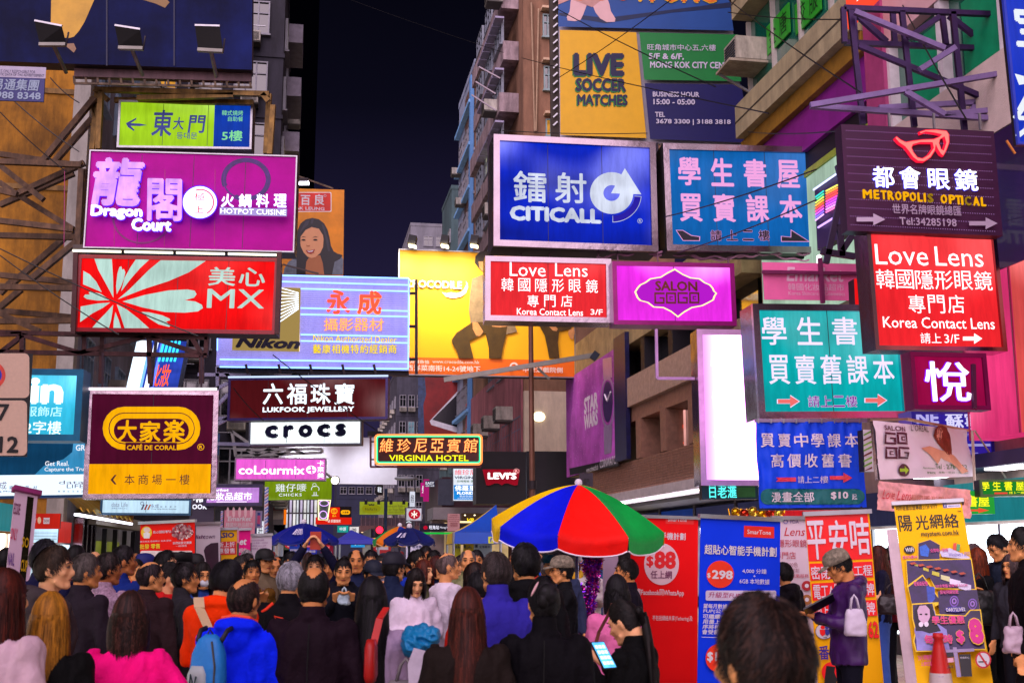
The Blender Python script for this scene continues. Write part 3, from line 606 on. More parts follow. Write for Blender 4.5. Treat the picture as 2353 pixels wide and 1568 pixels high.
# nearer bays with big green panes
U.box('tiled_ledge', M('c8b4ac', .7, 0, .12, 2, bump=.4, bscale=40), 10.0, 10.39, 8, 18.9, 7.9, 9.08); U.box('pink_band', M('d0a4a8', .7, 0, .12, 1), 10.1, 10.39, 8, 19, 10.75, 11.9); U.box('end_pier', M('9a3a6a', .6), 10.05, 10.39, 18.9, 19.6, 7.9, 12)
for i in range(6):
    f = 18.8-i*1.75-1.6; U.box('window', GG, 10.3, 10.36, f, f+1.6, 9.1, 10.74); U.box('mullion', M('c8c0c4', .5), 10.12, 10.38, f+1.6, f+1.75, 9.09, 10.74); U.box('window', GG, 10.3, 10.36, f, f+1.6, 11.95, 14.2)
for i in range(4): U.box('window_poster', M('0c8a5c', .3, 0, .2, 3), 10.27, 10.295, 17.4-i*1.75, 18.4-i*1.75, 9.2, 10.5)
rt = thing('air_conditioner', 'boxy window air conditioner hanging beside the sports billboard', 'air conditioner', street(10.3, 25.2, 13.0), (0, 0, AZ-pi/2))
G().box(-.4, .4, -.75, 0, 0, .55).build('casing', M('b8b0a0', .5, .2, .2, 4, dirt=.4), rt); g = G()
for i in range(7): g.box(-.33, .33, -.77, -.751, .06+i*.065, .085+i*.065)
g.build('grille', M('1c2838', .5), rt); G().box(-.46, .46, -.95, 0, -.1, -.04).build('shelf', M('a89c88', .6, dirt=.4), rt); G().bar((-.35, 0, -.6), (-.35, -.9, -.12), .05).build('bracket', ALU, rt)
# salmon lit facade and shops at the right edge
PKP = E('ff5a58', .8, .35, (.4,.6,.5), True, hot=.5)
for i in range(4): U.box('salmon_panel', [PKP, E('f83a80', .85, .35, (.4,.6,.5), True, hot=.4)][i % 2], 9.95, 10.38, 11.5+i*1.3, 12.75+i*1.3, 3.4, 5.8); U.box('panel_joint', M('b03060', .4), 9.93, 9.949, 12.76+i*1.3, 12.79+i*1.3, 3.4, 5.8)
U.box('violet_panel', M('2c0a44', .35, 0, .4, 1, coat=.4), 10.0, 10.38, 11.5, 16.9, 5.83, 7.88); U.box('violet_column', M('4a1468', .3, .3, .3, 1), 9.7, 9.94, 14.0, 14.35, 3.2, 7.8)
U.box('canopy', M('2c2450', .5), 9.7, 10.38, 8, 19, 2.95, 3.15)
for i in range(5): U.box('downlight', E('fff8ff', 7, light=True), 9.85, 10.2, 9+i*2.1, 9.9+i*2.1, 2.92, 2.949)
# shop rows at street level both sides: lit interiors behind glass, continuing out of frame
def shops(label, r, sg, f0, f1, z1, seed, group=None):
    R = random.Random(seed); b = Bld('shop', label, r, f0, 'shop front'); f = f0
    while f < f1-.5:
        w = min(R.uniform(2.6, 4.0), f1-f); c = R.choice(['fff0d8', 'e8f4ff', 'ffe0c0', 'f4e8ff', 'd8f0ff'])
        a, d = (r, r+.06) if sg > 0 else (r-.06, r)
        b.box('lit_window', E(c, R.choice([3.6, 4.4, 5.2]), .5, (1.3,1.3,1.3), True), a, d, f+.12, f+w-.12, .35, z1-.75)
        b.box('shop_fascia', E(R.choice(['d81c28', '1c58c8', '102c6c', '18848c', '2a2a48']), .8, .15, light=True), a-.1*sg, d, f+.06, f+w-.06, z1-.7, z1-.1)
        b.box('pier', M('5a5560', .5, .2), a-.16, d+.1, f-.08, f+.1, 0, z1); 
        for k in range(3): b.box('mullion', ALU, a-.05 if sg > 0 else d, a if sg > 0 else d+.05, f+w*(k+.5)/3-.03, f+w*(k+.5)/3+.03, .35, z1-.75)
        for k in range(4): b.box('goods', M(R.choice(['8a2030', '204a8a', 'c0a030', '2a2a30', 'b0b0b8']), .5, var=.5, scale=9), (a-.02) if sg > 0 else d-.01, (a+.01) if sg > 0 else d+.02, f+.2+k*w/5, f+.2+k*w/5+w*.12, .4, .4+R.uniform(.3, 1.5))
        b.box('stall_riser', M('3a3438', .5), a-.12, d+.05, f+.1, f+w, 0, .34)
        f += w
    return b
shops('row of brightly lit shop windows under the podium canopy', 12.9, 1, 26, 45, 3.3, 3)
shops('brightly lit shop windows behind the right hand banners', 10.3, 1, -12, 26, 2.9, 4)
shops('lit shop windows along the left edge of the street', -6.5, -1, -12, 30, 2.9, 5)
shops('row of lit shops along the far left pavement', -1.9, -1, 47, 120, 3.2, 6)
# shop details: golden garlands in the window on the right
GL = thing('garland', 'golden tinsel garland with round ornaments in the shop window above the blue phone banner', 'garland', onr(1700, 1175, 9.6)); g = G(); R = random.Random(2)
for k in range(9):
    a = toL(GL, onr(1673+k*14, 1168, 9.6)); b_ = toL(GL, onr(1690+k*14, 1168, 9.6)); g.tube([a.lerp(b_, t/6)-Vector((0, 0, .25*(t/6)*(1-t/6)*4*R.uniform(.6, 1.2))) for t in range(7)], .018, 5)
g.build('tinsel', M('e0a818', .25, .9), GL)
for k in range(6): G().ell(toL(GL, onr(1690+k*20, 1176+R.uniform(-3, 6), 9.5)), (.11,)*3, 12, 8).build('ornament', M(['e0a818', 'c83a20', 'e8c040'][k % 3], .2, .9), GL, smooth=True)
# --- left side
BRN_ = M('b47a1c', .85, 0, .55, .55, bump=.6, bscale=4, dirt=.65); fL = rf(150, 33)[1]  # yellow-orange lamp light on the wall is put into this ochre, besides grime
Lb = Bld('tenement_building', 'stained ochre old tenement wall behind the rusty scaffold at the left edge', -18, fL)
Lb.box('end_wall', BRN_, -18, -6.9, fL, fL+.3, 0, 26); Lb.box('corner_pier', M('b0aca4', .8, 0, .15, 1, dirt=.4), -6.9, -6.45, fL-.1, fL+.4, 0, 26); Lb.box('street_wall', M('8e8c9c', .8, 0, .15, .8, dirt=.4), -18, -6.5, fL+.4, fL+14, 0, 26)
for k in range(8):
    for i in range(4): window(Lb.root, Vector((11.5, 2.0+i*3.2, 3.6+k*2.9)), 1.7, 1.5, 3, -90, M('8aa0b8', .5), LITW[2] if (i+k) % 5 == 0 else None)
    ac_unit(Lb.root, Vector((11.56, 3.4+(k % 3)*3, 3.9+k*2.9)), -90, 1.2)
    Lb.box('floor_band', M('8a6a3a', .8, dirt=.5), -18, -6.9, fL-.05, fL-.002, 3.2+k*2.9, 3.35+k*2.9)
f5 = rf(450, 48)[1]; rE = rf(610, 48)[0]
b = block('apartment_block', 'grey white block with cluttered windows rising behind the left signs', -14, rE, f5, f5+12, 27, M('3e3c4a', .8, 0, .25, .5, dirt=.6), 2.75, (-13, rE-.4, 6), (f5+.6, f5+11, 3), -90, lit=.14, ac=.75, z0=3.5, cols=3, ww=1.5, wh=1.5)
R = random.Random(9)
for k in range(7):
    for i in range(5):
        if R.random() < .7:
            r = -12+i*2+R.random(); z = 5.5+k*2.75+R.random(); b.box('laundry', M(R.choice(['6a4a4a', '3a5a8a', '9a8a6a', 'a0a0a8', '8a3a3a']), .8, var=.3), r, r+R.uniform(.3, .6), f5-.62, f5-.6, z, z+R.uniform(.5, .9)); b.box('laundry_pole', ALU, r-.5, r+1.0, f5-.64, f5-.58, z+.9, z+.93)
    b.box('balcony_cage', M('6a6470', .5, .4, .3), rE-.02, rE+.75, f5+1+k*.4, f5+4+k*.4, 8.4+k*2.75, 9.3+k*2.75)
b.box('blue_paint', M('2848a0', .7, 0, .2), rf(272,48)[0], rf(318,48)[0], f5-.08, f5-.062, zz(905, 48), zz(770, 48))
Lw = Bld('side_building', 'long near left building above the shops', -18, -12); Lw.box('wall', M('6a5a54', .8, 0, .2, .8, dirt=.4), -18, -6.57, -12, 22, 2.9, 9)
Rw = Bld('side_building', 'near right building continuing out of view', 10.4, -12); Rw.box('wall', M('7a6a6c', .8, 0, .2, .8, dirt=.4), 10.4, 20, -12, 5.9, 2.9, 12)
# left shop entrance, awning
fa, fb = fr(82, 1160, -6.4), fr(232, 1175, -6.4)
AW = Bld('awning', 'ruffled gold awning with strip lights over the left shop entrance', -6.4, fa, 'awning'); g = G(); n = 60
for j in range(7):
    for i in range(n+1):
        u = i/n; v = j/6; g.v.append((1.0*v, u*(fb-fa), 3.35-.45*v*v-.12*v+.06*v*sin(u*n*1.05)))
for j in range(6):
    for i in range(n): a = j*(n+1)+i; g.f.append((a, a+1, a+n+2, a+n+1)); g.mi.append(0)
g.build('ruffled_cloth', M('c8a020', .35, .5, .25, 6), AW.root, smooth=True)
AW.box('strip_light', E('f0f0ff', 4, light=True), -5.5, -5.4, fa, fb, 2.62, 2.68); AW.box('end_panel', M('7a4a1c', .6), -6.4, -5.4, fb, fb+.1, 2.7, 3.4)
SH = Bld('shop_entrance', 'left shop entrance with red fascia, steel posts and glass doors', -6.5, fr(70, 1200, -6.3), 'shop front'); f0 = SH.f0; f1 = fr(165, 1200, -6.3)
SH.box('red_fascia', E('d02018', .8, .2, light=True), -6.42, -6.3, f0, f1, 2.0, 2.55); SH.box('bright_window', E('d0e8f8', 1.5, .4, (1,1,1), True), -6.42, -6.32, f0, f1, .8, 1.95)
for i in range(4): SH.box('steel_post', CHROME, -6.35, -6.1, f1+.6+i*.7, f1+.8+i*.7, 0, 2.7)
SH.box('beam', M('8a8078', .5), -6.4, -5.9, f1+1.5, f1+12, 2.55, 2.9); SH.box('olive_screen', E('8a9030', .5, .4), -6.35, -6.3, f1+4, f1+9, 1.2, 2.1)
for i in range(5): SH.box('door_frame', M('3a3a40', .4, .6), -6.3, -6.15, f1+3+i*2.2, f1+3.12+i*2.2, 0, 2.5)
S = Sign('wall_sign', 'red and gold character panel above the left shop entrance', 'wall sign', Z3(250,1200, 458,1200, 452,1315, 245,1315), 22, .08, E('d02418', .8, .15, light=True)); S.text('TY', Z3(252,1235, 276,1270), OFFW, .01); S.disc(Z3(285,1225, 312,1278), M('e8c8a0', .5), 'chick_print'); S.rect(Z3(330,1232, 376,1278), OFFW, 'white_box'); S.text('SHOW', Z3(335,1245, 372,1268), M('8a3030', .5), .02)
S = Sign('shop_window', 'brightly lit shop window with jars under the red and gold panel', 'shop window', Z3(250,1318, 440,1318, 435,1420, 240,1420), 22.2, .08, E('c8e8ff', 1.3, .5, (2,2,2), True)); 
for i in range(3): S.rect(Z3(245,1345+i*24, 430,1348+i*24), M('6a8a9a', .4), 'shelf')
# striped barber poles
def stripes(name, label, q, Y, cols, n=9):
    S = Sign(name, label, 'striped pole', q, Y, .2, M('d8d0dc', .5)); x0, y0, x1, y1 = q[0], q[1], q[2], q[5]; h = (y1-y0)/n
    for i in range(n): S.poly([x0,y0+i*h+h*.9, x1,y0+i*h+h*.05, x1,y0+i*h+h*.45, x0,y0+i*h+h*1.2 if i < n-1 else y1], M(cols[i % len(cols)], .5), 'stripe')
    return S
stripes('barber_pole', 'tall blue and white striped pole right of the lilac light box', Z3(2005,1000, 2035,1000, 2025,1345, 1998,1345), 35, ['2a6ad0', '2a6ad0', 'c04030'], 14)
stripes('barber_pole', 'small blue striped strip left of the pale pink cosmetics panel', Z3(1672,1180, 1690,1180, 1688,1320, 1670,1320), 33, ['2a3ad0', 'c04a90'], 9)
stripes('barber_pole', 'green and cream twisted column between blue banner and salon banner', ZA(50,490, 118,490, 135,830, 62,830), 18, ['6aa020', '6a2a1c', '7ab030'], 8)
S = Sign('wall_sign', 'small blue and pink framed picture beside the pale pink cosmetics panel', 'wall sign', Z3(1937,1180, 1988,1180, 1985,1310, 1935,1310), 33, .1, M('3a4aa8', .4, var=.3), M('8a80a0', .4, .4), .05); S.rrect(Z3(1948,1215, 1975,1280), M('d04a80', .5), 3, 'pink_print')
# lamp post and arms in the middle
p = at(1223, 1270, 30); LP = thing('lamp_post', 'tall brown street pole with long crossing arms before the black fascia', 'lamp post', (p.x, p.y, 0)); zt = at(1222, 700, 30).z
G().tube([(0, 0, 0), (0, 0, 3.2), (-.03, 0, zt)], [.1, .075, .06], 12).build('pole', M('6a4434', .5, .4), LP, smooth=True)
pbar(LP, 1020, 872, 1368, 815, 30, 29.5, .07, M('8a8880', .5, .5), 'arm', .12); pbar(LP, 1235, 845, 1262, 870, 29.9, None, .06, M('8a8880', .5, .5), 'arm'); pbar(LP, 1360, 813, 1372, 822, 29.4, None, .2, M('2a3040', .5), 'lamp_head'); G().tube([(0, 0, 3.3), (0, 0, 3.5)], .12, 12).build('collar', DARKSTEEL, LP)
p = at(884, 1270, 50); LP2 = thing('lamp_post', 'thin far blue grey pole with curved lamp arm behind the crowd', 'lamp post', (p.x, p.y, 0)); G().tube([(0, 0, 0), (0, 0, zz(1125, 50))], .07, 8).build('pole', M('2c3c58', .5, .4), LP2); G().tube([toL(LP2, at(*Z7(1600,940), 50)), toL(LP2, at(*Z7(1540,925), 50)), toL(LP2, at(*Z7(1490,930), 50))], .05, 6).build('lamp_arm', ALU, LP2); G().ell(toL(LP2, at(*Z7(1500,935), 50)), (.45, .2, .1), 10, 6).build('lamp_head', M('a8b0b8', .4), LP2)
r = thing('spotlight', 'bright round spotlight beside the green chicken sign', 'spotlight', at(*Z7(970,950), 41)); G().ell((0, 0, 0), (.13, .1, .13), 14, 10).build('lens', E('fff4e0', 5, light=True), r, smooth=True); G().tube([(0, .15, 0), (-.6, .2, .45)], .04).build('arm', ALU, r); G().ell((0, .1, 0), (.16, .12, .16), 12, 8).build('housing', DARKSTEEL, r, smooth=True)
# ================================================================== SIGNS
def rowtext(s, t, x0, y0, x1, y1, cw, mat, bold=.02, d=0.0, name='character', out=None, outw=.05, ym=None):
    """one part per character, cw = width of a character in view pixels; ym = top of last character when the row slopes"""
    n = len(t); s.k += 1; L = -.002-.0016*s.k; dy = 0 if ym is None else ym-y0
    for i, ch in enumerate(t):
        a = x0+(x1-x0-cw)*i/max(1, n-1); o = dy*i/max(1, n-1)
        s.text(ch, (a, y0+o, a+cw, y1+o), mat, bold, d=d, name=name, out=out, outw=outw, lift=L)
    s.k += 1
# ---- left side of the street
S = Sign('billboard', 'huge dark blue rooftop billboard with a blurred golden stripe', 'billboard', (-160,-300, 583,-262, 577,163, -170,133), 26, .5, M('0c1648', .6, 0, .8, .45, dirt=.3, spec=.1), pname='print_panel')
S.poly(Z1(395,-400, 880,-400, 715,0, 640,170, 600,235, 560,280, 520,292, 470,285, 420,230, 385,180), M('c79a2c', .5, 0, .25, 1.2), 'golden_stripe')
S.poly(Z1(1080,0, 1180,30, 1250,62, 1285,20, 1230,-40, 1100,-40), M('8a6a3c', .5), 'brown_mark')
S.poly(Z1(480,335, 560,402, 578,372, 560,330), M('8a6a4c', .5), 'brown_mark')
for x in (810, 1320): S.bar(*Z1(x,-300, x,500), M('14183a', .5), .03, -.01, name='panel_seam', h=.012)
S.bar(*Z1(545,520, 1900,560), M('6a4c52', .6, dirt=.4), .2, .35, name='bottom_rail')
for i in range(16): S.bar(*Z1(540+i*90,545+i*3, 545+i*90,600+i*2.6), STEEL, .05, .3, name='rail_post')
S.bar(*Z1(540,600, 1905,632), STEEL, .05, .3, name='catwalk_rail')
FL = [((262,165, 300,330), (470,205, 500,350), (425,375, 500,510), 'leftmost'), ((870,200, 900,355), (1062,230, 1085,380), (1000,400, 1080,530), 'middle'), ((1477,200, 1500,370), (1665,205, 1690,400), (1585,415, 1640,540), 'rightmost')]
for a, b, c, w in FL:
    x0, y0, x1, y1 = Z1(*a); X0, Y0_, X1, Y1_ = Z1(*b); p0, q0, p1, q1 = Z1(*c)
    ctr = at((x0+X0)/2, (y0+y1)/2, 24.2); r = thing('floodlight', w+' of the three black floodlights on arms below the dark blue billboard', 'floodlight', ctr, group='floodlights in front of the blue billboard')
    f = [toL(r, at(x0,y0,24.1)), toL(r, at(X0,Y0_,24.1)), toL(r, at(X1,Y1_-6,24.3)), toL(r, at(x1,y1,24.3))]
    k = [p*.72+Vector((0, .32, .03)) for p in f]
    G().hexa([f[3], f[2], k[2], k[3], f[0], f[1], k[1], k[0]]).build('housing', M('08080a', .5), r)
    G().bar(f[3]-Vector((0, 0, .03)), f[2]-Vector((0, 0, .03)), .1, .07).build('visor', M('6e6c66', .4, .5), r)
    m = (f[2]+f[3])/2; e = toL(r, at(p1, q1+12, 25.6))
    G().tube([m, e], .045, 8).build('arm', M('7c7468', .5, .6, dirt=.4), r)
    for s_ in (f[3], f[2]): G().bar(s_-Vector((0, 0, .05)), s_+Vector((0, .1, .3)), .03).build('bracket', DARKSTEEL, r)
    G().bar(f[0]+Vector((0, 0, .02)), f[1]+Vector((0, 0, .02)), .04).build('hinge', ALU, r)
S = Sign('hanging_banner', 'blue banner with white grey strip and phone number at the top left corner', 'banner', (-60,153, 104,159, 100,234, -62,229), 21, .04, M('1c1f66', .5))
S.rect(Z1(-60,505, 348,590), M('a8a2b8', .6), 'notice_strip')
S.text('IS ONLY RESPONSIBLE FOR', Z1(5,532, 268,556), M('3a3456', .6), .01)
S.text('TIC DATA OF THIS ADVERTISEMENT', Z1(0,560, 335,580), M('3a3456', .6), .01)
S.text('易通集團', Z1(-60,600, 300,688), E('c8c8ee', .55), .03, shear=.15); S.text('2988 8348', Z1(-75,698, 310,752), E('c8c8ee', .55), .03)
S = Sign('light_box_sign', 'green and blue light box with brush lettering and an arrow pointing left', 'light box sign', (273,230, 581,236, 578,343, 269,340), 27.5, .45, E('a6d61e', 1.0, .15, (.3,.3,1.4), True, hot=.55), ALU, .05)
S.rect(Z1(1622,785, 1905,1120), E('0a3cb0', .9, .2), 'blue_field')
NB = M('1c3c9c', .5, var=.1)
S.poly(Z1(955,935, 1035,893, 1030,910, 990,935, 1060,938, 1115,950, 1060,957, 990,955, 1020,985, 1015,995, 970,965), NB, 'arrow')
for t, b in (('東', (1150,835, 1310,1035)), ('大', (1310,890, 1395,985)), ('門', (1425,875, 1560,1010)), ): S.text(t, Z1(*b), NB, .035, shear=.1, lift=-.012)
S.text('등대문', Z1(1338,1005, 1495,1055), NB, .015, lift=-.012)
LG = E('8ce8a0', .9); S.text('韓式燒烤', Z1(1682,838, 1842,878), LG, .01); S.text('自助餐', Z1(1728,885, 1842,922), LG, .01); S.text('5樓', Z1(1682,990, 1838,1070), LG, .03)
TR = [Z1(720,680, 2040,715), Z1(740,690, 700,1135), Z1(765,690, 745,1130), Z1(2040,715, 2015,1165), Z1(2070,800, 2045,1170), Z1(720,680, 820,760), Z1(1040,745, 1770,725), Z1(700,740, 730,900), Z1(1990,715, 2035,770), Z1(870,760, 1920,780)]
truss('sign_scaffold', 'rusty steel frame around the green and blue light box', 'steel frame', 27.2, [(*L, 27.1+.35*(i % 2)) for i, L in enumerate(TR)], .12, M('8a6a34', .6, .4, .4, 5, dirt=.5))
S = Sign('light_box_sign', 'large magenta hotpot restaurant sign with glowing dragon characters', 'light box sign', (207,343, 684,360, 675,578, 191,572), 26.6, .6, M('a8008c', .5, 0, .16, 1.5, spec=.1), ALU, .03)
PL = E('e0a0ff', 1.25, .25, (3,3,3), True); WP = E('efe6ff', 1.9, light=True); PO = E('5a1cff', 1.3)  # PO: violet back glow of letters and disc, built as lit shapes
S.disc((508,363, 622,462), M('3a0a66', .5, var=.5, scale=8), 'ink_ring', .8, 200, -120); S.disc((512,370, 616,458), M('4a0a70', .5), 'ink_ring', .93, -120, -200)
S.disc((258,440, 395,560), M('7a0666', .5), 'ink_ring', .94, 180, 340)
S.text('龍', (216,366, 332,476), PL, .05, shear=.1, d=.06, out=PO, outw=.02, name='character'); S.text('閣', (340,416, 422,512), PL, .03, shear=-.05, d=.06, out=PO, outw=.02, name='character')
S.text('Dragon', Z2(706,232, 1094,338), WP, .045, d=.05, out=PO, outw=.035, chars=False); S.text('Court', Z2(1016,336, 1315,430), WP, .045, d=.05, out=PO, outw=.035)
S.disc(Z2(1392,84, 1664,340), PO, 'halo'); S.disc(Z2(1400,92, 1656,332), WP, 'disc'); S.disc(Z2(1428,112, 1636,312), E('ff5a8a', 1.1), 'red_ring', .9, -60, 110)
S.text('極', Z2(1488,140, 1566,198), E('ff3a5a', 1), 0); S.text('上', Z2(1485,240, 1555,292), E('ff3a5a', 1), .02)
rowtext(S, '火鍋料理', *Z2(1690,153, 2180,252), 29, WP, .03, .04, out=PO, outw=.03)
S.rect(Z2(1676,256, 2182,313), E('b4a0e8', .9), 'plaque'); S.text('HOTPOT CUISINE', Z2(1682,264, 2176,304), E('ffffff', 1.6), .02, out=E('5a5a9a', .5), outw=.03)
for x in (900, 1280, 1660, 2040): S.bar(*Z2(x-640+230,-60, x-640+225,520), M('9c0664', .4), .012, -.001, name='panel_seam', h=.006)
S.bar(*Z2(548,528, 2120,552), M('4c4440', .6, .5), .14, .1, name='bottom_rail')
S = Sign('light_box_sign', 'red bakery light box with pale petal burst', 'light box sign', (180,585, 642,593, 633,768, 168,761), 26.4, .6, E('f40508', 1.0, .28, (.3,.3,1.2), True, hot=.12), M('8c0c1c', .35), .09)
PT = E('c2e6dc', .92, .14, (.6,.6,1), True)
for p in ([632,708, 680,735, 730,790, 772,870, 690,835, 630,810], [716,617, 848,617, 857,760, 860,912, 800,800, 745,700], [885,885, 880,820, 890,730, 905,680, 920,674, 926,700, 940,695, 950,720, 940,770, 915,830],
    [1030,622, 1130,625, 1060,690, 990,770, 918,865, 945,760, 990,680], [1218,628, 1560,633, 1430,720, 1280,785, 1080,850, 893,924, 980,850, 1060,770, 1130,700],
    [838,930, 760,880, 690,865, 672,872, 682,887, 645,888, 634,905, 660,922, 740,934], [930,940, 1100,890, 1280,856, 1420,849, 1475,858, 1490,885, 1470,912, 1402,930, 1480,940, 1530,965, 1538,990, 1500,1015, 1400,1025, 1250,1020, 1080,985],
    [835,948, 740,955, 612,978, 608,1096, 700,1030, 780,988], [858,965, 800,1030, 745,1085, 700,1138, 825,1141, 842,1080, 852,1020], [875,1020, 862,1090, 860,1142, 918,1142, 900,1080],
    [885,962, 960,1000, 1050,1070, 1130,1142, 945,1142, 915,1050], [1073,1018, 1130,1022, 1230,1045, 1285,1070, 1290,1083, 1256,1092, 1290,1118, 1284,1134, 1200,1112, 1130,1068]):
    S.poly(Z2(*p), PT, 'petal', lift=-.005)
for t, b in (('美', (1580,680, 1785,822)), ('心', (1810,684, 2010,826)), ('M', (1570,846, 1778,990)), ('X', (1800,850, 2002,992))): S.text(t, Z2(*b), PT, .03 if t in '美心' else .01, name='character', lift=-.009)
for i in range(4):
    a = Z2(583+i*388,580+i*8, 945+i*388,588+i*8); S.bar(a[0],a[1], a[2],a[3], E('fff6d8', 2.2, light=True), .045, -.3, name='tube_lamp')
for x in (560, 2100): S.bar(*Z2(x+20,570, x,1190), M('4a2c2c', .6, .4), .1, -.03, name='side_post')
# truss under the red sign
L = [Z2(-30,1172, 1575,1215), Z2(0,1322, 1570,1350), Z2(0,1190, 170,1185), Z2(170,1200, 170,1325), Z2(170,1195, 610,1330), Z2(640,1195, 640,1325), Z2(610,1330, 1090,1210), Z2(780,1205, 765,1560), Z2(1130,1215, 1140,1560), Z2(1150,1215, 1540,1345), Z2(1570,1210, 1560,1350), Z2(1530,1350, 1528,1560), Z2(1450,1205, 1530,1340), Z2(0,1330, 170,1200)]
truss('sign_truss', 'horizontal steel truss below the red bakery sign', 'steel truss', 26.6, L, .1, M('4a2c2c', .6, .5, .5, 6, dirt=.4))
# cafe sign
S = Sign('light_box_sign', 'square purple and yellow restaurant sign in a chrome frame hanging on chains', 'light box sign', (199,893, 503,897, 495,1144, 192,1145), 25, .5, E('54082c', .8, .12, light=True, hot=.0), M('b8a4ae', .22, 1, .2, 3, bump=.3, bscale=4), .1, back=CHROME)
YO = E('ffb400', 1.05, .08, light=True)
S.poly(Z3(672,826, 1598,826, 1592,1062, 656,1062), E('ffae00', 1.05, .12, (.7,.7,.7), True, hot=.25), 'yellow_field')
def stad(x0, y0, x1, y1, gap=None, n=10):
    r = (y1-y0)/2; cy = (y0+y1)/2; P = []
    for i in range(n+1): t = radians(90-180*i/n); P += [x1-r+r*cos(t), cy-r*sin(t)]
    for i in range(n+1): t = radians(-90-180*i/n); P += [x0+r+r*cos(t), cy-r*sin(t)]
    return P
S.poly(Z3(*stad(778,392, 1518,720)), YO, 'logo_ring'); DP = E('54082c', .8, .1)
S.poly(Z3(*stad(822,436, 1476,676)), DP, 'ring_gap'); S.poly(Z3(*stad(830,443, 1470,668)), YO, 'logo_ring'); S.poly(Z3(*stad(862,482, 1432,660)), DP, 'logo_field')
S.rect(Z3(950,664, 1340,730), DP, 'logo_field')
for t, b in (('大', (888,492, 1038,662)), ('家', (1058,500, 1218,662)), ('楽', (1238,490, 1400,662))): S.text(t, Z3(*b), YO, .05, name='character', lift=-.016)
S.text('CAFÉ DE CORAL', Z3(962,674, 1336,720), YO, .03); S.disc(Z3(1496,672, 1548,722), YO, 'mark_ring', .82); S.text('R', Z3(1510,685, 1534,710), YO, .03)
BR = M('5a1c10', .5); S.poly(Z3(838,945, 870,908, 884,908, 858,945, 884,980, 868,980), BR, 'chevron'); rowtext(S, '本商場一樓', *Z3(944,905, 1436,982), 23, BR, 0)
S.bar(*Z3(655,262, 1645,264), E('ffe8f4', 1.8), .05, -.12, name='tube_lamp')
for x, y in ((770, -30), (1525, 0)): S.bar(*Z3(x,y, x-2,262), M('3a2c34', .6, .6), .04, .2, name='chain')
S = Sign('neon_sign', 'slanting blue and white neon sign with red characters between cafe sign and truss', 'neon sign', (316,782, 428,784, 408,892, 290,892), 30, .35, E('3a5ae8', .55, .4, (1,1,3), True), tilt=14)
for i, (c, w) in enumerate((('d8ecff', .14), ('f4f8ff', .2), ('6aa0ff', .06), ('e8f0ff', .1), ('5a7aff', .05))): S.bar(322+i*13,784, 298+i*13,890, E(c, 1.9), w, -.03, name='neon_bar', h=.03)
for i in range(5): S.bar(378+i*9,786, 366+i*9,832, E('3ce0ff', 1.5), .05, -.05, name='neon_bar', h=.03)
S.text('化妝', Z3(1150,70, 1290,240), E('ff5a28', 1.5), .03, d=.0); S.bar(362,782, 350,892, DARKSTEEL, .07, -.12, name='post')
S = Sign('light_box_sign', 'cyan light box with overexposed white lettering behind the traffic sign', 'light box sign', (20,847, 194,847, 183,1014, 12,1010), 24, .6, E('38c8f0', 1.0, .3, (.5,.5,.5), True, hot=.7), M('1c6c94', .4), .13, back=M('1a5a80', .45))
S.text('in', Z3(225,172, 482,372), E('f0ffff', 1.5), .06); S.text('服飾店', Z3(190,390, 470,466), E('b8f4ff', 1.2), .02); S.text('2字樓', Z3(190,500, 465,600), E('e8ffff', 1.3), .02)
S.bar(*Z3(600,100, 600,-10), DARKSTEEL, .04, .3, name='chain')
S = Sign('shop_sign', 'wide blue and white camera shop sign with slogan behind the cafe sign', 'shop sign', (-80,926, 216,930, 212,1141, -84,1146), 27.5, .5, E('3a9ad0', .8, .2, light=True, hot=.2), M('1c4c80', .4), .06)
S.poly(Z3(-200,665, 555,672, 548,735, 480,790, 330,842, 260,910, -200,910), E('14507c', .6, .2), 'dark_print')
S.rect(Z3(-200,908, 632,1082), E('e2f4ff', 1.25, light=True), 'white_field')
S.text('GR', Z3(574,680, 645,725), WH1, .02); S.text('Get Real.', Z3(341,803, 522,840), WH1, .015); S.text('Capture the Tru', Z3(337,850, 636,888), WH1, .015)
S.text('成', Z3(-5,958, 50,1018), M('7a4aa0', .5), 0); rowtext(S, '攝影器材', *Z3(70,990, 280,1018), 8.5, M('4a5ab0', .5), .01); S.text('Wing Shing Photo Supplies', Z3(-190,1026, 280,1042), M('4a5ab0', .5), .02)
S.text('data', Z3(445,950, 635,978), M('9aa4c8', .5), -.005); S.text('LIFE', Z3(505,980, 635,1008), M('7a8ac0', .5), -.005); rowtext(S, '數碼生活產品', *Z3(440,1025, 632,1040), 5, M('6a80c0', .5), .01)
S = Sign('light_box_sign', 'small pale light box with photo shop logo just under the cafe sign', 'light box sign', (232,1143, 440,1144, 438,1184, 229,1181), 33, .4, E('c4e4f8', 1.1, .1, light=True), M('3a6a8c', .4), .06)
S.text('data Life', Z3(845,1115, 968,1150), M('8aa0c0', .5), 0); S.text('數碼生活產品中心', Z3(845,1156, 968,1166), M('5a80b8', .5), 0)
S.disc(Z3(1063,1110, 1092,1138), M('8090b0', .5), 'logo', .7)
for i, c in enumerate(('5a5a78', 'b03a3a', 'd07a3a')): S.poly(Z3(1066+i*24,1172, 1086+i*24,1132, 1098+i*24,1132, 1080+i*24,1172), M(c, .5), 'logo')
S.text('永成', Z3(1142,1128, 1204,1158), M('5a5a98', .5), 0); rowtext(S, '攝影器材', *Z3(1216,1142, 1336,1156), 4, M('4a5a90', .5), 0); S.text('Wing Shing Photo Supplies', Z3(1142,1162, 1336,1172), M('4a5a90', .5), .02)
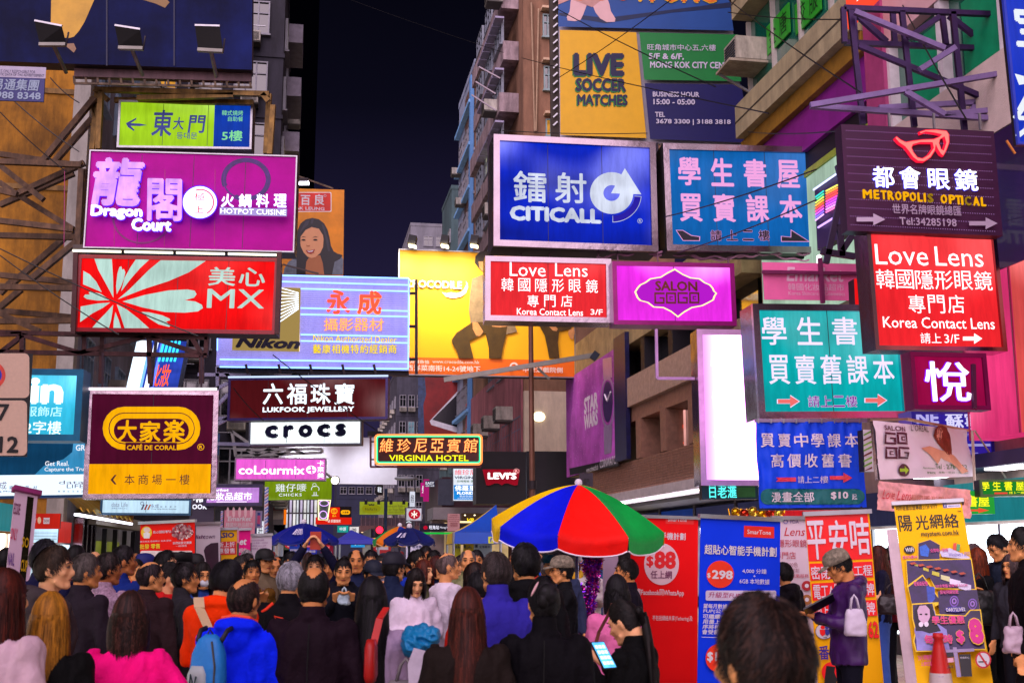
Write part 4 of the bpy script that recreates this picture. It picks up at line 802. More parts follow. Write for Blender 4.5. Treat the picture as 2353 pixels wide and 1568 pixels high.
# traffic sign
S = Sign('traffic_sign', 'two part no stopping traffic sign cut by the left edge', 'traffic sign', (-75,806, 76,812, 62,1050, -88,1044), 13, .03, M('141418', .5), back=M('555555', .5, .5))
TF = M('d8b8a4', .4, 0, .06, 30)
S.rrect(Z3(-230,-12, 222,326), TF, 12, 'upper_plate'); S.rrect(Z3(-250,345, 205,762), TF, 12, 'lower_plate')
S.disc(Z3(-190,45, 42,262), M('e04a3a', .4), 'red_ring'); S.disc(Z3(-158,78, 14,230), M('1838c8', .4), 'blue_disc'); S.poly(Z3(-150,100, -136,86, 5,210, -10,224), M('e04a3a', .4), 'red_bar')
S.text('7', Z3(-18,372, 68,500), M('141418', .5), .03); S.text('7-12', Z3(-190,614, 142,742), M('141418', .5), .04)
G().tube([(-.1, .06, -3), (-.1, .06, 1.1)], .038, 10).build('post', M('5a5a60', .4, .7), S.root)
# camera shop neon
S = Sign('neon_sign', 'corrugated camera dealer sign ringed by blue neon with red and yellow characters', 'neon sign', (503,627, 942,639, 939,853, 498,841), 34, .5, M('aab0d0', .45, 0, .1, 3), None, .05)
BN = E('86b4ff', 2.6, light=True); w2 = S.w/2; g = G()
for i in range(46): z = .05+i*(S.h-.1)/46; g.add([(-w2, -.004, z), (w2, -.004, z), (w2, -.03, z+(S.h-.1)/92), (-w2, -.03, z+(S.h-.1)/92), (w2, -.004, z+(S.h-.1)/46), (-w2, -.004, z+(S.h-.1)/46)], [(0,1,2,3), (3,2,4,5)])
g.build('corrugated_panel', E('a4a0ec', .62, .25, (.4,.4,1.5), True, base=.8), S.root)  # neon light falling on the panel is put into its own glow
for a, b in ((745, 768), (792, 818), (846, 866), (992, 1016), (1040, 1058), (1192, 1208), (1240, 1256), (1380, 1400), (1436, 1452)):
    x0 = 120 if a < 800 or a > 1300 else 262
    if a > 1300: x0 = -350
    S.neon(Z6(x0,a, 1078,b), BN, .022)
S.neon(Z6(1080,770, 1076,1450), BN, .02); S.neon(Z3(1650,-260, 1648,-30), BN, .02)
RN = E('ff5038', 1.5, light=True); ON = E('ffc090', 1.6)
S.text('永', Z6(458,850, 638,1040), RN, .05, d=.03, out=E('ffa040', 1.5), outw=.03, name='character'); S.text('成', Z6(692,862, 874,1042), RN, .05, d=.03, out=E('ffa040', 1.5), outw=.03, name='character')
rowtext(S, '攝影器材', *Z6(440,1072, 888,1165), 32, E('ffb060', 1.5), 0, .02, out=E('ff4848', 1.2), outw=.03)
S.text('Nikon Authorized Dealer', Z6(357,1200, 988,1252), E('ffe050', 1.3), .0, out=M('4a3010', .5), outw=.02); rowtext(S, '藝康相機特約經銷商', *Z6(355,1268, 988,1336), 19, E('ffdc30', 1.2), .02, out=M('4a3010', .5), outw=.03)
S.rect((536,660, 689,807), E('c8a860', .6), 'yellow_field'); YN = E('ffe070', 1.9)
S.neon((537,661, 688,663, 687,806, 537,802, 537,661), YN, .02)
for i in range(15): S.neon((538, 667+i*9, 686, 670+i*9), YN, .009, 'neon_tube', -.04)
for i in range(10): S.neon((640, 712-i*9+30, 686, 690-i*4+20), E('e8f4ff', 2.2), .018, 'neon_tube', -.07)
S.text('Nikon', Z2(1785,1215, 2275,1300), M('0c0a28', .4), .06, shear=.3, d=.03)
S.bar(497,846, 940,856, DARKSTEEL, .14, .2, name='bottom_rail')
for x in (565, 640, 712, 786, 858): S.bar(x,838, x+5,860, DARKSTEEL, .07, -.1, name='bracket')
S.bar(957,640, 957,858, M('2c2430', .5, .4), .08, .1, name='side_post')
for y in (672, 748, 824): S.bar(938,y, 958,y, DARKSTEEL, .08, .1, name='bracket')
# portrait banner
S = Sign('advertising_banner', 'tall orange banner with portrait of a smiling long haired woman', 'banner', (640,432, 791,436, 788,634, 638,631), 40, .12, M('e08a06', .5, 0, .3, .8))
S.text('', Z6(0,0,1,1), WH, 0) if False else None
S.rrect(Z6(120,112, 496,262), M('f4e8e0', .5), 3, 'label_border'); S.rrect(Z6(120,118, 490,256), M('d8240c', .45), 3, 'red_label')
S.text('百', Z6(262,135, 335,212), OFFW, .04, name='character'); S.text('良', Z6(368,128, 442,212), OFFW, .04, name='character'); S.text('PAK LEUNG', Z6(200,224, 443,248), OFFW, .03); S.disc(Z6(437,130, 457,150), OFFW, 'mark_ring', .7)
HAIR = M('0e0c14', .4); SK = M('d89a6c', .5, var=.05); SK2 = M('a8683c', .5, var=.05)
S.poly(Z6(130,738, 140,690, 170,640, 230,600, 560,580, 585,620, 582,738), M('6a7480', .6, var=.3, scale=6), 'grey_top')
S.poly(Z6(232,560, 232,460, 240,400, 262,350, 300,320, 350,308, 400,318, 440,350, 465,395, 480,450, 492,520, 512,560, 540,578, 580,590, 560,620, 520,640, 500,738, 230,738), HAIR, 'hair')
S.poly(Z6(305,640, 330,600, 410,590, 430,650, 440,738, 300,738, 300,690), SK2, 'neck')
for q_ in ((300,335, 330,322, 300,420, 262,520, 250,500, 262,400), (420,350, 440,370, 470,470, 485,560, 470,560, 448,450), (345,312, 365,314, 350,360, 335,372)): S.poly(Z6(*q_), M('2c2a38', .4), 'hair_sheen')
S.poly(Z6(255,470, 262,420, 290,385, 340,372, 400,385, 428,420, 436,470, 432,530, 410,575, 375,605, 345,614, 315,602, 285,570, 264,525), SK, 'face')
S.poly(Z6(290,385, 262,420, 250,480, 258,520, 262,450, 300,400, 345,378, 400,390, 432,440, 436,400, 395,360, 330,350), HAIR, 'hair')
for x in (278, 368): S.poly(Z6(x-14,478, x,468, x+16,470, x+24,480, x+4,482), M('20120c', .5), 'eye'); S.poly(Z6(x-18,460, x+4,448, x+28,456, x+4,454), M('2c1810', .5), 'eyebrow')
S.poly(Z6(305,512, 318,520, 332,514, 330,524, 318,527, 306,522), SK2, 'nose'); S.poly(Z6(300,552, 330,556, 372,545, 360,572, 335,582, 312,574), M('a03028', .5), 'lips'); S.poly(Z6(308,557, 330,561, 362,552, 350,566, 325,568), OFFW, 'teeth')
S.bar(*Z6(130,670, 400,740), M('4a4040', .5, .5), .05, -.2, name='bracket')
r = thing('floodlight', 'lit white floodlight above the orange portrait banner', 'floodlight', at(*Z5(285,1387), 39))
a = [toL(r, at(*Z5(x, y), 39)) for x, y in ((248, 1385), (322, 1385))]
G().bar(a[0]+Vector((0, 0, .07)), a[1]+Vector((0, 0, .07)), .3, .12).build('housing', DARKSTEEL, r); G().bar(a[0], a[1], .2, .1).build('lens', E('f4ecff', 9, light=True), r)
pbar(r, *Z5(245,1335, 510,1430), 39.2, None, .05, STEEL, 'arm')
# jewellery, shoes, cosmetics
S = Sign('light_box_sign', 'maroon jewellery sign with four large white characters', 'light box sign', (524,868, 892,864, 890,962, 523,966), 34, .5, E('5a1218', .8, .2, (.5,.5,.5), True, hot=.4), M('3a2c6a', .35, .2), .07, back=M('3a3050', .5))
rowtext(S, '六福珠寶', *Z7(425,215, 1118,375), 46, E('e8f4ff', 1.5, light=True), .035); S.text('LUKFOOK JEWELLERY', Z7(422,392, 1115,442), E('e8f4ff', 1.5), .05, space=1.05)
S.bar(*Z7(165,170, 1375,160), E('c8dcff', 1.2), .05, -.05, name='tube_lamp'); 
S = Sign('light_box_sign', 'bright white light box with dark blue rounded shoe brand lettering', 'light box sign', (573,965, 832,965, 830,1019, 571,1025), 36, .45, E('f4fcff', 1.35, .15, light=True), M('8890a8', .35), .05)
CB = M('12144c', .4)
for t, b in (('c', (438,532, 540,632)), ('r', (578,530, 660,630)), ('o', (692,526, 802,626)), ('c', (832,522, 936,622)), ('s', (972,518, 1056,618))): S.text(t, Z7(*b), CB, .075, name='letter', lift=-.006)
S = Sign('light_box_sign', 'pink cosmetics light box with white rounded lettering and round logo', 'light box sign', (540,1050, 750,1052, 748,1103, 538,1104), 40, .4, E('f060d8', 1.05, .12, light=True, hot=.2), M('c8a0c8', .35), .05)
S.text('coLourmix', Z7(240,838, 740,905), WH, .03); S.disc(Z7(752,838, 828,900), WH, 'logo'); S.poly(Z7(760,872, 788,862, 780,842, 796,842, 800,866, 822,872, 820,880, 798,876, 806,896, 786,898, 788,878, 762,882), E('f060d8', 1), 'logo_leaf')
for i, c in enumerate('卡萊美'): S.text(c, Z7(836,800+i*46, 888,842+i*46), WH, .03, name='character', lift=-.01)
truss('sign_truss', 'pale steel truss above the pink cosmetics sign', 'steel truss', 40, [Z7(220,720, 870,712), Z7(220,765, 870,740), Z7(870,712, 872,742), Z7(300,718, 380,760), Z7(380,760, 470,715), Z7(470,715, 560,756), Z7(560,756, 650,714), Z7(650,714, 740,748), Z7(190,580, 220,770), Z7(190,580, 320,670)], .09, M('a8a8a8', .5, .4))
S = Sign('hanging_sign', 'lime green chicken restaurant sign lit from above beside the white billboard', 'hanging sign', (604,1100, 763,1096, 760,1146, 612,1148), 42, .2, E('8aaa14', .7, .2, light=True, hot=.9))
S.text('雞仔嘜', Z7(520,975, 755,1035), WH1, 0); S.text('CHICKS', Z7(545,1048, 718,1070), WH1, .02, space=1.3); S.disc(Z7(790,990, 852,1040), WH1, 'chick_outline', .85, -30, 200); S.disc(Z7(800,970, 830,998), WH1, 'chick_outline', .8)
S.poly(Z7(795,1062, 845,1062, 845,1066, 795,1066), WH1, 'chick_foot')
for x in (812, 828): S.bar(*Z7(x,1038, x,1064), WH1, .02, -.01, name='chick_leg')
S = Sign('blank_billboard', 'blank white billboard washed by floodlights behind the shoe sign', 'billboard', (640,998, 912,1007, 912,1113, 640,1108), 58, .3, M('d4d0d8', .6, var=.05))
BB = S
S = Sign('light_box_sign', 'lilac cosmetics supermarket light box partly behind the cafe sign', 'light box sign', (468,1112, 604,1111, 602,1161, 466,1162), 36, .5, E('c488dc', 1.1, .2, (.3,.3,3), True, hot=.4), M('4c4468', .35), .1)
S.text('Emarket', Z3(1560,1012, 1735,1032), WH, .03, shear=.2); S.text('韓國化妝品超市', Z3(1420,1040, 1910,1100), WH, .02); S.rect(Z3(1640,1110, 1870,1114), WH, 'underline')
S = Sign('wall_sign', 'pale pink cosmetics panel with striped awning print standing over the crowd', 'wall sign', (515,1171, 586,1171, 585,1246, 514,1246), 32, .3, M('d8889c', .5, var=.06))
for i in range(5): S.disc((520+i*13.5, 1164, 526.5+i*13.5, 1188), M('e8c0c8', .5), 'awning_stripe')
S.text('Emarket', Z3(1725,1222, 1905,1258), OFFW, .03, shear=.15); S.text('韓國化妝品超市', Z3(1712,1268, 1918,1300), OFFW, .01); S.text('Korea Skincare & Cosmetics', Z3(1720,1302, 1908,1312), OFFW, .01)
S = Sign('column_sign', 'dark grey jewellery column sign with white letters beside the red banner', 'wall sign', (436,1144, 492,1144, 490,1240, 434,1240), 36, .4, M('4c4458', .5, var=.1))
S.text('福', Z3(1470,1040, 1570,1116), E('f0f0ff', 1.3), .05); S.text('LUKFOOK', Z3(1345,1130, 1568,1168), E('f0f0ff', 1.3), .04)
# chinese restaurant far, neon loops
S = Sign('lit_facade', 'pale lit shop facade of upright white strips under the green chicken sign', 'facade', (655,1147, 730,1147, 730,1212, 655,1212), 64, .6, M('6a6470', .6))
for i in range(9): S.rect((657+i*8.1,1148, 661+i*8.1+(i % 3)*.8,1211), E(['e8ecf4', 'd8c8e8', 'f4f0f0'][i % 3], .95, .3), 'lit_strip')
S.bar(656,1178, 729,1178, ALU, .08, -.1, name='rail')
S = Sign('shop_facade', 'stacked dark red and cream panels with an orange upright below the green chicken sign', 'facade', (612,1151, 658,1151, 658,1204, 612,1204), 58, .5, M('8a8488', .6)); S.rect((613,1152, 650,1171), M('8a1820', .5), 'red_panel'); S.rect((613,1172, 650,1192), M('c0b8b0', .5), 'cream_panel'); S.rect((652,1151, 658,1204), E('ff7a10', .9), 'orange_strip')
for q, Y, c, t, lab in (((966,1108, 982,1108, 982,1140, 966,1140), 60, 'c01c80', '髮', 'far magenta hair shop sign right of the small dark EASY sign'), ((941,1128, 953,1128, 953,1163, 941,1163), 62, 'e0e4f4', '財務', 'far white upright sign with dark characters above the metro emblem'), ((864,1113, 880,1112, 880,1136, 864,1137), 66, '20181c', '鞋', 'far black sign with a shoe picture above the lime yellow sign'),
    ((775,1207, 800,1207, 800,1222, 775,1222), 68, '18a098', '中原', 'far teal shop sign between the blue tent and red sign'), ((803,1209, 824,1209, 824,1226, 803,1226), 74, 'e8e0e0', '茶', 'far white awning sign left of the footbridge'), ((906,1224, 925,1224, 925,1236, 906,1236), 60, 'f0d8b0', '粉麵', 'warm lit noodle shop sign behind the orange parasol'),
    ((806,1238, 838,1238, 838,1256, 806,1256), 40, '2898e0', '水果', 'bright blue poster sign right of the plain blue tent'), ((590,1196, 606,1196, 606,1240, 590,1240), 45, 'f0f4ff', '莊', 'white upright sign left of the dark blue parasol')):
    S = Sign('light_box_sign', lab, 'light box sign', q, Y, .3, E(c, 1.0, .3, light=True)); w_ = q[2]-q[0]; h_ = q[5]-q[1]; S.text(t, (q[0]+w_*.2, q[1]+h_*.2, q[0]+w_*.8, q[1]+h_*.75), M('14143c', .5) if c[0] in 'ef' else WH1, .02)
S = Sign('light_box_sign', 'far red and black restaurant sign with golden oval logo', 'light box sign', (756,1163, 807,1162, 807,1203, 755,1203), 66, .4, M('1a1014', .5))
S.rect(ZC(2012,255, 2155,395), E('e8200c', 1.0), 'red_field'); S.disc(ZC(2035,265, 2125,345), E('ffb020', 1.0), 'gold_disc'); S.text('金獅', ZC(2045,285, 2115,325), E('e8200c', 1), .04); S.text('超人', ZC(2055,355, 2110,382), E('ffc020', 1), .04)
S.rrect(ZC(2168,292, 2292,350), E('ffae10', 1.1), 4.8, 'gold_oval'); S.text('大家樂', ZC(2188,306, 2272,336), M('30140c', .5), .04)
S = Sign('light_box_sign', 'low red strip sign under the far red and black restaurant sign', 'light box sign', (724,1187, 808,1188, 807,1204, 726,1203), 64, .3, E('e02010', .95)); S.text('一鍋 銅鑼燒烤', ZC(1965,415, 2165,458), E('f8e0d8', 1), .02)
S = Sign('neon_sign', 'narrow white neon panel with looping blue tubes under the green chicken sign', 'neon sign', (730,1147, 760,1147, 752,1194, 731,1194), 60, .3, M('8a9ab0', .5))
for c in ((733,1148, 756,1162), (733,1172, 752,1191)): S.disc(c, E('e0a8ff', 1.8), 'neon_ring', .82)
S.neon((731,1148, 759,1148, 752,1193, 732,1193, 731,1148), E('fff0b0', 1.8), .03)
S = Sign('hanging_sign', 'far lime yellow fabric bag shop sign under small spotlights', 'hanging sign', (826,1152, 937,1151, 936,1181, 826,1181), 72, .2, E('b4c030', .6, .2, light=True, hot=.6))
S.disc(ZD(268,195, 500,308), E('a8a818', .6), 'oval'); S.text('NaRaYa', ZD(310,242, 455,272), M('4a4410', .5), -.005); S.text("Premium Fabric", ZD(560,205, 800,235), M('6a6420', .5), 0); S.text('All for Your Needs', ZD(548,245, 808,278), M('6a6420', .5), 0); S.text('www.naraya.com', ZD(590,290, 780,305), M('6a6420', .5), 0)
S.poly(ZD(345,190, 372,200, 385,190, 398,200, 425,190, 415,215, 385,210, 358,215), M('2c2810', .5), 'bow')
for i, x in enumerate((318, 472, 622, 778)): S.bar(*ZD(x-18,178, x+18,178), BLACK, .25, -.5, name='spotlight'); S.bar(*ZD(x,165, x,140), ALU, .05, -.3, name='lamp_arm')
S = Sign('station_sign', 'white box sign with red round metro station emblem', 'station sign', (932,1165, 970,1165, 969,1196, 932,1196), 46, .4, E('e0dcec', .75, .1, light=True), M('8a8698', .4), .03)
S.disc(ZD(838,256, 984,382), E('d0102c', .8), 'red_disc')
for sx_ in (-1, 1):
    P = [(6,-42), (30,-46), (30,-36), (16,-10), (5,-6), (5,6), (16,10), (30,36), (30,46), (6,42)]
    S.disc([*ZD(*(910+sx_*0-42, 262, 910+42, 320))], E('fff4e8', 1.1), 'emblem_arc', .74, 200, 340) if sx_ == 1 else S.disc([*ZD(910-42, 322, 910+42, 378)], E('fff4e8', 1.1), 'emblem_arc', .74, 20, 160)
S.rect(ZD(903,276, 917,364), E('fff4e8', 1.1), 'emblem_bar'); S.rect(ZD(880,314, 940,324), E('fff4e8', 1.1), 'emblem_bar')
S.text('A', ZD(806,402, 880,424), E('e8f4ff', 1), .02)
G().tube([(0, .2, -4.0), (0, .2, 0)], .05).build('post', M('5a5a66', .4, .7), S.root)
S = Sign('small_sign', 'tiny dark sign reading EASY beside the red metro emblem', 'small sign', (976,1104, 999,1103, 999,1117, 977,1118), 50, .1, M('2a2c58', .5)); S.text('EASY', Z7(1657,960, 1722,980), E('f0f0ff', 1), .03); S.text('6342 1618', Z7(1657,984, 1722,997), E('f0f0ff', .9), .03)
S = Sign('light_box_sign', 'white and blue guest house sign partly behind the black fascia', 'light box sign', (1038,1074, 1112,1074, 1112,1151, 1040,1151), 54, .3, E('e8f0fc', 1.1, .1, light=True), M('6a7080', .4), .04)
S.rect(Z7(1870,985, 2160,1095), E('1a8ae0', 1.0), 'blue_field')
S.text('維珍尼亞', Z7(1878,868, 2100,910), E('ff5068', 1), .01); S.text('VIRGINIA', Z7(1876,918, 2060,938), M('14206a', .5), .03); S.text('投牌賓館 酒店設備', Z7(1895,948, 2090,964), M('108848', .5), .02)
S.text('佛羅里達', Z7(1878,988, 2090,1030), WH, .02); S.text('FLORIDA', Z7(1896,1036, 2045,1056), WH, .04); S.text('歡迎自由行人住', Z7(1915,1062, 2070,1076), WH1, .01); S.text('LUXURIOUS HOTEL FACILITY', Z7(1900,1080, 2070,1089), WH1, 0)
S = Sign('neon_sign', 'guest house neon sign with red outlined characters and yellow letters', 'neon sign', (861,998, 1108,999, 1107,1067, 861,1067), 42, .3, M('4a1814', .5, var=.3, scale=5))
def rr(x0, y0, x1, y1, r, n=4):
    P = []
    for cx, cy, a in ((x1-r, y0+r, 0), (x0+r, y0+r, 90), (x0+r, y1-r, 180), (x1-r, y1-r, 270)):
        for i in range(n+1): t = radians(a+90*i/n); P += [cx+r*cos(t), cy-r*sin(t)]
    return P+P[:2]
S.neon(rr(862,999, 1106,1066, 8), E('ff8040', 2.2, light=True), .035, y=-.08); S.neon(rr(866,1002, 1102,1062, 6), E('30e8a0', 1.6, light=True), .03, y=-.08)
NR = E('ff5a20', 1.9, light=True)
for i, (c, x0, x1) in enumerate((('維', 1308, 1412), ('珍', 1440, 1545), ('尼', 1568, 1665), ('亞', 1692, 1795), ('賓', 1818, 1920), ('館', 1945, 2052))): S.text(c, Z7(x0,635, x1,738), E('ffb868', 1.5), .0, shear=.1, out=NR, outw=.028, name='character', lift=-.03)
S.text('VIRGINIA HOTEL', Z7(1380,758, 1982,804), E('f4f020', 1.3, light=True), .02, lift=-.05)
for a in (Z7(1240,610, 1240,845), Z7(1236,845, 2080,845)): S.bar(*a, M('5a3040', .5, .4), .07, .1, name='support_rail')
for y in (655, 790): S.bar(*Z7(1240,y, 1275,y), DARKSTEEL, .05, .1, name='bracket')
# crocodile billboard
S = Sign('billboard', 'big yellow clothing billboard with two seated men in dark trousers', 'billboard', (914,570, 1321,587, 1320,866, 914,863), 44, .5, M('f8b400', .5, 0, .04, .6), ALU, .04)
CRB = S
S.rect((916,823.5, 1319,864), M('e86a04', .5, var=.04), 'orange_strip')
S.text('CROCODILE', Z6(1052,785, 1482,842), M('f0ece0', .4), .02, d=.05, out=M('7a5a10', .5), outw=.03)
S.poly(Z6(1330,872, 1365,880, 1400,872, 1440,880, 1480,868, 1500,845, 1515,815, 1512,785, 1525,805, 1530,835, 1515,875, 1480,905, 1410,918, 1360,905), M('e8e4d8', .4, var=.3, scale=20), 'crocodile_emblem')
JK = M('8a7456', .7, var=.25, scale=6); S.poly(Z6(1640,760, 1662,760, 1700,900, 1690,1100, 1655,1100, 1635,900), M('d8a818', .6), 'man_shirt'); TRS = M('4a3408', .7, var=.3, scale=3); SKN = M('c88a50', .5, var=.25, scale=6); HR = M('20140c', .5)
S.poly(Z6(1560,770, 1650,735, 1720,760, 1800,900, 1900,1170, 1820,1190, 1740,1130, 1640,1110, 1550,1115, 1535,1000, 1545,870), JK, 'man_jacket')
S.poly(Z6(1580,650, 1585,600, 1620,565, 1700,562, 1725,600, 1720,660, 1690,700, 1640,720, 1610,690), HR, 'man_hair'); S.poly(Z6(1608,640, 1650,640, 1715,625, 1715,690, 1680,735, 1645,720, 1615,690), SKN, 'man_face')
S.poly(Z6(1405,1230, 1440,1180, 1560,1100, 1660,1095, 1830,1105, 1815,1200, 1790,1300, 1780,1372, 1688,1372, 1685,1290, 1660,1180, 1640,1190, 1540,1240, 1570,1372, 1462,1372, 1440,1310, 1410,1260), TRS, 'man_trousers')
S.poly(Z6(1562,1100, 1600,1100, 1645,1170, 1620,1205, 1590,1200, 1565,1150), SKN, 'man_hand'); S.poly(Z6(1705,1110, 1790,1100, 1840,1112, 1830,1130, 1770,1138, 1710,1132), SKN, 'man_hand')
S.poly(Z10(490,1105, 760,1105, 735,1150, 650,1170, 640,1250, 652,1372, 575,1372, 560,1290, 540,1200), TRS, 'second_man_trousers'); S.poly(Z10(550,1105, 600,1105, 640,1150, 630,1168, 600,1160), SKN, 'second_man_hand'); S.poly(Z10(722,1160, 762,1140, 768,1180, 755,1230, 735,1225, 718,1190), SKN, 'second_man_hand')
S.poly(Z10(560,590, 760,600, 840,700, 850,1110, 500,1100, 520,700), JK, 'second_man_jacket')
OW = M('e8dcd0', .5, var=.05)
S.text('香港鱷魚恤', Z6(1050,1385, 1235,1412), OW, .03); S.text('www.crocodile.com.hk', Z6(1258,1386, 1615,1412), OW, .005); S.text('西洋菜南街14-24號地下', Z6(1062,1425, 1622,1472), OW, .035)
S.disc(Z6(1842,1402, 1910,1475), OW, 'logo_arch', .62, 0, 180); S.rect(Z6(1842,1438, 1855,1472), OW, 'logo_arch'); S.text('中老滙戲院側', Z10(375,1438, 676,1480), OW, .03)
for x in (1110, 1355, 1578):
    p = at(*Z6(x,520), 43.2); r = thing('floodlight', 'small lit floodlight on top of the yellow billboard, '+{1110: 'left end', 1355: 'middle', 1578: 'nearest the blue sign'}[x], 'floodlight', p, group='floodlights on the yellow billboard')
    a = toL(r, at(*Z6(x-28,475), 42.8)); b = toL(r, at(*Z6(x+28,485), 42.8)); G().bar(a, b, .5, .32).build('housing', BLACK, r); G().bar(a-Vector((0, -.05, .2)), b-Vector((0, -.05, .2)), .3, .05).build('lens', E('fff0c0', 6), r)
    G().bar((a+b)/2, toL(r, at(*Z6(x,545), 43.8)), .07).build('arm', M('b08a40', .5, .5), r)
    ld = bpy.data.lights.new('floodlight_beam', 'SPOT'); ld.energy = 620; ld.color = (1, .86, .6); ld.spot_size = radians(120); ld.spot_blend = 1; ld.shadow_soft_size = .3
    lo = bpy.data.objects.new('floodlight_beam', ld); COL.objects.link(lo); lo.parent = r; lo.location = (a+b)/2+Vector((0, -.9, -.3)); lo.rotation_euler = (radians(38), 0, 0)
for x in (700, 860):
    ld = bpy.data.lights.new('wall_washer', 'SPOT'); ld.energy = 420; ld.color = (.9, .9, 1); ld.spot_size = radians(110); ld.spot_blend = .9; ld.shadow_soft_size = .3
    r = tag(G().box(-.3, .3, -.25, .25, 0, .25).build('floodlight', BLACK), 'dark floodlight washing the '+('left' if x < 800 else 'right')+' part of the blank white billboard', 'floodlight', 'floodlights of the blank billboard'); r.location = at(x, 1003, 56.2)
    lo = bpy.data.objects.new('wall_washer', ld); COL.objects.link(lo); lo.parent = r; lo.location = (0, -.1, -.2); lo.rotation_euler = (radians(50), 0, 0)
# phone billboard
S = Sign('billboard', 'dark red billboard showing the lower end of a white phone', 'billboard', (960,860, 1060,860, 1060,998, 962,998), 80, .5, M('8a1c1c', .4, 0, .45, .8))
S.poly(Z7(1600,165, 1650,165, 1662,300, 1640,380, 1648,600, 1600,600), M('28406a', .3, var=.6, scale=3), 'dark_edge')
S.poly(Z7(1688,500, 1915,258, 1915,585, 1880,584, 1700,530), M('e0dce4', .3), 'phone_rim'); S.poly(Z7(1706,490, 1915,280, 1915,548, 1890,545), M('14101c', .2), 'phone_screen')
# ---- right side signs
S = Sign('billboard', 'tall sports bar billboard in blue, yellow, green and navy panels', 'billboard', (1280,-150, 1720,-150, 1722,328, 1286,318), 40, .0)
S.poly(Z9(640,-500, 1860,-500, 1900,-300, 2085,1110, 660,1060), M('b8b4c4', .5, var=.05), 'white_ground', d=.25, lift=.255)
S.poly(Z9(645,-500, 1860,-500, 1930,0, 1965,255, 645,225), M('124890', .5, var=.2, scale=.5), 'blue_field'); S.poly(Z9(655,250, 1232,268, 1308,1065, 660,1040), M('dca800', .5, var=.06), 'yellow_field')
S.poly(Z9(1255,268, 1995,285, 2022,637, 1292,625), M('0a7c34', .5, var=.06), 'green_field'); S.poly(Z9(1295,652, 2024,662, 2088,1100, 1336,1072), M('0a0a54', .5, var=.08), 'navy_field')
S.poly(Z9(650,120, 1000,160, 1960,40, 1960,80, 1500,120, 1000,200, 650,140), M('08204a', .5), 'dark_streak')  # last shape: darker streak across the blue field
SKB = M('d8b0b0', .6, var=.06)
for P in ((740,10, 870,0, 860,60, 830,140, 812,175, 770,185, 715,180, 708,155, 730,110), (905,70, 1010,0, 1030,60, 1040,110, 1075,165, 1070,190, 1010,192, 960,165, 925,120)): S.poly(Z9(*P), SKB, 'sock')
S.poly(Z9(645,-200, 1000,-200, 1010,-5, 900,80, 740,20, 645,60), M('c09088', .6), 'leg')
for x in (760, 920, 1080): S.disc(Z9(x,-75, x+100,30), M('d86010', .5), 'coil_ring', .75)
YD = M('1c7a2c', .5); NV = M('0c0c3c', .5)
for t, b, bo in (('LIVE', (757,425, 1142,600), .07), ('SOCCER', (775,614, 1155,716), .06), ('MATCHES', (787,736, 1166,820), .05)):
    S.text(t, Z9(b[0]-7, b[1]+8, b[2]-7, b[3]+8), YD, bo); S.text(t, Z9(*b), NV, bo)
for i in range(15): x = 785+i*25; S.neon(Z9(x,861, x+14,849, x+28,861, x+14,874, x,861), M('5a3008', .5), .018, 'diamond', -.02)
S.text('PONG', Z9(1330,-130, 1840,46), M('e87818', .5), .07, out=M('e0c020', .5), outw=.03); S.disc(Z9(1245,15, 1275,42), M('e0b020', .5), 'dot')
WD = M('c8c4d8', .5, var=.05)
S.text('旺角城市中心五,六樓', Z9(1315,360, 1830,410), WD, .01); S.text('5/F & 6/F,', Z9(1325,428, 1590,480), WD, .035); S.text('MONG KOK CITY CENTRE', Z9(1335,492, 1985,542), WD, .035)
for t, b in (('BUSINESS HOUR', (1355,718, 1705,757)), ('15:00 - 05:00', (1360,773, 1673,815)), ('TEL', (1372,870, 1447,908)), ('3678 3300 | 3188 3818', (1380,925, 1942,970))): S.text(t, Z9(*b), WD, .03)
S.bar(*Z9(622,-300, 640,1040), M('3a3028', .6, .3, dirt=.3), .45, .3, name='side_truss')
for i in range(18): S.bar(*Z9(608,-100+i*62, 640,-130+i*62), ALU, .05, -.02, name='clamp')
S = Sign('light_box_sign', 'deep blue light box with silver ring and arrow logo in a chrome frame', 'light box sign', (1135,311, 1501,330, 1512,580, 1130,567), 24, .7, E('0428d0', .75, .6, (.35,.35,1.0), True, hot=.75), CHROME, .13, back=BLACK, proud=.09)
SV = M('b8bcd8', .35, .2, .15, 2); SVE = E('d0d8ec', 1.0, .2, (1,1,2))
S.text('鐳', Z9(305,1298, 556,1534), SVE, .03, name='character'); S.text('射', Z9(620,1310, 860,1540), SVE, .03, name='character', lift=-.004)
S.text('CITICALL', Z10(278,226, 972,340), SVE, .07)
S.disc(Z10(886,-38, 1214,278), SVE, 'logo_ring', .38); S.poly(Z10(1045,122, 1150,-68, 1275,130), SVE, 'logo_arrow')
S.disc(Z10(838,-80, 1276,342), SVE, 'logo_tail', .76, -4, -90); S.disc(Z10(841,-76, 1272,338), E('2c20b0', .8), 'logo_tail', .775, -5, -89)
S.disc(Z10(1245,313, 1283,350), SVE, 'mark_ring', .84); S.text('R', Z10(1256,321, 1273,341), SVE, .03)
S = Sign('light_box_sign', 'steel blue textbook shop light box with pink characters and black arrows', 'light box sign', (1521,331, 1869,341, 1885,582, 1530,578), 24.2, .6, E('0c64b4', .95, .2, (.5,.5,1.2), True, hot=.15), CHROME, .13, back=BLACK, proud=.08)
PK = E('f0a4e0', 1.0, light=True)
rowtext(S, '學生書屋', 1557,361, 1836,426, 52, PK, .045, ym=368); rowtext(S, '買賣課本', 1561,445, 1842,509, 52, PK, .045, ym=448)
rowtext(S, '請上二樓', 1632,529, 1767,553, 25, M('0c0820', .5), .04, out=PK, outw=.04)
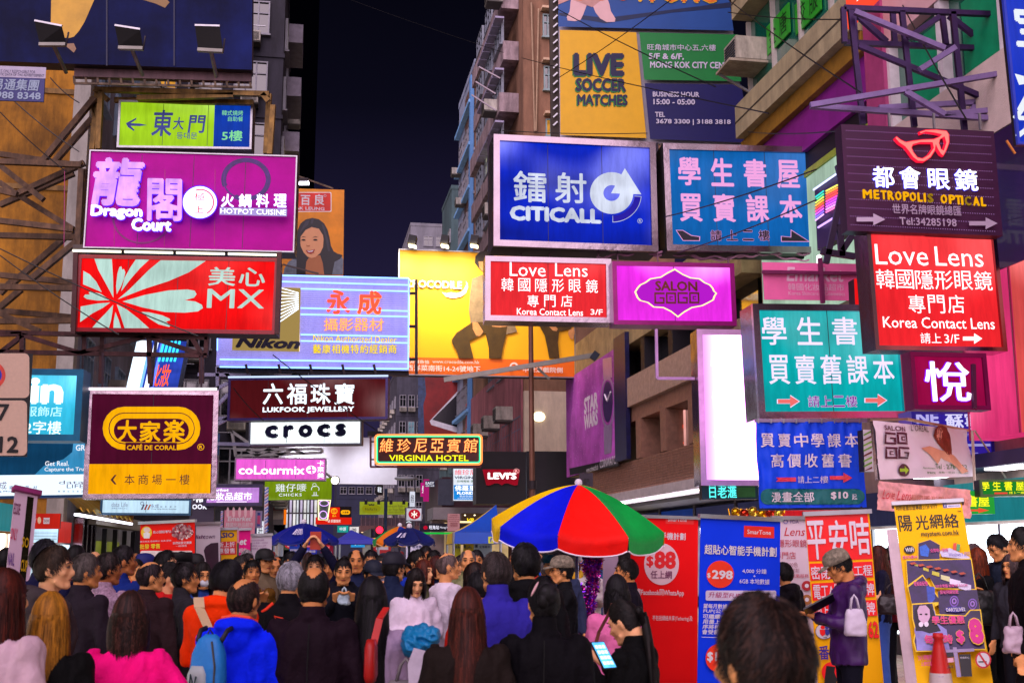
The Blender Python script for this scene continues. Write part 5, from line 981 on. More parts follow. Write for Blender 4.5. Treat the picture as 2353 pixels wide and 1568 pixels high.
S.poly(Z10(1535,400, 1590,401, 1655,440, 1720,449, 1718,483, 1590,482), PK, 'arrow_outline'); S.poly(Z10(1542,404, 1588,405, 1652,444, 1714,453, 1713,479, 1592,478), M('0c0820', .5), 'arrow')
S.poly(Z14(396,446, 470,453, 471,396, 616,490, 398,489), PK, 'arrow_outline'); S.poly(Z14(401,450, 474,457, 475,404, 604,486, 402,485), M('0c0820', .5), 'arrow')
BK = thing('sign_gantry', 'dark steel gantry with pale cables between the big blue signs and the small hanging signs', 'steel gantry', at(1500, 590, 24.6))
for L in ((1128,572, 1900,590), (1505,330, 1516,588), (1868,336, 1886,600), (1126,312, 1128,578)): pbar(BK, *L, 24.7, None, .12, M('1c1020', .5, .5))
for x, y in ((1196, 570), (1262, 572), (1374, 575), (1418, 578), (1510, 584), (1672, 590)): pbar(BK, x, y, x+1, y+22, 24.3, None, .03, M('6a4a5a', .5, .7), 'chain')
g = G(); g.tube([toL(BK, at(x, 586+6*sin(x*.02)+4*sin(x*.11), 24.35)) for x in range(1370, 1900, 9)], .025, 5); g.tube([toL(BK, at(x, 590+7*sin(x*.031+1)+3*sin(x*.13), 24.4)) for x in range(1500, 1900, 9)], .02, 5); g.build('pale_cable', M('c088a8', .5), BK)
S = Sign('light_box_sign', 'small red contact lens light box hanging in front of the yellow billboard', 'light box sign', (1115,589, 1401,598, 1405,742, 1112,739), 24, .45, E('f42c34', 1.0, .1, (.5,.5,.5), True, hot=.2), CHROME, .11, back=CHROME, proud=.1)
WL = E('fff4f8', 1.6)
S.text('Love', Z10(278,648, 550,750), WL, .0); S.text('Lens', Z10(622,655, 868,752), WL, .0)
rowtext(S, '韓國隱形眼鏡', *Z10(215,762, 945,862), 27.5, WL, .0, ym=Z10(0,775)[1]); rowtext(S, '專門店', *Z10(412,892, 752,982), 26, WL, 0)
S.text('Korea Contact Lens', Z10(332,995, 833,1046), WL, .01); S.text('3/F', Z10(890,1000, 982,1042), WL, .01)
S = Sign('light_box_sign', 'glowing magenta hair salon light box with ornate golden outline', 'light box sign', (1406,600, 1684,606, 1693,748, 1409,746), 24, .45, E('e82ce4', 1.15, .2, (.6,.6,.6), True, hot=1.1), M('8a0c6a', .3, .3), .09, back=M('8a4a8a', .3, .6))
OG = [(1528,690), (1590,730), (1650,757), (1720,765), (1760,795), (1800,812), (1822,838), (1832,862), (1850,878), (1836,900), (1826,930), (1780,955), (1740,975), (1660,990), (1600,1025), (1553,1062), (1500,1020), (1440,990), (1365,985), (1320,950), (1262,935), (1240,912), (1222,868), (1240,838), (1262,812), (1300,795), (1340,765), (1420,752), (1470,720)]
cx, cy = 1538, 875
S.poly(Z10(*[v for x, y in OG for v in (x, y)]), E('fff0a8', 1.3), 'ornate_outline'); S.poly(Z10(*[v for x, y in OG for v in (cx+(x-cx)*.955, cy+(y-cy)*.93)]), E('b818cc', .95), 'ornate_field')
GD = M('6a2814', .35, .5, .3, 8)
S.text('SALON', Z10(1380,786, 1700,862), GD, .045)
def gsq(s, x0, y0, x1, y1, mat, z, kind):
    w = (x1-x0)*.17; h = (y1-y0)*.17; R = lambda a, b, c, d: s.rect(z(x0+a*(x1-x0), y0+b*(y1-y0), x0+c*(x1-x0), y0+d*(y1-y0)), mat, 'square_letter')
    R(0, 0, 1, .17); R(0, .83, 1, 1); R(0, .17, .17, .83)
    if kind == 'G': R(.83, .5, 1, .83); R(.5, .42, 1, .56)
    else: R(.83, .17, 1, .83); R(.34, .34, .68, .44); R(.34, .44, .44, .68); R(.44, .6, .68, .68); 
for i, k in enumerate('GOGO'): gsq(S, 1373+i*87, 872, 1373+i*87+78, 958, GD, Z10, k)
S = Sign('light_box_sign', 'tall overexposed white and pink vertical light box', 'light box sign', (1599,756, 1746,758, 1757,1114, 1611,1115), 21.5, .5, E('e894ee', 1.1, light=True, grad=(-.58, .05, 1.0, 7.0)), M('d8a8d8', .3, .6), .1, back=CHROME)
S.text('E', Z10(1800,1320, 1850,1430), E('ffe8ff', 1.7), -.01, shear=.1); S.text('化', Z15(218,240, 262,360), E('ffe8ff', 1.7), 0); S.text('Kor', Z15(228,542, 285,562), E('ffe8ff', 1.7), 0); S.rect(Z15(240,622, 300,640), E('ffe8ff', 1.7), 'underline')
for a in ((Z10(1405,1135)+Z10(1412,1510)), (Z10(1412,1510)+Z10(1700,1512))): S.bar(*a, M('a880b0', .4, .6), .05, .2, name='support_rail')
S = Sign('cloth_banner', 'small pink cosmetics cloth banner above the green textbook sign', 'banner', (1751,601, 1966,607, 1973,689, 1756,689), 21.4, .02, M('f06aa8', .6, 0, .1, 2, bump=.8, bscale=2), tilt=1)
PW = M('f4c0d8', .6); S.text('Emarket', Z14(438,682, 872,790), PW, .03, shear=.15); S.text('韓國化妝品超市', Z14(452,805, 875,858), PW, 0); S.text('Korea Skincare & Cosmetics', Z14(455,866, 882,894), PW, 0)
S.bar(*Z14(250,722, 968,735), M('7a2a5a', .5, .4), .06, -.06, name='rail'); S.bar(*Z14(680,620, 702,960), M('7a2a5a', .5, .4), .07, -.08, name='post')
S = Sign('light_box_sign', 'large turquoise textbook light box with pale lilac characters and red arrows', 'light box sign', (1728,698, 2064,704, 2092,958, 1737,964), 19.5, .55, E('06a8ac', 1.05, .22, (.5,.5,1), True, hot=.45), M('d0c0d0', .2, 1, .1, 3, bump=.3, bscale=4), .11, back=CHROME, proud=.08)
LV = E('ecdcff', 1.15, light=True); 
rowtext(S, '學生書屋', 1749,728, 2050,792, 57, LV, .02); rowtext(S, '買賣舊課本', 1765,815, 2053,882, 48, LV, .02)
rowtext(S, '請上二樓', *Z15(875,280, 1210,356), 26, E('8a18a0', .8), .015, out=LV, outw=.035)
S.arrow(Z15(668,280, 812,356), E('f0706c', 1.0), out=LV); S.arrow(Z15(1265,272, 1409,350), E('f0706c', 1.0), out=LV)
# blue cloth banner: a wrinkled sheet with printed rows
def cloth(s, n=48, amp=.03, mat=None, mx=None, folds=9, name='cloth', px=None, seed=0):
    """wrinkled sheet; returns the height function so that print can follow the folds"""
    w2 = s.w/2; H = s.h
    def hf(x, z):
        u = (x+w2)/s.w; v = z/H
        a = mnoise.noise(Vector((u*folds, v*2.2+seed, seed)))*amp+mnoise.noise(Vector((u*folds*2.3+v*3, v*5, seed+3)))*amp*.45
        return a-.03
    g = G(); g.v = []
    for j in range(n+1):
        for i in range(n+1):
            u, v = i/n, j/n
            if px: x, z = s.L(*px(u, v))
            else: x, z = -w2+u*s.w, v*H
            g.v.append((x, hf(x, z), z))
    for j in range(n):
        for i in range(n): a = j*(n+1)+i; g.f.append((a, a+1, a+n+2, a+n+1)); g.mi.append(0)
    g.build(name, mat, s.root, smooth=True); return hf
def drape(s, o, hf, lift=.006):
    lift = lift*2.2+.004
    me = o.data
    bm = bmesh.new(); bm.from_mesh(me); bmesh.ops.triangulate(bm, faces=bm.faces)
    for _ in range(5):
        ed = [e for e in bm.edges if e.calc_length() > .07]
        if not ed: break
        bmesh.ops.subdivide_edges(bm, edges=ed, cuts=1); bmesh.ops.triangulate(bm, faces=bm.faces)
    for v in bm.verts: v.co.y = hf(v.co.x, v.co.z)-lift
    bm.to_mesh(me); bm.free()
def ctext(s, hf, t, box, mat, bold=0, lift=.006, n=None, cw=None, **k):
    if cw is None: drape(s, s.text(t, box, mat, bold, **k), hf, lift); return
    for i, ch in enumerate(t):
        a = box[0]+(box[2]-box[0]-cw)*i/(len(t)-1); drape(s, s.text(ch, (a, box[1], a+cw, box[3]), mat, bold, name='character', **k), hf, lift)
S = Sign('cloth_banner', 'wrinkled blue cloth banner of the textbook shop with ten dollar price', 'banner', (1735,969, 1977,968, 1988,1163, 1743,1168), 18.6, 0, None)
hf = cloth(S, 60, .07, M('0c44e0', .55, var=.12, scale=2, bump=.5, bscale=6, spec=.2), folds=12)
CW = M('d8ccd8', .6, var=.05)
ctext(S, hf, '買賣中學課本', Z15(548,538, 1208,632), CW, .025, cw=30); ctext(S, hf, '高價收舊書', Z15(615,676, 1165,770), CW, .025, cw=30); ctext(S, hf, '請上二樓', Z15(798,828, 1005,876), CW, .0)
o = S.rrect(Z15(548,915, 1258,1022), M('0c6468', .6), 17, 'price_band'); drape(S, o, hf, .004)
ctext(S, hf, '漫畫全部', Z15(615,936, 915,1006), CW, .02, lift=.009); ctext(S, hf, '$10', Z15(1024,935, 1140,990), CW, .04, lift=.009); ctext(S, hf, '起', Z15(1165,950, 1205,990), CW, .01, lift=.009)
drape(S, S.poly(Z15(652,838, 785,838, 785,866, 652,866, 668,852), M('c82848', .5), 'arrow'), hf, .006); drape(S, S.arrow(Z15(1015,805, 1172,876), M('e03848', .5)), hf, .008)
S.bar(1733,966, 1990,966, M('8a7a98', .4, .7), .05, -.02, name='top_rail'); S.bar(1740,1168, 1990,1166, M('2a2a40', .4, .7), .05, .03, name='bottom_rail')
for i in range(9): S.bar(1740+i*29,962, 1740+i*29,972, ALU, .02, -.05, name='tie')
# optical sign
S = Sign('channel_letter_sign', 'dark plum optician sign with red neon glasses and glowing white characters', 'neon sign', (1932,285, 2282,302, 2304,541, 1947,530), 16.1, .22, M('3c1038', .5, var=.2), back=M('2a0c28', .5))
g = G()
for r_ in range(12):
    y0_ = 300+r_*19.6
    for i in range(62):
        x = 1944+i*5.4+r_*1.0; a, b = S.L(x, y0_+(x-1944)*.047)
        g.poly([(a-.006, b-.006), (a+.006, b-.006), (a+.006, b+.006), (a-.006, b+.006)], -.001, .003)
g.build('dotted_line', E('a878b8', .9), S.root, kind='stuff')
GP = [1245,1060, 1262,1042, 1290,1065, 1330,1085, 1380,1075, 1460,1065, 1540,1062, 1580,1045, 1600,1035, 1540,1022, 1480,1015, 1440,1030, 1432,1008, 1480,992, 1560,990, 1640,1000, 1660,1030, 1662,1090, 1640,1150, 1615,1195, 1590,1180, 1570,1150, 1555,1110, 1555,1150, 1520,1205, 1470,1238, 1420,1235, 1380,1205, 1345,1155, 1320,1125, 1275,1095]
H1 = [1385,1110, 1440,1095, 1530,1095, 1535,1130, 1500,1180, 1455,1208, 1420,1200, 1390,1160, 1378,1130]; H2 = [1590,1070, 1620,1050, 1630,1090, 1612,1150, 1600,1140, 1585,1095]
S.poly(Z13(*GP), E('ff1c40', 1.0, light=True), 'glasses_edge', d=.05, holes=(Z13(*H1), Z13(*H2)))
def shrink(P, k):      # pull an outline inwards along its own normals
    n = len(P)//2; o = []; q = [(P[2*i], P[2*i+1]) for i in range(n)]; A = sum(q[i][0]*q[(i+1)%n][1]-q[(i+1)%n][0]*q[i][1] for i in range(n))
    for i in range(n):
        (ax, ay), (bx, by), (cx_, cy_) = q[i-1], q[i], q[(i+1) % n]; dx, dy = cx_-ax, cy_-ay; l = math.hypot(dx, dy) or 1; s_ = 1 if A > 0 else -1
        o += [bx-s_*dy/l*k, by+s_*dx/l*k]
    return o
S.poly(Z13(*shrink(GP, 7)), E('ff7a74', 1.35, light=True), 'glasses_face', d=.003, holes=(Z13(*shrink(H1, -7)), Z13(*shrink(H2, -6))), lift=-.06)
for t, b in (('都', (1090,1268, 1250,1424)), ('會', (1293,1268, 1450,1432)), ('眼', (1510,1285, 1668,1438)), ('鏡', (1712,1288, 1880,1446))): S.text(t, Z13(*b), E('ffffff', 2.2, light=True), .0, d=.02, out=E('3a2cff', 1.8), outw=.05, name='character', lift=-.01)
YM = E('f8b008', 1.0, light=True)
for i, ch in enumerate('METROPOLIS OPTICAL'):
    if ch == ' ': continue
    W_ = [0, 82, 136, 188, 245, 305, 355, 415, 462, 490, 545, 590, 652, 702, 745, 772, 835, 895]; 
    x = 1015+W_[i]*1.0; wd = {'M': 66, 'I': 12, ' ': 0, 'E': 40, 'T': 42, 'S': 42, 'L': 34}.get(ch, 45); y0_ = 1440+i*3.4
    S.text(ch, Z13(x, y0_, x+wd, y0_+68), YM if i not in (9, 15) else E('b08a18', .7), .03, d=.02, name='letter', lift=-.01)
GY = M('b4a4bc', .5, var=.05)
S.text('世界名牌眼鏡總匯', Z14(1230,216, 1748,292), GY, .01); S.text('Tel:34285198', Z14(1283,316, 1713,374), GY, .015); S.arrow(Z14(958,282, 1175,372), GY); S.arrow(Z14(1808,312, 2022,402), GY)
for x in (1240, 1580, 1930): S.bar(*Z13(x,840, x+8,965), ALU, .03, .1, name='chain')
S = Sign('light_box_sign', 'large bright red contact lens light box in a mirror frame', 'light box sign', (1986,528, 2284,541, 2310,806, 2008,806), 16.3, .32, E('f82830', 1.0, .12, (.5,.5,.5), True, hot=.3), CHROME, .06, back=CHROME, proud=.05)
S.text('Love', Z14(1112,512, 1510,665), WL, -.005); S.text('Lens', Z14(1565,530, 1928,675), WL, -.005)
rowtext(S, '韓國隱形眼鏡', *Z14(1118,698, 1995,842), 41, WL, .0, ym=Z14(0,712)[1]); rowtext(S, '專門店', *Z14(1362,892, 1785,1030), 38, WL, .0)
S.text('Korea Contact Lens', Z14(1168,1062, 2012,1145), WL, .005); S.text('請上', Z14(1452,1180, 1608,1258), WL, 0); S.text('3/F', Z14(1632,1190, 1745,1256), WL, 0); S.arrow(Z14(1772,1182, 1918,1262), WL)
S = Sign('light_box_sign', 'narrow slice of red contact lens sign seen between two bigger signs', 'light box sign', (1962,640, 1998,640, 2003,770, 1968,770), 20.5, .3, E('e81418', 1.0, light=True)); S.text('鏡', Z14(985,815, 1060,905), WL, 0, label='half hidden white character'); S.text('S', Z14(1025,725, 1062,780), WL, 0); S.text('S', Z14(1000,1030, 1045,1075), WL, 0)
# rainbow neon frame sign (street side, between blue and plum signs)
pa, pb_ = onr(1874, 500, 9.3), onr(1950, 440, 9.3); c = (pa+pb_)/2; zc = (onr(1908, 405, 9.3).z+onr(1905, 560, 9.3).z)/2
S = Sign('neon_sign', 'dark street facing sign with rainbow neon squares between the blue and plum signs', 'neon sign', None, None, .15, M('2a0c40', .4), xs=[c.x, zc, (pa-pb_).length, onr(1908, 405, 9.3).z-onr(1905, 560, 9.3).z, AZ-pi/2, 0, 0, c.y])
for i in range(9):
    c = ['30c8c0', '50d8a0', 'c8e060', 'ffb040', 'ff6040', 'ff50a0', 'd860ff', '8a70ff', 'e8b0ff'][i]
    S.neon(Z14(680,150+i*22, 740,105+i*22), E(c, 1.6), .016); S.neon(Z14(760,105+i*20, 845,60+i*20), E(['e0e060', 'ff9a40', 'ff5050', 'ff5050', 'ff50c0', 'c850ff', 'e070ff', 'f0a0ff', 'ff80c0'][i], 1.6), .016)
S.neon(Z14(665,95, 860,-40), E('c8d0ff', 1.8), .02); S.neon(Z14(700,380, 830,300), E('c8a0ff', 1.8), .02)
# character sign, reversed sign
S = Sign('channel_letter_sign', 'dark magenta box sign with bulb lit white and violet brand mark', 'neon sign', (2086,808, 2262,812, 2274,942, 2100,940), 16, .2, E('b80c54', .65, .3, (.6,.6,1), True), M('6a0c48', .35, .4), .06, back=M('5a0a40', .5))
S.text('悅', ZA(545,-60, 905,260), E('fff4ff', 1.8, light=True), .0, d=.03, out=E('7a10e8', 1.6), outw=.05, name='character', lift=-.02)
S.bar(*ZA(928,-40, 938,318), M('3a0a30', .5), .05, -.05, name='divider')
S = Sign('light_box_sign', 'violet blue electronics sign seen from behind with reversed lettering', 'light box sign', (2096,940, 2276,944, 2290,1058, 2094,1070), 18.3, .5, E('3a24b0', .75, .25, (.6,.6,.6), True, hot=.3), M('2a30b8', .4), .06, back=M('2420a0', .4))
S.text('NE', ZA(480,345, 665,440), E('b8b0f0', .95), .05); S.text('蘇寧', ZA(715,345, 1015,490), E('d8d4ff', 1.05), .04); S.text('soitemsoC & eracnikS aeroK', ZA(860,510, 1085,540), E('b0a8e8', .8), 0); S.rect(ZA(850,605, 1085,625), E('b0a8e8', .8), 'underline'); S.text('請到一', ZA(850,655, 985,705), E('b0a8e8', .8), 0)
def quadpx(q):
    return lambda u, v: tuple((q[0][k]*(1-u)+q[1][k]*u)*v+(q[3][k]*(1-u)+q[2][k]*u)*(1-v) for k in (0, 1))
# salon cloth banner, floral banner
S = Sign('cloth_banner', 'white salon cloth banner with long haired woman and brown square letters', 'banner', (2001,966, 2214,985, 2222,1098, 2015,1100), 16.4, 0, None)
hf = cloth(S, 50, .03, M('e0d4e4', .6, var=.04, bump=.4, bscale=3), px=quadpx([ZA(115,415), ZA(872,492), ZA(948,872), ZA(168,896)]), folds=7, seed=5)
BRN = M('4a0c2c', .5); LT = lambda t, b, m, bo=0, **k: ctext(S, hf, t, ZA(*b), m, bo, **k)
LT('SALON', (188,460, 370,500), BRN, .02)
def gz(s, x0, y0, x1, y1, kind):
    k0 = s.k; objs = []
    R = lambda a, b, c, d: drape(s, s.rect(ZA(x0+a*(x1-x0), y0+b*(y1-y0), x0+c*(x1-x0), y0+d*(y1-y0)), BRN, 'square_letter'), hf, .007)
    R(0, 0, 1, .17); R(0, .83, 1, 1); R(0, .17, .17, .83)
    if kind == 'G': R(.83, .5, 1, .83); R(.5, .42, 1, .56)
    else: R(.83, .17, 1, .83); R(.34, .34, .68, .44); R(.34, .44, .44, .68); R(.44, .6, .68, .68)
gz(S, 192,514, 285,610, 'G'); gz(S, 293,514, 385,610, 'O'); gz(S, 205,632, 295,728, 'O'); gz(S, 303,632, 398,728, 'G')
drape(S, S.disc(ZA(303,768, 408,872), BRN, 'disc'), hf, .007); drape(S, S.arrow(ZA(312,785, 398,855), M('a0d020', .5)), hf, .01)
LT("L'OREAL", (418,455, 560,505), M('2a1c24', .5), .0); LT('Tel : 278 - 822', (622,772, 870,812), M('3a6a2c', .5), .01); LT('Appointment', (500,795, 622,815), M('3a6a2c', .5), .01); LT('營業時間', (540,832, 622,852), M('3a6a2c', .5), .01); LT('星期一至四 11:00-20:00', (648,832, 880,848), M('3a6a2c', .5), .01)
for P, m, nm in (([590,540, 600,490, 625,462, 665,458, 700,475, 725,530, 735,600, 745,700, 700,690, 660,640, 620,600], M('7a3420', .5, var=.4, scale=12), 'portrait_hair'), ([608,520, 625,480, 655,478, 672,505, 665,560, 640,585, 615,570], M('e0a890', .5), 'portrait_face'), ([500,640, 560,625, 640,655, 700,670, 760,700, 880,830, 830,850, 740,760, 660,720, 640,770, 610,740, 560,690], M('d8987c', .5), 'portrait_arm')):
    drape(S, S.poly(ZA(*P), m, nm), hf, .006+.001*len(nm)/10)
S.bar(*ZA(115,413, 405,403), M('8a6a58', .5), .03, 0, name='rope'); S.bar(*ZA(405,403, 905,497), M('c8a888', .6), .035, 0, name='rope'); S.bar(*ZA(885,500, 905,980), M('c8b8a8', .6), .03, -.1, name='rope'); S.bar(*ZA(905,500, 1160,885), M('c8b8a8', .6), .02, -.1, name='rope')
S.bar(*ZA(120,420, 165,900), CHROME, .04, 0, name='pole')
S = Sign('cloth_banner', 'drooping pink floral contact lens cloth banner above the yellow standing banner', 'banner', (2010,1105, 2222,1120, 2226,1192, 2008,1172), 15, 0, None)
hf = cloth(S, 50, .05, M('dc9a9c', .6, var=.4, scale=5, bump=.3, bscale=4), px=quadpx([ZA(162,908), ZA(912,982), ZA(912,1215), ZA(145,1142)]), folds=8, seed=9)
LT('Love Lens', (185,985, 405,1060), M('c83040', .5), .0, shear=.3); LT('韓國隱形眼鏡專門店', (412,1035, 890,1090), M('b86a58', .5), 0)
S = Sign('light_box_sign', 'small green textbook sign with yellow characters at the right edge', 'light box sign', ZA(993,905, 1420,885, 1420,1030, 1003,1036), 15.6, .2, E('1c8c2c', .85, .15, light=True), M('3a5a2c', .4), .03)
rowtext(S, '學生書屋', *ZA(1010,905, 1361,985), 19, E('f4f020', 1.2), .03); S.rect(ZA(1118,1000, 1225,1020), E('e84838', 1), 'arrow'); S.text('請上二樓', ZA(1238,992, 1361,1022), E('f4f020', 1.1), .01)
S = Sign('light_box_sign', 'lower green shop sign with huge yellow characters and red arrow', 'light box sign', ZA(880,990, 1112,985, 1126,1165, 885,1188), 15.9, .2, E('28a83c', .9, .15, light=True))
S.text('書屋', ZA(890,1025, 1078,1118), E('f4f020', 1.2), .04); S.arrow(ZA(900,1125, 1075,1168), E('f05030', 1), head=.5)
# hanging blue vertical sign at the right edge
S = Sign('light_box_sign', 'tall royal blue vertical sign with white characters at the top right corner', 'light box sign', (2283,-170, 2445,-160, 2500,340, 2336,332), 13, .06, E('1c3cd8', .75, .15, (.5,.5,.5), True, hot=.15), M('2a3cb0', .4), .03, tilt=5)
BW = E('e8f0f8', 1.0); S.text('宝', (2330,10, 2415,110), BW, .06); S.text('人', (2331,150, 2420,262), BW, .03); S.text('1', (2322,238, 2345,318), BW, .05) if False else None; S.poly((2330,170, 2352,176, 2375,190, 2340,196), BW, 'stroke'); S.text('分', (2326,236, 2410,320), BW, .04)
S.bar(*Z13(2100,1070, 2165,1170), M('c87830', .6), .02, -.02, name='ribbon')
S = Sign('hanging_sign', 'red orange triangular sign tip hanging behind the violet truss at the top', 'hanging sign', Z13(905,-40, 1150,-60, 1100,120, 915,240), 20, .0)
S.poly(Z13(905,-60, 1160,-60, 1150,-5, 945,210, 925,235), E('ff4a30', 1.0, light=True), 'face_panel', d=.1); S.text('人', Z13(990,-20, 1050,20), WH, .01)
# trusses right
L = [Z13(875,62, 2000,110), Z13(880,325, 2020,372), Z13(870,60, 880,325), Z13(940,60, 965,330), Z13(925,80, 1020,945), Z13(1245,90, 1260,325), Z13(1315,90, 1410,965), Z13(1620,110, 1650,350), Z13(1700,95, 1790,990), Z13(960,105, 1200,320), Z13(1600,130, 1345,300), Z13(1670,120, 1990,370), Z13(985,345, 1920,735)]
truss('sign_truss', 'dark violet lattice truss standing above the plum optician sign', 'steel truss', 17.6, [(*l, 17.4+.5*(i % 2)) for i, l in enumerate(L)], .08, M('2c1440', .4, .5, .3, 6))
L = [Z13(620,800, 2060,560), Z13(620,805, 2090,905), Z13(1140,820, 2080,765), Z13(1340,695, 1640,870), Z13(1620,870, 2090,830), Z13(2050,560, 1840,840), Z13(1450,530, 1720,360), Z13(955,90, 1640,370)]
truss('support_bracket', 'lilac painted triangular bracket holding the plum optician sign', 'steel truss', 16.8, [(*l, 16.9+.3*(i % 3)) for i, l in enumerate(L)], .08, PURPLESTEEL)
for i, (t, u) in enumerate(((Z14(845,150, 1000,-100), 18), (Z14(780,-100, 870,270), 19), (Z14(870,270, 700,600), 19), (Z14(990,560, 860,590), 18))): pass
L = [Z14(830,-90, 870,60), Z14(870,60, 740,650), Z14(940,440, 860,560), Z14(840,360, 860,600), Z14(700,560, 960,600)]
truss('support_bracket', 'dark bracket behind the rainbow neon sign', 'steel truss', 20, L, .1, M('2c1c34', .4, .5))
for i, (a, b, c) in enumerate(((Z9(640,70, 1840,660), 30, 21), (Z9(650,590, 1500,0), 33, 26), (Z9(370,440, 2240,860), 40, 18), (Z13(0,0, 1000,700), 26, 15), (Z13(0,95, 850,150), 26, 20), (Z13(1300,0, 1800,900), 20, 14), (Z13(150,1000, 860,990), 25, 18), (Z10(1450,300, 2600,-60), 23, 17), (Z10(1550,570, 2600,170), 23, 17),
    (Z1(0,850, 500,1300), 24, 24), (Z1(100,760, 600,1150), 24, 24), (Z2(0,540, 1500,1200), 22, 22), (Z2(0,590, 900,1190), 22, 22), (Z7(200,250, 430,500), 30, 30), (Z5(640,0, 1800,400), 60, 46), (Z9(220,990, 1320,1010), 32, 30), (Z7(500,0, 1300,580), 26, 30), (Z1(380,590, 600,780), 24, 24))):
    wire('overhead_cable', 'thin dark cable strung between the shop signs over the street', a[0], a[1], b, a[2], a[3], c, .012, .05)
# rod brackets for distant signs and cross beams left
L = [(455,860, 575,862), (470,905, 524,880), (470,960, 524,905), (455,960, 575,962), (455,998, 570,935), (455,1018, 572,1020), (500,842, 500,905), (505,842, 530,868)]
truss('sign_bracket', 'grey steel brackets holding the maroon jewellery sign to the left buildings', 'steel truss', 35, L, .1, M('8a8aa8', .4, .5))
L = [Z1(305,1245, 720,740), Z1(420,1220, 700,900), Z1(0,1170, 560,1250), Z1(0,1225, 620,1250), Z1(130,1470, 640,1235), Z2(0,210, 560,-30), Z2(0,100, 130,130), Z2(0,40, 130,130), Z2(130,130, 560,395), Z2(0,330, 560,395), Z2(0,440, 590,455), Z2(100,800, 560,395), Z2(250,760, 590,480), Z2(0,740, 570,800), Z2(0,880, 100,780), Z2(0,830, 560,840), Z2(0,985, 160,850), Z2(0,1010, 550,1060), Z2(0,1030, 300,1165), Z2(0,1090, 550,1085), Z2(640,-60, 600,515), Z2(620,-60, 560,1140), Z2(0,-90, 330,170)]
truss('sign_scaffold', 'rusty lattice scaffold between the brown wall and the left signs', 'steel truss', 28, [(*l, 27.3+.5*(i % 3)) for i, l in enumerate(L)], .13, M('5c4430', .6, .4, .45, 5, dirt=.5))
# ---- standing banners at street level
def stand(s, mat=ALU):
    G().box(-s.w/2-.02, s.w/2+.02, -.03, .03, s.h-.01, s.h+.03).build('top_rail', mat, s.root); G().box(-s.w/2-.03, s.w/2+.03, -.09, .09, -.02, .07).build('base_cassette', mat, s.root); G().tube([(0, .03, 0), (0, .03, s.h)], .012).build('pole', mat, s.root)
def PR(h, r=.6, v=.06, **k): return M(h, r, 0, v, 1.2, bump=.35, bscale=2.5, spec=.15, **k)
S = Sign('rollup_banner', 'red roll up banner with a baby portrait logo above the heads of the crowd', 'standing banner', (320,1203, 448,1196, 446,1545, 322,1545), 17, 0, PR('f01808')); stand(S)
S.disc(Z3(1070,1298, 1152,1390), M('f0c820', .5), 'yellow_disc'); S.disc(Z3(1090,1304, 1138,1345), M('e8d0c0', .5), 'chick_head'); S.poly(Z3(1088,1350, 1112,1340, 1138,1350, 1135,1388, 1092,1388), M('f0ece4', .5), 'chick_body')
S.text('潘心心母嬰親子專門店', Z3(1162,1328, 1298,1350), OFFW, .02); S.text('嬰兒用品 奶粉尿片 玩具 服裝', Z3(1063,1403, 1300,1415), OFFW, .01); S.text('批發 零售', Z3(1062,1430, 1215,1468), M('f0d820', .5), .04)
random.seed(3); g = G()
hx = []
for i in range(190):
    a = random.random()*2*pi; rr_ = math.sqrt(random.random()); x, z = S.L(*Z3(1385+rr_*80*cos(a), 1340+rr_*58*sin(a))); hx.append((x, z)); g.poly([(x-.014, z-.012), (x+.014, z-.012), (x+.014, z+.012), (x-.014, z+.012)], -.012, .003, mi=i % 4)
g.build('collage', [M('d89aa0', .5), M('b8505a', .5), M('f0d8d0', .5), M('8a3040', .5)], S.root, kind='stuff')
S.text('我們和嬰兒寶寶', Z3(1312,1412, 1455,1432), OFFW, .02); S.text('一起成長', Z3(1335,1438, 1420,1452), OFFW, .02); S.rrect(Z3(1068,1482, 1462,1900), M('e8d8d0', .5, var=.2, scale=8), 4, 'white_panel')
S = Sign('rollup_banner', 'pale grey roll up banner with half hidden purple lettering beside the red one', 'standing banner', (449,1204, 506,1201, 504,1535, 449,1535), 17.6, 0, PR('b8b0b8')); stand(S)
S.text('lish', Z3(1482,1362, 1545,1392), M('4a1848', .5), .03, shear=.2); S.text('town', Z3(1545,1362, 1630,1392), M('4a1848', .5), -.01, shear=.2); S.poly(Z3(1545,1480, 1560,1450, 1600,1425, 1655,1420, 1660,1700, 1590,1700), M('2c1028', .5, var=.5, scale=4), 'hair_print')
S = Sign('rollup_banner', 'yellow and red watch sale banner with dark blue letters', 'standing banner', (507,1215, 544,1215, 543,1525, 507,1525), 18, 0, PR('d8a010')); stand(S)
S.text('CASIO', Z3(1600,1345, 1775,1385), M('1c1a60', .5), .05); S.rect(Z3(1672,1412, 1792,1512), M('c01c20', .5), 'red_field'); S.text('新上折', Z3(1655,1415, 1780,1455), OFFW, .02); S.text('惠發售', Z3(1655,1462, 1780,1502), OFFW, .02)
S = Sign('rollup_banner', 'hot pink cosmetics banner with white letters behind the watch banner', 'standing banner', (548,1216, 575,1216, 574,1520, 548,1520), 18.6, 0, PR('d8107c')); stand(S)
S.text('et', Z3(1815,1395, 1870,1438), OFFW, .04, shear=.2); S.text('超市', Z3(1812,1462, 1870,1495), OFFW, .02)
S = Sign('rollup_banner', 'white roll up banner with small purple print behind the crowd', 'standing banner', (577,1229, 624,1229, 623,1515, 577,1515), 19, 0, PR('c4b8c4')); stand(S)
for i, t in enumerate(('cosmetics88', '迎亞·韓國 一次定妝', '韓國彩妝 fashion 品牌', '韓國直送 · 正貨保證')): S.text(t, Z3(1905,1395+i*21, 1905+[95,125,110,115][i],1409+i*21), M('8a5a8a', .5), 0)
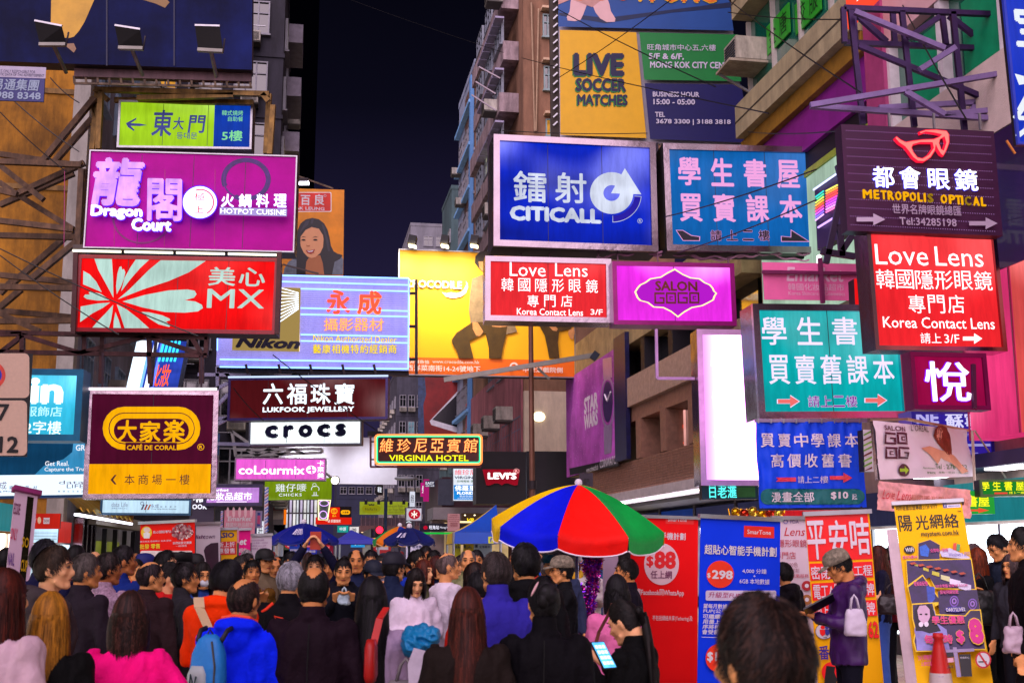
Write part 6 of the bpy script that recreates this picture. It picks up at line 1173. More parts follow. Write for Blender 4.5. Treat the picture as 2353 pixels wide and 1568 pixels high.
for k, (q, Y, c, lab) in enumerate((((664,1288-48, 688,1238, 688,1500, 664,1500), 24, '1c3aa0', 'blue phone plan banner under the dark blue umbrella'), ((691,1243, 728,1243, 727,1480, 692,1480), 23, '2c3cae', 'blue phone plan banner nearer the raised phone'), ((736,1246, 765,1246, 765,1470, 736,1470), 26, '7a1030', 'dark red phone plan banner behind the raised phone'))):
    S = Sign('rollup_banner', lab, 'standing banner', q, Y, 0, PR(c)); stand(S); x0, y0 = q[0], q[1]; wq = q[2]-q[0]
    S.rect((x0+wq*.2, y0+6, x0+wq*.75, y0+13), M('e83038', .5), 'brand_tag'); S.text('SmarTone', (x0+wq*.26, y0+8, x0+wq*.7, y0+11.5), OFFW, .01); S.text('智能手機計劃', (x0+wq*.1, y0+20, x0+wq*.9, y0+26), OFFW, .02)
S = Sign('pop_up_poster', 'small red discount oval poster under the dark blue umbrella', 'poster', (653,1242, 679,1242, 679,1262, 653,1262), 25, .05, M('3a4a2c', .5, var=.5, scale=8)); S.disc((654,1243, 678,1259), M('d01828', .5), 'oval'); S.text('8折', (660,1247, 674,1256), OFFW, .04)
S = Sign('standing_banner', 'slim translucent essence banner with golden lettering at the left edge', 'standing banner', (33,1120, 83,1134, 28,1795, -34,1790), 9, 0, PR('c0a4b8', .2), tilt=8); stand(S, M('8a2c6a', .4))
S.rect(ZB(168,170, 218,880), M('2c2a1c', .15, .6, .5, 10), 'dark_strip'); 
for i, (t, c) in enumerate((('ESSIE', '6a3050'), ('ONLY', 'b81c4c'), ('NAIL', '5a2a80'))): S.text(t, ZB(100-i*22,225+i*185, 150-i*22,310+i*190), M(c, .5), .02)
for i, t in enumerate(('SO', 'CUP')): S.text(t, ZB(160-i*10,480+i*170, 212-i*10,560+i*180), M('d0a818', .4, .5), .03)
# right hand standing banners
S = Sign('rollup_banner', 'red phone plan banner with pale disc priced eighty eight dollars', 'standing banner', (1449,1187, 1606,1190, 1599,1581, 1446,1581), 15.2, 0, PR('e8040c')); stand(S)
S.rect(Z12(1298,112, 1520,168), M('e82c28', .5), 'brand_tag'); S.text('SmarTone', Z12(1315,118, 1465,148), OFFW, .02); S.text('超貼心智能手機計劃', Z12(1000,232, 1455,290), OFFW, .03)
S.disc(Z12(1125,320, 1402,652), M('d8b8c0', .5, var=.08), 'pale_disc'); RD = M('d8141c', .5); S.text('$', Z12(1142,420, 1200,515), RD, .04); S.text('88', Z12(1205,382, 1378,525), RD, .06); S.text('任上網', Z12(1175,538, 1345,602), M('6a1850', .5), .03)
S.text('玩盡Facebook同WhatsApp', Z12(1025,682, 1440,745), OFFW, .015); S.text('不包括網絡共享(Tethering)及', Z12(1190,895, 1508,942), OFFW, 0)
S = Sign('rollup_banner', 'royal blue phone plan banner with red discs behind the big foreground head', 'standing banner', (1609,1187, 1795,1195, 1785,1663, 1601,1663), 11.8, 0, PR('0438e8')); stand(S)
S.rect(Z12(1920,186, 2160,276), M('e02418', .5), 'brand_tag'); S.text('SmarTone', Z12(1946,215, 2134,250), OFFW, .01); S.text('超貼心智能手機計劃', Z12(1604,340, 2178,418), OFFW, .035, out=M('141c4a', .5), outw=.02)
S.disc(Z12(1620,458, 1838,675), M('e83414', .5, var=.15), 'red_disc'); S.text('$', Z12(1625,555, 1652,598), OFFW, .03); S.text('298', Z12(1662,535, 1828,605), OFFW, .045)
S.text('4,000 分鐘', Z12(1903,522, 2095,562), OFFW, .01); S.text('+', Z12(1990,572, 2008,590), OFFW, .01); S.text('6GB 本地數據', Z12(1880,602, 2118,645), OFFW, .01)
S.rrect(Z12(1610,695, 2170,775), M('c8c0d8', .5), 4, 'white_strip'); S.text('升級至FUP無限數據', Z12(1630,712, 2100,758), M('a01c60', .5), .02, shear=.15)
for i, t in enumerate(('當每月數據', 'FUP(公平', '可繼續使', '用量上網', '序將相應', '會受影響')): S.text(t, Z12(1592-i*3,800+i*41, 1780-i*3,838+i*41), OFFW, .03, shear=.1)
S.rect(Z12(1574,1066, 2000,1070), OFFW, 'rule'); S.disc(Z12(1604,1118, 1815,1342), M('e83414', .5, var=.15), 'red_disc'); S.text('$198', Z12(1616,1180, 1800,1265), OFFW, .045)
S = Sign('rollup_banner', 'white contact lens banner with lens pictures between blue and yellow banners', 'standing banner', (1775,1192, 1866,1190, 1882,1640, 1790,1640), 12.6, 0, PR('d8c4d0')); stand(S)
S.text('Lens', Z16(442,195, 610,262), M('c0182c', .5), -.005, shear=.3); S.text('FDA', Z16(492,135, 560,162), M('6a4a8a', .5), .01); S.disc(Z16(436,132, 472,166), M('5a4aa0', .5), 'seal', .7); S.text('隱形眼鏡', Z16(392,292, 622,352), M('b81c38', .5), 0); S.text('專門店', Z16(365,388, 535,445), M('b81c38', .5), 0)
S.text('超過500色', Z16(395,470, 550,510), M('a06a78', .5), 0); S.text('全港首創', Z16(425,520, 560,552), M('a06a78', .5), 0); S.text('試戴服務', Z16(500,565, 635,595), M('b81c38', .5), 0)
for c, y in (('b0202c', 658), ('a86a38', 768), ('4a4a60', 878)): S.disc(Z16(580,y-40, 660,y+40), M(c, .5), 'lens_print', .4); S.disc(Z16(604,y-16, 636,y+16), M('e0dce4', .3), 'lens_pupil')
S = Sign('rollup_banner', 'red and yellow course banner with brush characters behind the man in the camouflage cap', 'standing banner', (1848,1182, 1997,1176, 2040,1697, 1890,1700), 11, 0, PR('f8b400'), tilt=6); stand(S)
RB = M('f00810', .45, var=.08); BW_ = M('dcd0dc', .5, var=.04)
def rq(P): S.poly(Z16(*P), RB, 'red_field')
rq((612,108, 1105,84, 1148,446, 640,466)); rq((645,482, 895,474, 900,598, 655,620)); rq((915,474, 1145,464, 1152,590, 925,598)); rq((660,640, 900,628, 905,762, 670,776)); rq((918,628, 1155,616, 1165,745, 925,758)); rq((675,795, 905,782, 912,915, 690,930)); rq((925,782, 1172,768, 1185,895, 930,912))
for t, b in (('平', (625,140, 772,450)), ('安', (800,135, 948,470)), ('咭', (965,115, 1120,412))): S.text(t, Z16(*b), BW_, .03, name='character', lift=-.014)
for t, b in (('密閉咭', (655,500, 885,605)), ('保工程', (920,495, 1140,580)), ('電工A牌', (675,642, 900,762)), ('泥安牌', (930,640, 1158,735)), ('海上藍咭', (692,800, 905,920)), ('油壓牌', (930,790, 1165,890))): S.text(t, Z16(*b), BW_, .02, lift=-.014)
S.disc(Z16(690,955, 832,1082), M('d8d0d8', .5), 'globe'); S.disc(Z16(690,955, 832,1082), M('3a2c50', .5), 'globe_ring', .95); S.disc(Z16(730,972, 765,1002), RB, 'figure_head'); S.poly(Z16(722,1005, 772,1005, 765,1045, 745,1058, 728,1040), RB, 'figure_body'); S.disc(Z16(765,970, 798,1000), M('2c2c90', .5), 'figure_head'); S.poly(Z16(765,1003, 810,1003, 800,1040, 785,1055, 768,1040), M('2c2c90', .5), 'figure_body'); S.text('HK', Z16(755,1060, 785,1074), M('30203c', .5), .02)
S.text('2306 9162', Z16(838,945, 1190,1078), RB, .04, out=M('5a1010', .5), outw=.02); S.text('番發大廈', Z16(715,1125, 1060,1240), M('3a1c90', .5), .035); S.disc(Z16(738,1262, 882,1420), RB, 'red_disc'); S.poly(Z16(775,1290, 845,1300, 838,1340, 860,1400, 850,1450, 755,1450, 765,1360), BLACK, 'helmet_print'); S.text('A1', Z16(885,1290, 985,1385), M('b01c14', .5), .01); S.text('出口', Z16(992,1300, 1060,1385), M('b01c14', .5), .01)
# yellow A-board
S = Sign('a_frame_banner', 'big yellow internet cafe standing banner with pink eight dollar price', 'standing banner', (2055,1160, 2207,1155, 2309,1718, 2125,1722), 10.5, .0, PR('f4bc00'), tilt=9); stand(S)
G().box(-S.w/2-.09, -S.w/2-.002, .0, .06, 0, S.h-.25).build('side_board', M('c8b0b8', .5, dirt=.2), S.root); G().box(-S.w/2-.12, -S.w/2-.005, -.02, .08, .2, .5).build('side_tape', M('1c1840', .5), S.root)
BKT = M('141008', .5); PKM = M('d8208c', .5); PUR = M('2c1450', .4, var=.6, scale=7)
S.text('特許經營加盟專線:2139 9777', Z16(1332,20, 1662,56), BKT, .02); S.rect(Z16(1708,14, 1848,40), M('e0dcf0', .5), 'link_box'); S.rect(Z16(1708,14, 1738,40), M('2c3c98', .5), 'link_square'); S.text('f', Z16(1718,16, 1730,38), OFFW, .05); S.text('msystem.com.hk', Z16(1748,22, 1840,34), M('2c3c98', .5), .02)
for i, (ch, b) in enumerate((('陽', (1355,100, 1462,228)), ('光', (1488,98, 1592,215)), ('網', (1600,90, 1708,205)), ('絡', (1718,85, 1832,200)))): S.text(ch, Z16(*b), BKT, .025, name='character', lift=-.004)
S.text('TM', Z16(1822,65, 1852,78), BKT, .02); S.text('msystem.com.hk', Z16(1532,225, 1838,278), BKT, .015)
S.disc(Z16(1396,345, 1484,412), BKT, 'badge'); S.text('WiFi', Z16(1408,362, 1476,396), OFFW, .03); S.text('提供免費WIFI', Z16(1386,426, 1520,452), PKM, .02, out=OFFW, outw=.03)
S.poly(Z16(1505,325, 1605,295, 1690,338, 1688,440, 1505,470), M('e8b810', .5), 'hexagon'); S.poly(Z16(1512,332, 1605,303, 1682,345, 1680,470, 1512,470), PUR, 'photo_print'); S.poly(Z16(1520,360, 1570,340, 1600,380, 1590,440, 1530,430), M('1c60c8', .4, var=.5, scale=20), 'blue_print')
S.poly(Z16(1680,400, 1760,370, 1915,440, 1925,462, 1700,440), M('c8c4e0', .5), 'white_ribbon'); S.text('Windows 7 網吧', Z16(1752,402, 1922,440), M('6a5ab0', .5), .0); S.poly(Z16(1790,335, 1815,330, 1812,392, 1786,385), M('d85030', .5), 'flag_print'); S.poly(Z16(1818,340, 1845,345, 1838,398, 1814,392), M('50a060', .5), 'flag_print'); S.text('全港唯一使用', Z16(1605,376, 1745,406), PKM, .02, out=OFFW, outw=.03)
S.poly(Z16(1412,470, 1935,458, 1972,712, 1640,700, 1600,600, 1425,720), M('e8c418', .5), 'photo_border'); S.poly(Z16(1418,478, 1928,466, 1962,700, 1650,690, 1600,606, 1432,700), PUR, 'photo_print')
for i in range(6): 
    x, y = 1480+i*70, 500+i*30; w_ = 30+i*14; S.poly(Z16(x,y, x+w_,y+w_*.25, x+w_,y+w_*.8, x,y+w_*.5), M(['b0a838', 'b8b030', 'c0b830', 'c8c890', 'd8d0e8', 'd8d0e8'][i], .4), 'screen_print')
for i in range(7): S.poly(Z16(1440+i*65,560+i*14-60, 1480+i*65,552+i*14-60, 1500+i*65,566+i*14-60, 1458+i*65,575+i*14-60), M('b04830', .5), 'chair_print')
S.text('200台電腦 設有VIP ROOM', Z16(1645,672, 1900,698), PKM, .02, out=OFFW, outw=.03)
S.poly(Z16(1418,690, 1545,598, 1705,822, 1635,855, 1640,835, 1460,842, 1425,700), M('e8c418', .5), 'photo_border'); S.poly(Z16(1432,700, 1545,612, 1690,815, 1460,832), PUR, 'photo_print'); S.poly(Z16(1575,690, 1640,700, 1645,790, 1600,845, 1585,800), M('2848b0', .4, var=.4, scale=20), 'keyboard_print'); S.text('電競級配備', Z16(1475,655, 1585,690), PKM, .02, out=OFFW, outw=.03)
S.poly(Z16(1665,735, 1975,722, 2000,885, 1920,890, 1885,935, 1680,930), PUR, 'photo_print')
for x, y in ((1795, 815), (1940, 840)):
    for k, c in ((44, '7a50b8'), (34, '2c1450'), (24, '9a70c8'), (12, '2c1450')): S.disc(Z16(x-k*.8,y-k, x+k*.8,y+k), M(c, .4), 'dartboard_print')
S.disc(Z16(1722,862, 1885,908), M('3a2c90', .5), 'logo_oval'); S.text('DARTSLIVE2', Z16(1732,872, 1882,902), OFFW, .02); S.text('設有飛鏢遊戲', Z16(1682,732, 1828,764), PKM, .02, out=OFFW, outw=.03)
S.poly(Z16(1458,842, 1630,832, 1650,925, 1880,935, 1920,890, 2005,888, 2048,1208, 1490,1225, 1470,1140, 1485,1060, 1462,960), M('e8c418', .5), 'photo_border'); S.poly(Z16(1466,852, 1622,842, 1645,935, 1885,945, 1925,900, 1998,898, 2038,1200, 1498,1216, 1480,1140, 1495,1060, 1470,960), PUR, 'photo_print')
S.poly(Z16(1480,1060, 1500,940, 1495,880, 1530,850, 1600,855, 1640,900, 1660,1000, 1735,1050, 1760,1210, 1500,1216, 1495,1130), M('8a84c8', .5, var=.3, scale=5), 'portrait_dress'); S.poly(Z16(1490,1060, 1478,900, 1510,855, 1600,848, 1635,900, 1660,1010, 1690,1060, 1600,1080, 1540,1060), M('140c24', .5), 'portrait_hair'); S.poly(Z16(1502,900, 1520,862, 1570,858, 1600,890, 1605,950, 1580,1000, 1550,1005, 1515,970), M('c8a4c0', .5), 'portrait_face')
for x in (1532, 1575): S.disc(Z16(x-18,990, x+18,1030), M('d8d0e0', .4), 'spoon_print'); S.disc(Z16(x-12,925, x+10,936), BKT, 'eye_print')
S.text('學生優惠', Z16(1618,945, 1875,1010), PKM, .04, out=M('f0c010', .5), outw=.035, name='character'); S.text('每小時', Z16(1560,1095, 1782,1170), PKM, .045, out=M('f0c010', .5), outw=.035); S.text('$', Z16(1812,1062, 1875,1172), PKM, .06, out=M('f0c010', .5), outw=.03); S.text('8', Z16(1912,970, 2022,1175), PKM, .08, out=M('f0c010', .5), outw=.04)
S.disc(Z16(1960,1232, 2085,1368), M('c81828', .5), 'ban_ring'); S.disc(Z16(1972,1245, 2073,1355), OFFW, 'ban_disc'); S.rect(Z16(1985,1312, 2050,1322), BKT, 'cigarette'); S.poly(Z16(1985,1258, 1996,1248, 2062,1345, 2050,1354), M('c81828', .5), 'ban_bar')
S.text('24小時無煙', Z16(1508,1262, 1622,1308), PKM, .01, shear=-.1); S.text('上網空間', Z16(1530,1315, 1625,1350), PKM, .01, shear=-.1)
for P, c in (((1635,1215, 1672,1213, 1710,1440, 1672,1440), '9a8ab0'), ((1782,1205, 1812,1205, 1850,1440, 1815,1440), '9a8ab0'), ((1640,1230, 1950,1215, 1952,1238, 1645,1255), '9a8ab0'), ((1728,1248, 1785,1246, 1790,1282, 1732,1284), '141018'), ((1732,1292, 1786,1290, 1790,1325, 1736,1328), 'd8a0b0'), ((1830,1265, 1922,1262, 1935,1440, 1850,1440), '141018')): S.poly(Z16(*P), M(c, .5), 'map_print')
S.text('陽光網絡', Z16(1700,1350, 1788,1375), BKT, .02); S.text('旺角中心', Z16(1840,1285, 1912,1300), OFFW, .01)
# ================================================================== UMBRELLAS AND TENTS
def umbrella(name, label, px, pyr, Y, R_, rise, n, cols, rot=0, tilt=0, roll=0, valance=.12, pole_mat=None, logo=None, trim='e8e0f0', panel_labels=True):
    """pyr: pixel row of the rim centre; cols: one colour per panel"""
    c = at(px, pyr, Y); r = thing(name, label, 'umbrella', (c.x, c.y, 0)); zr_ = c.z; tm = Matrix.Rotation(radians(roll), 3, 'Y')@Matrix.Rotation(radians(tilt), 3, 'X')
    def P(a, u, sag=0): # u: 0 apex .. 1 rim
        rr_ = R_*u; z = rise*(1-(u**1.55))
        return tm@Vector((rr_*sin(a), -rr_*cos(a), z-sag))+Vector((0, 0, zr_))
    for k in range(n):
        a0 = radians(rot)+2*pi*k/n; a1 = a0+2*pi/n; g = G(); NU, NA = 14, 12
        for j in range(NU+1):
            u = .02+.98*j/NU
            for i in range(NA+1):
                t = i/NA; A_, B_ = P(a0, u), P(a1, u); p = A_.lerp(B_, t); p.z -= .06*u*4*t*(1-t); p += Vector((0, 0, 1))*(mnoise.noise(Vector((t*3+k*5, u*2, k)))*.02+mnoise.noise(Vector((t*9+k*5, u*3.5, k+4)))*.008)*u*4*t*(1-t); g.v.append(tuple(p))
        for j in range(3):
            for i in range(NA+1):
                t = i/NA; A_, B_ = P(a0, 1), P(a1, 1); p = A_.lerp(B_, t); p.z -= .05*4*t*(1-t); w = valance*(j+1)/3*(1-.12*abs(2*t-1)**6); q = tm@Vector((0, 0, -w)); p += q+Vector((.012*sin(t*9+k)*(j+1)/3, .012*cos(t*7+k), 0)); g.v.append(tuple(p))
        for j in range(NU+3):
            for i in range(NA): a = j*(NA+1)+i; g.f.append((a, a+1, a+NA+2, a+NA+1)); g.mi.append(0)
        o = g.build('canopy_panel', M(cols[k % len(cols)], .6, 0, .14, 3, bump=.5, bscale=6, spec=.15, dirt=.12), r, smooth=True)
        base = (NU+3)*(NA+1); e = [Vector(g.v[base+i]) for i in range(NA+1)]; G().tube(e, .009, 5).build('trim', M(trim, .5), o)
        G().tube([P(a0, .03+.97*i/6)-Vector((0, 0, .015)) for i in range(7)], .008, 5).build('rib', ALU, r)
        G().tube([P(a0, .55)-Vector((0, 0, .02)), Vector((0, 0, zr_+rise*.12))], .006, 4).build('strut', ALU, r)
    G().tube([(0, 0, 0), (0, 0, zr_+rise*.97)], .022, 10).build('pole', pole_mat or M('8a90b8', .3, .7), r, smooth=True)
    tp = P(0, 0); G().ell((tp.x, tp.y, tp.z+.02), (.045, .045, .05), 10, 8).build('finial', M('d8d0d8', .5), r, smooth=True)
    G().lathe([(.26, 0), (.26, .07), (.05, .1), (.04, .25), (0, .25)], 20).build('base', M('3a3a40', .7), r)
    if logo:
        t, u0, u1, a, col = logo; g = G(); text_into(g, t, -1, 0, 1, 1, 0, .03); g2 = G(); g2.f, g2.mi = g.f, g.mi; n_ = radians(a)
        for (x, _, z) in g.v:
            p = P(n_+x*.2, u1+(u0-u1)*z); nr = Vector((sin(n_), -cos(n_), .8)).normalized(); g2.v.append(tuple(tm@Vector((0, 0, 0))+p*1+nr*.004-Vector((0, 0, .018)) ))
        g2.build('logo', M(col, .5), r)
    return r
YE, BU, RE, GR = 'ffc800', '0414e0', 'ff1008', '04a040'
umbrella('market_umbrella', 'big rainbow market umbrella with blue, red, green and yellow panels', 1324, 1206, 14, 1.02, .47, 8, [BU, RE, GR, YE, BU, RE, GR, YE], rot=-59, tilt=8, roll=3, valance=.17)
umbrella('parasol', 'dark blue parasol with white square logo above the raised phone', 697, 1237, 21, .6, .27, 8, ['0c1a80'], rot=10, valance=.06, logo=('■香港寬頻', .45, .8, -3, 'd8d4f0'), trim='0c1a70')
umbrella('parasol', 'orange and blue panelled parasol half behind a dark blue one', 918, 1241, 24, .55, .28, 8, ['d87010', '1a2c90', 'd87010', '1a8040'], rot=-50, valance=.07, trim='c8a060')
umbrella('parasol', 'small navy parasol with white logo in front of the orange one', 940, 1239, 20, .45, .2, 8, ['101a58'], rot=-20, valance=.05, logo=('■寬頻', .5, .85, -18, 'd8d4f0'), trim='101a50')
def tent(name, label, x0, x1, yr, ya, Y, depth, cols, val=.25, xa=None):
    a = at(x0, yr, Y); b = at(x1, yr, Y); w = b.x-a.x; c = (a+b)/2; r = thing(name, label, 'tent', (c.x, c.y, 0), (0, 0, AZ*.6)); zr_ = a.z; ap = at(xa or (x0+x1)/2, ya, Y+depth/2); L = toL(r, ap)
    R4 = [Vector((-w/2, 0, zr_)), Vector((w/2, 0, zr_)), Vector((w/2, depth, zr_)), Vector((-w/2, depth, zr_))]
    for k in range(4):
        A_, B_ = R4[k], R4[(k+1) % 4]; g = G(); N = 8
        for j in range(N+1):
            u = j/N; zz_ = (1-u)**1.3
            for i in range(7):
                t = i/6; e = A_.lerp(B_, t); p = Vector((L.x+(e.x-L.x)*u, L.y+(e.y-L.y)*u, zr_+(L.z-zr_)*zz_)); p.z -= .03*u*4*t*(1-t); g.v.append(tuple(p))
        for j in range(N):
            for i in range(6): q = j*7+i; g.f.append((q, q+1, q+8, q+7)); g.mi.append(0)
        g.build('roof_panel', M(cols[k % len(cols)], .5, 0, .1, 2, bump=.3, bscale=5), r, smooth=True)
        d = (B_-A_).normalized(); nr = Vector((d.y, -d.x, 0)); g = G()
        g.add([A_, B_, B_-Vector((0, 0, val))+nr*.02, A_-Vector((0, 0, val))+nr*.02], [(0, 3, 2, 1)]); g.build('valance', M(cols[k % len(cols)], .5, 0, .1, 2), r)
        G().tube([(A_.x, A_.y, 0), A_], .025, 6).build('leg', ALU, r)
    return r
tent('market_tent', 'plain royal blue market tent behind the raised phone', 772, 868, 1238, 1216, 26, 2.2, ['101ca0', '101ca0', '0c1888', '101ca0'], .1, 806)
tt = tent('market_tent', 'blue market tent with yellow side panel and small social media badge', 1042, 1150, 1222, 1158, 24, 2.6, ['1048b0', '1048b0', '1048b0', 'd8b800'], .22, 1140)
G().box(.22, .33, -.02, -.012, at(1100,1240,24).z-.06, at(1100,1240,24).z+.07).build('badge', M('c8d020', .5), tt); g = G(); text_into(g, 'f', .25, at(1100,1240,24).z-.04, .3, at(1100,1240,24).z+.05, -.021, .04); g.build('badge_letter', M('1c3ca0', .5), tt); G().box(.36, .5, -.02, -.012, at(1100,1240,24).z-.06, at(1100,1240,24).z+.07).build('badge', M('28a0c8', .5), tt)
# closed umbrella, info boards behind the crowd
for q, Y, c, lab, t in (((932,1243, 981,1243, 981,1500, 932,1500), 22, 'c8c8dc', 'white counter board with small blue square behind the crowd', '香港寬頻'), ((1088,1243, 1130,1243, 1130,1460, 1088,1460), 26, 'b8ccd8', 'pale blue board with fine print under the blue and yellow tent', '全港最平'), ((1176,1246, 1240,1246, 1240,1440, 1176,1440), 27, 'c8c0cc', 'white board with black emblem left of the umbrella pole', '特價'),
    ((1041,1244, 1058,1244, 1058,1440, 1041,1440), 25, 'c8c820', 'yellow paper notice hanging at the tent corner', '收新'), ((1064,1244, 1088,1244, 1088,1440, 1064,1440), 25.5, 'c8b020', 'yellow notice with round black seal under the tent', '大'), ((1385,1240, 1420,1240, 1420,1600, 1385,1600), 15.5, 'b8a8c0', 'lilac banner with faded red characters under the rainbow umbrella', '數碼通')):
    S = Sign('rollup_banner', lab, 'standing banner', q, Y, 0, M(c, .5, var=.08)); stand(S); w = q[2]-q[0]; S.text(t, (q[0]+w*.3, q[1]+9, q[0]+w*.9, q[1]+15), M('9a3060' if 'lilac' in lab else '1c2c68', .5), .02); S.rect((q[0]+w*.08, q[1]+7, q[0]+w*.22, q[1]+14), M('28304c', .5), 'emblem')
# purple tinsel stand beneath the rainbow umbrella
TS = thing('tinsel_display', 'sparkling pink and violet tinsel strands hanging under the rainbow umbrella', 'tinsel', (at(1345, 1270, 13.4).x, 13.4, 0)); R = random.Random(4)
for k, (x0, y0, x1, y1) in enumerate(((1348,1275, 1362,1335), (1362,1335, 1348,1420), (1330,1350, 1336,1430), (1366,1290, 1352,1400), (1298,1420, 1330,1370), (1345,1430, 1350,1490), (1370,1280, 1358,1345))):
    a = toL(TS, at(x0, y0, 13.4)); b_ = toL(TS, at(x1, y1, 13.3)); g = G()
    for i in range(1500):
        t = R.random(); p = a.lerp(b_, t)+Vector((sin(t*9)*.03, 0, 0)); d = Vector((R.gauss(0, 1), R.gauss(0, 1), R.gauss(0, 1))).normalized()*R.uniform(.03, .075); s_ = d.cross(Vector((R.gauss(0, 1), R.gauss(0, 1), 1))).normalized()*.006
        g.add([p-s_, p+s_, p+d+s_, p+d-s_], [(0, 1, 2, 3)], R.choice((0, 0, 1, 2)))
    g.build('tinsel_strand', [M('d83cb0', .2, .9), M('8a3cff', .2, .9), M('f0c0f0', .12, .95)], TS, kind='stuff')
TB = thing('stall_table', 'small white stall table under the rainbow umbrella', 'table', (at(1330, 1270, 13.2).x, 13.2, 0)); G().box(-.5, .5, -.3, .3, .78, .82).build('table_top', M('b8b4c8', .4), TB)
for sx_ in (-1, 1):
    for sy_ in (-1, 1): G().tube([(sx_*.45, sy_*.25, 0), (sx_*.45, sy_*.25, .78)], .018, 6).build('leg', ALU, TB)
# traffic cone, bollard top
cp = at(2163, 1600, 10.2); CN = thing('traffic_cone', 'red and white traffic cone with taped neck beside the course banner', 'traffic cone', (cp.x, 10.2, 0)); zt_ = at(2163, 1453, 10.2).z
g = G().lathe([(.2, .04), (.13, .4), (.10, .6)], 20); g.build('lower_cone', M('b81414', .45, 0, .2, 5, bump=.3, bscale=9), CN, True); G().lathe([(.10, .6), (.085, .75)], 20).build('white_band', M('c8b8b8', .5), CN, True); G().lathe([(.085, .75), (.045, zt_-.1), (.035, zt_-.05), (.045, zt_-.04), (.04, zt_), (0, zt_)], 20).build('upper_cone', M('c01c18', .45), CN, True); G().box(-.25, .25, -.25, .25, 0, .04).build('base', M('8a1410', .6), CN)
bp_ = at(2315-0, 1560, 12) if False else None
# ================================================================== PEOPLE
def shape_head(d):
    """unit direction -> point of the head surface; the face looks to -y, origin at head centre"""
    x, y, z = d; a, b, c = .074, .096, .118
    p = np.array([x*a, y*b, z*c])
    if z < -.05:
        t = min(1, (-.05-z)/.95); p[0] *= 1-.34*t*t
        if y > 0: p[1] *= 1-.55*t; p[2] *= 1-.1*t
        else: p[1] *= 1+.04*t
    if z > 0 and y > 0: p[1] *= 1.04; 
    if y < -.55: p[1] = -.053-(-p[1]-.053)*.8
    return p
def head_prims(g):
    """face features added before the surfaces are fused"""
    R = []
    n, m = 26, 20
    for j in range(1, m):
        t = pi*j/m; R.append([shape_head((sin(t)*cos(2*pi*i/n), sin(t)*sin(2*pi*i/n), -cos(t))) for i in range(n)])
    g.rings(R)
    g.tube([(0, -.083, .022), (0, -.098, -.002), (0, -.107, -.022), (0, -.096, -.034)], [.008, .01, .0135, .009], 8)     # nose
    for s in (-1, 1):
        g.ell((s*.012, -.095, -.027), (.009, .01, .008), 8, 6)
        g.tube([(s*.052, -.070, .031), (s*.03, -.085, .036), (s*.008, -.088, .030)], .0085, 6)                       # brow ridge
        g.ell((s*.043, -.062, -.018), (.02, .022, .018), 8, 6)                                                         # cheek
        g.ell((s*.078, .012, -.006), (.010, .020, .032), 8, 8)                                                        # ear
    g.ell((0, -.082, -.055), (.024, .013, .011), 10, 6); g.ell((0, -.078, -.088), (.023, .018, .017), 10, 6)
    g.tube([(-.062, -.02, -.06), (-.035, -.055, -.092), (0, -.07, -.098), (.035, -.055, -.092), (.062, -.02, -.06)], .014, 8)
HC = Vector((0, -.005, 1.585))
def fuse(g, vox, smooth=6, dec=None, fac=.5):
    """voxel union of overlapping volumes -> one continuous skin"""
    me = bpy.data.meshes.new('tmp'); me.from_pydata(g.v, [], g.f)
    bm = bmesh.new(); bm.from_mesh(me); bmesh.ops.recalc_face_normals(bm, faces=bm.faces); bm.to_mesh(me); bm.free()
    o = bpy.data.objects.new('tmp', me); SC.collection.objects.link(o)
    r = o.modifiers.new('r', 'REMESH'); r.mode = 'VOXEL'; r.voxel_size = vox; r.adaptivity = 0
    if smooth: s = o.modifiers.new('s', 'SMOOTH'); s.iterations = smooth; s.factor = fac
    if dec: d = o.modifiers.new('d', 'DECIMATE'); d.ratio = dec
    dg = bpy.context.evaluated_depsgraph_get(); out = bpy.data.meshes.new_from_object(o.evaluated_get(dg)); bpy.data.objects.remove(o); bpy.data.meshes.remove(me)
    out.polygons.foreach_set('use_smooth', [True]*len(out.polygons)); return out
POSES = {      # elbow, wrist for the right hand side (+x); left mirrored unless given
    'down': ((.245, .02, 1.11), (.255, -.05, .87)), 'fold': ((.25, -.02, 1.13), (-.03, -.20, 1.16)), 'front': ((.23, -.01, 1.11), (.07, -.27, 1.19)),
    'akimbo': ((.42, .05, 1.13), (.22, -.02, .98)), 'up': ((.25, -.13, 1.53), (.08, -.24, 1.80)), 'pocket': ((.30, .06, 1.13), (.2, -.07, .93)), 'phone': ((.23, -.02, 1.13), (.07, -.24, 1.34)), 'swing': ((.25, .12, 1.12), (.27, .16, .88)), 'face': ((.22, -.16, 1.16), (.07, -.25, 1.42))}
def arm(pose, s):
    e, w = POSES[pose]; return Vector((e[0]*s, e[1], e[2])), Vector((w[0]*s, w[1], w[2]))
def legs(walk):
    if walk: return ((Vector((.085, -.10, .49)), Vector((.08, -.30, .10))), (Vector((-.085, .0, .47)), Vector((-.09, .30, .13))))
    return ((Vector((.095, -.01, .48)), Vector((.11, .01, .08))), (Vector((-.095, -.01, .48)), Vector((-.11, .01, .08))))
def tcap(g, a, b, ra, rb, n=10):
    a = Vector(a); b = Vector(b); d = (b-a).normalized()
    g.tube([a-d*ra*.7, a-d*ra*.3, a, a.lerp(b, .5), b, b+d*rb*.3, b+d*rb*.7], [ra*.55, ra*.92, ra, (ra+rb)/2, rb, rb*.92, rb*.55], n)
def ringstack(g, rows, n=20, e=2.4):
    R = []
    for z, hw, hd, y0 in rows:
        R.append([(hw*math.copysign(abs(cos(2*pi*i/n))**(2/e), cos(2*pi*i/n)), y0+hd*math.copysign(abs(sin(2*pi*i/n))**(2/e), sin(2*pi*i/n)), z) for i in range(n)])
    g.rings(R)
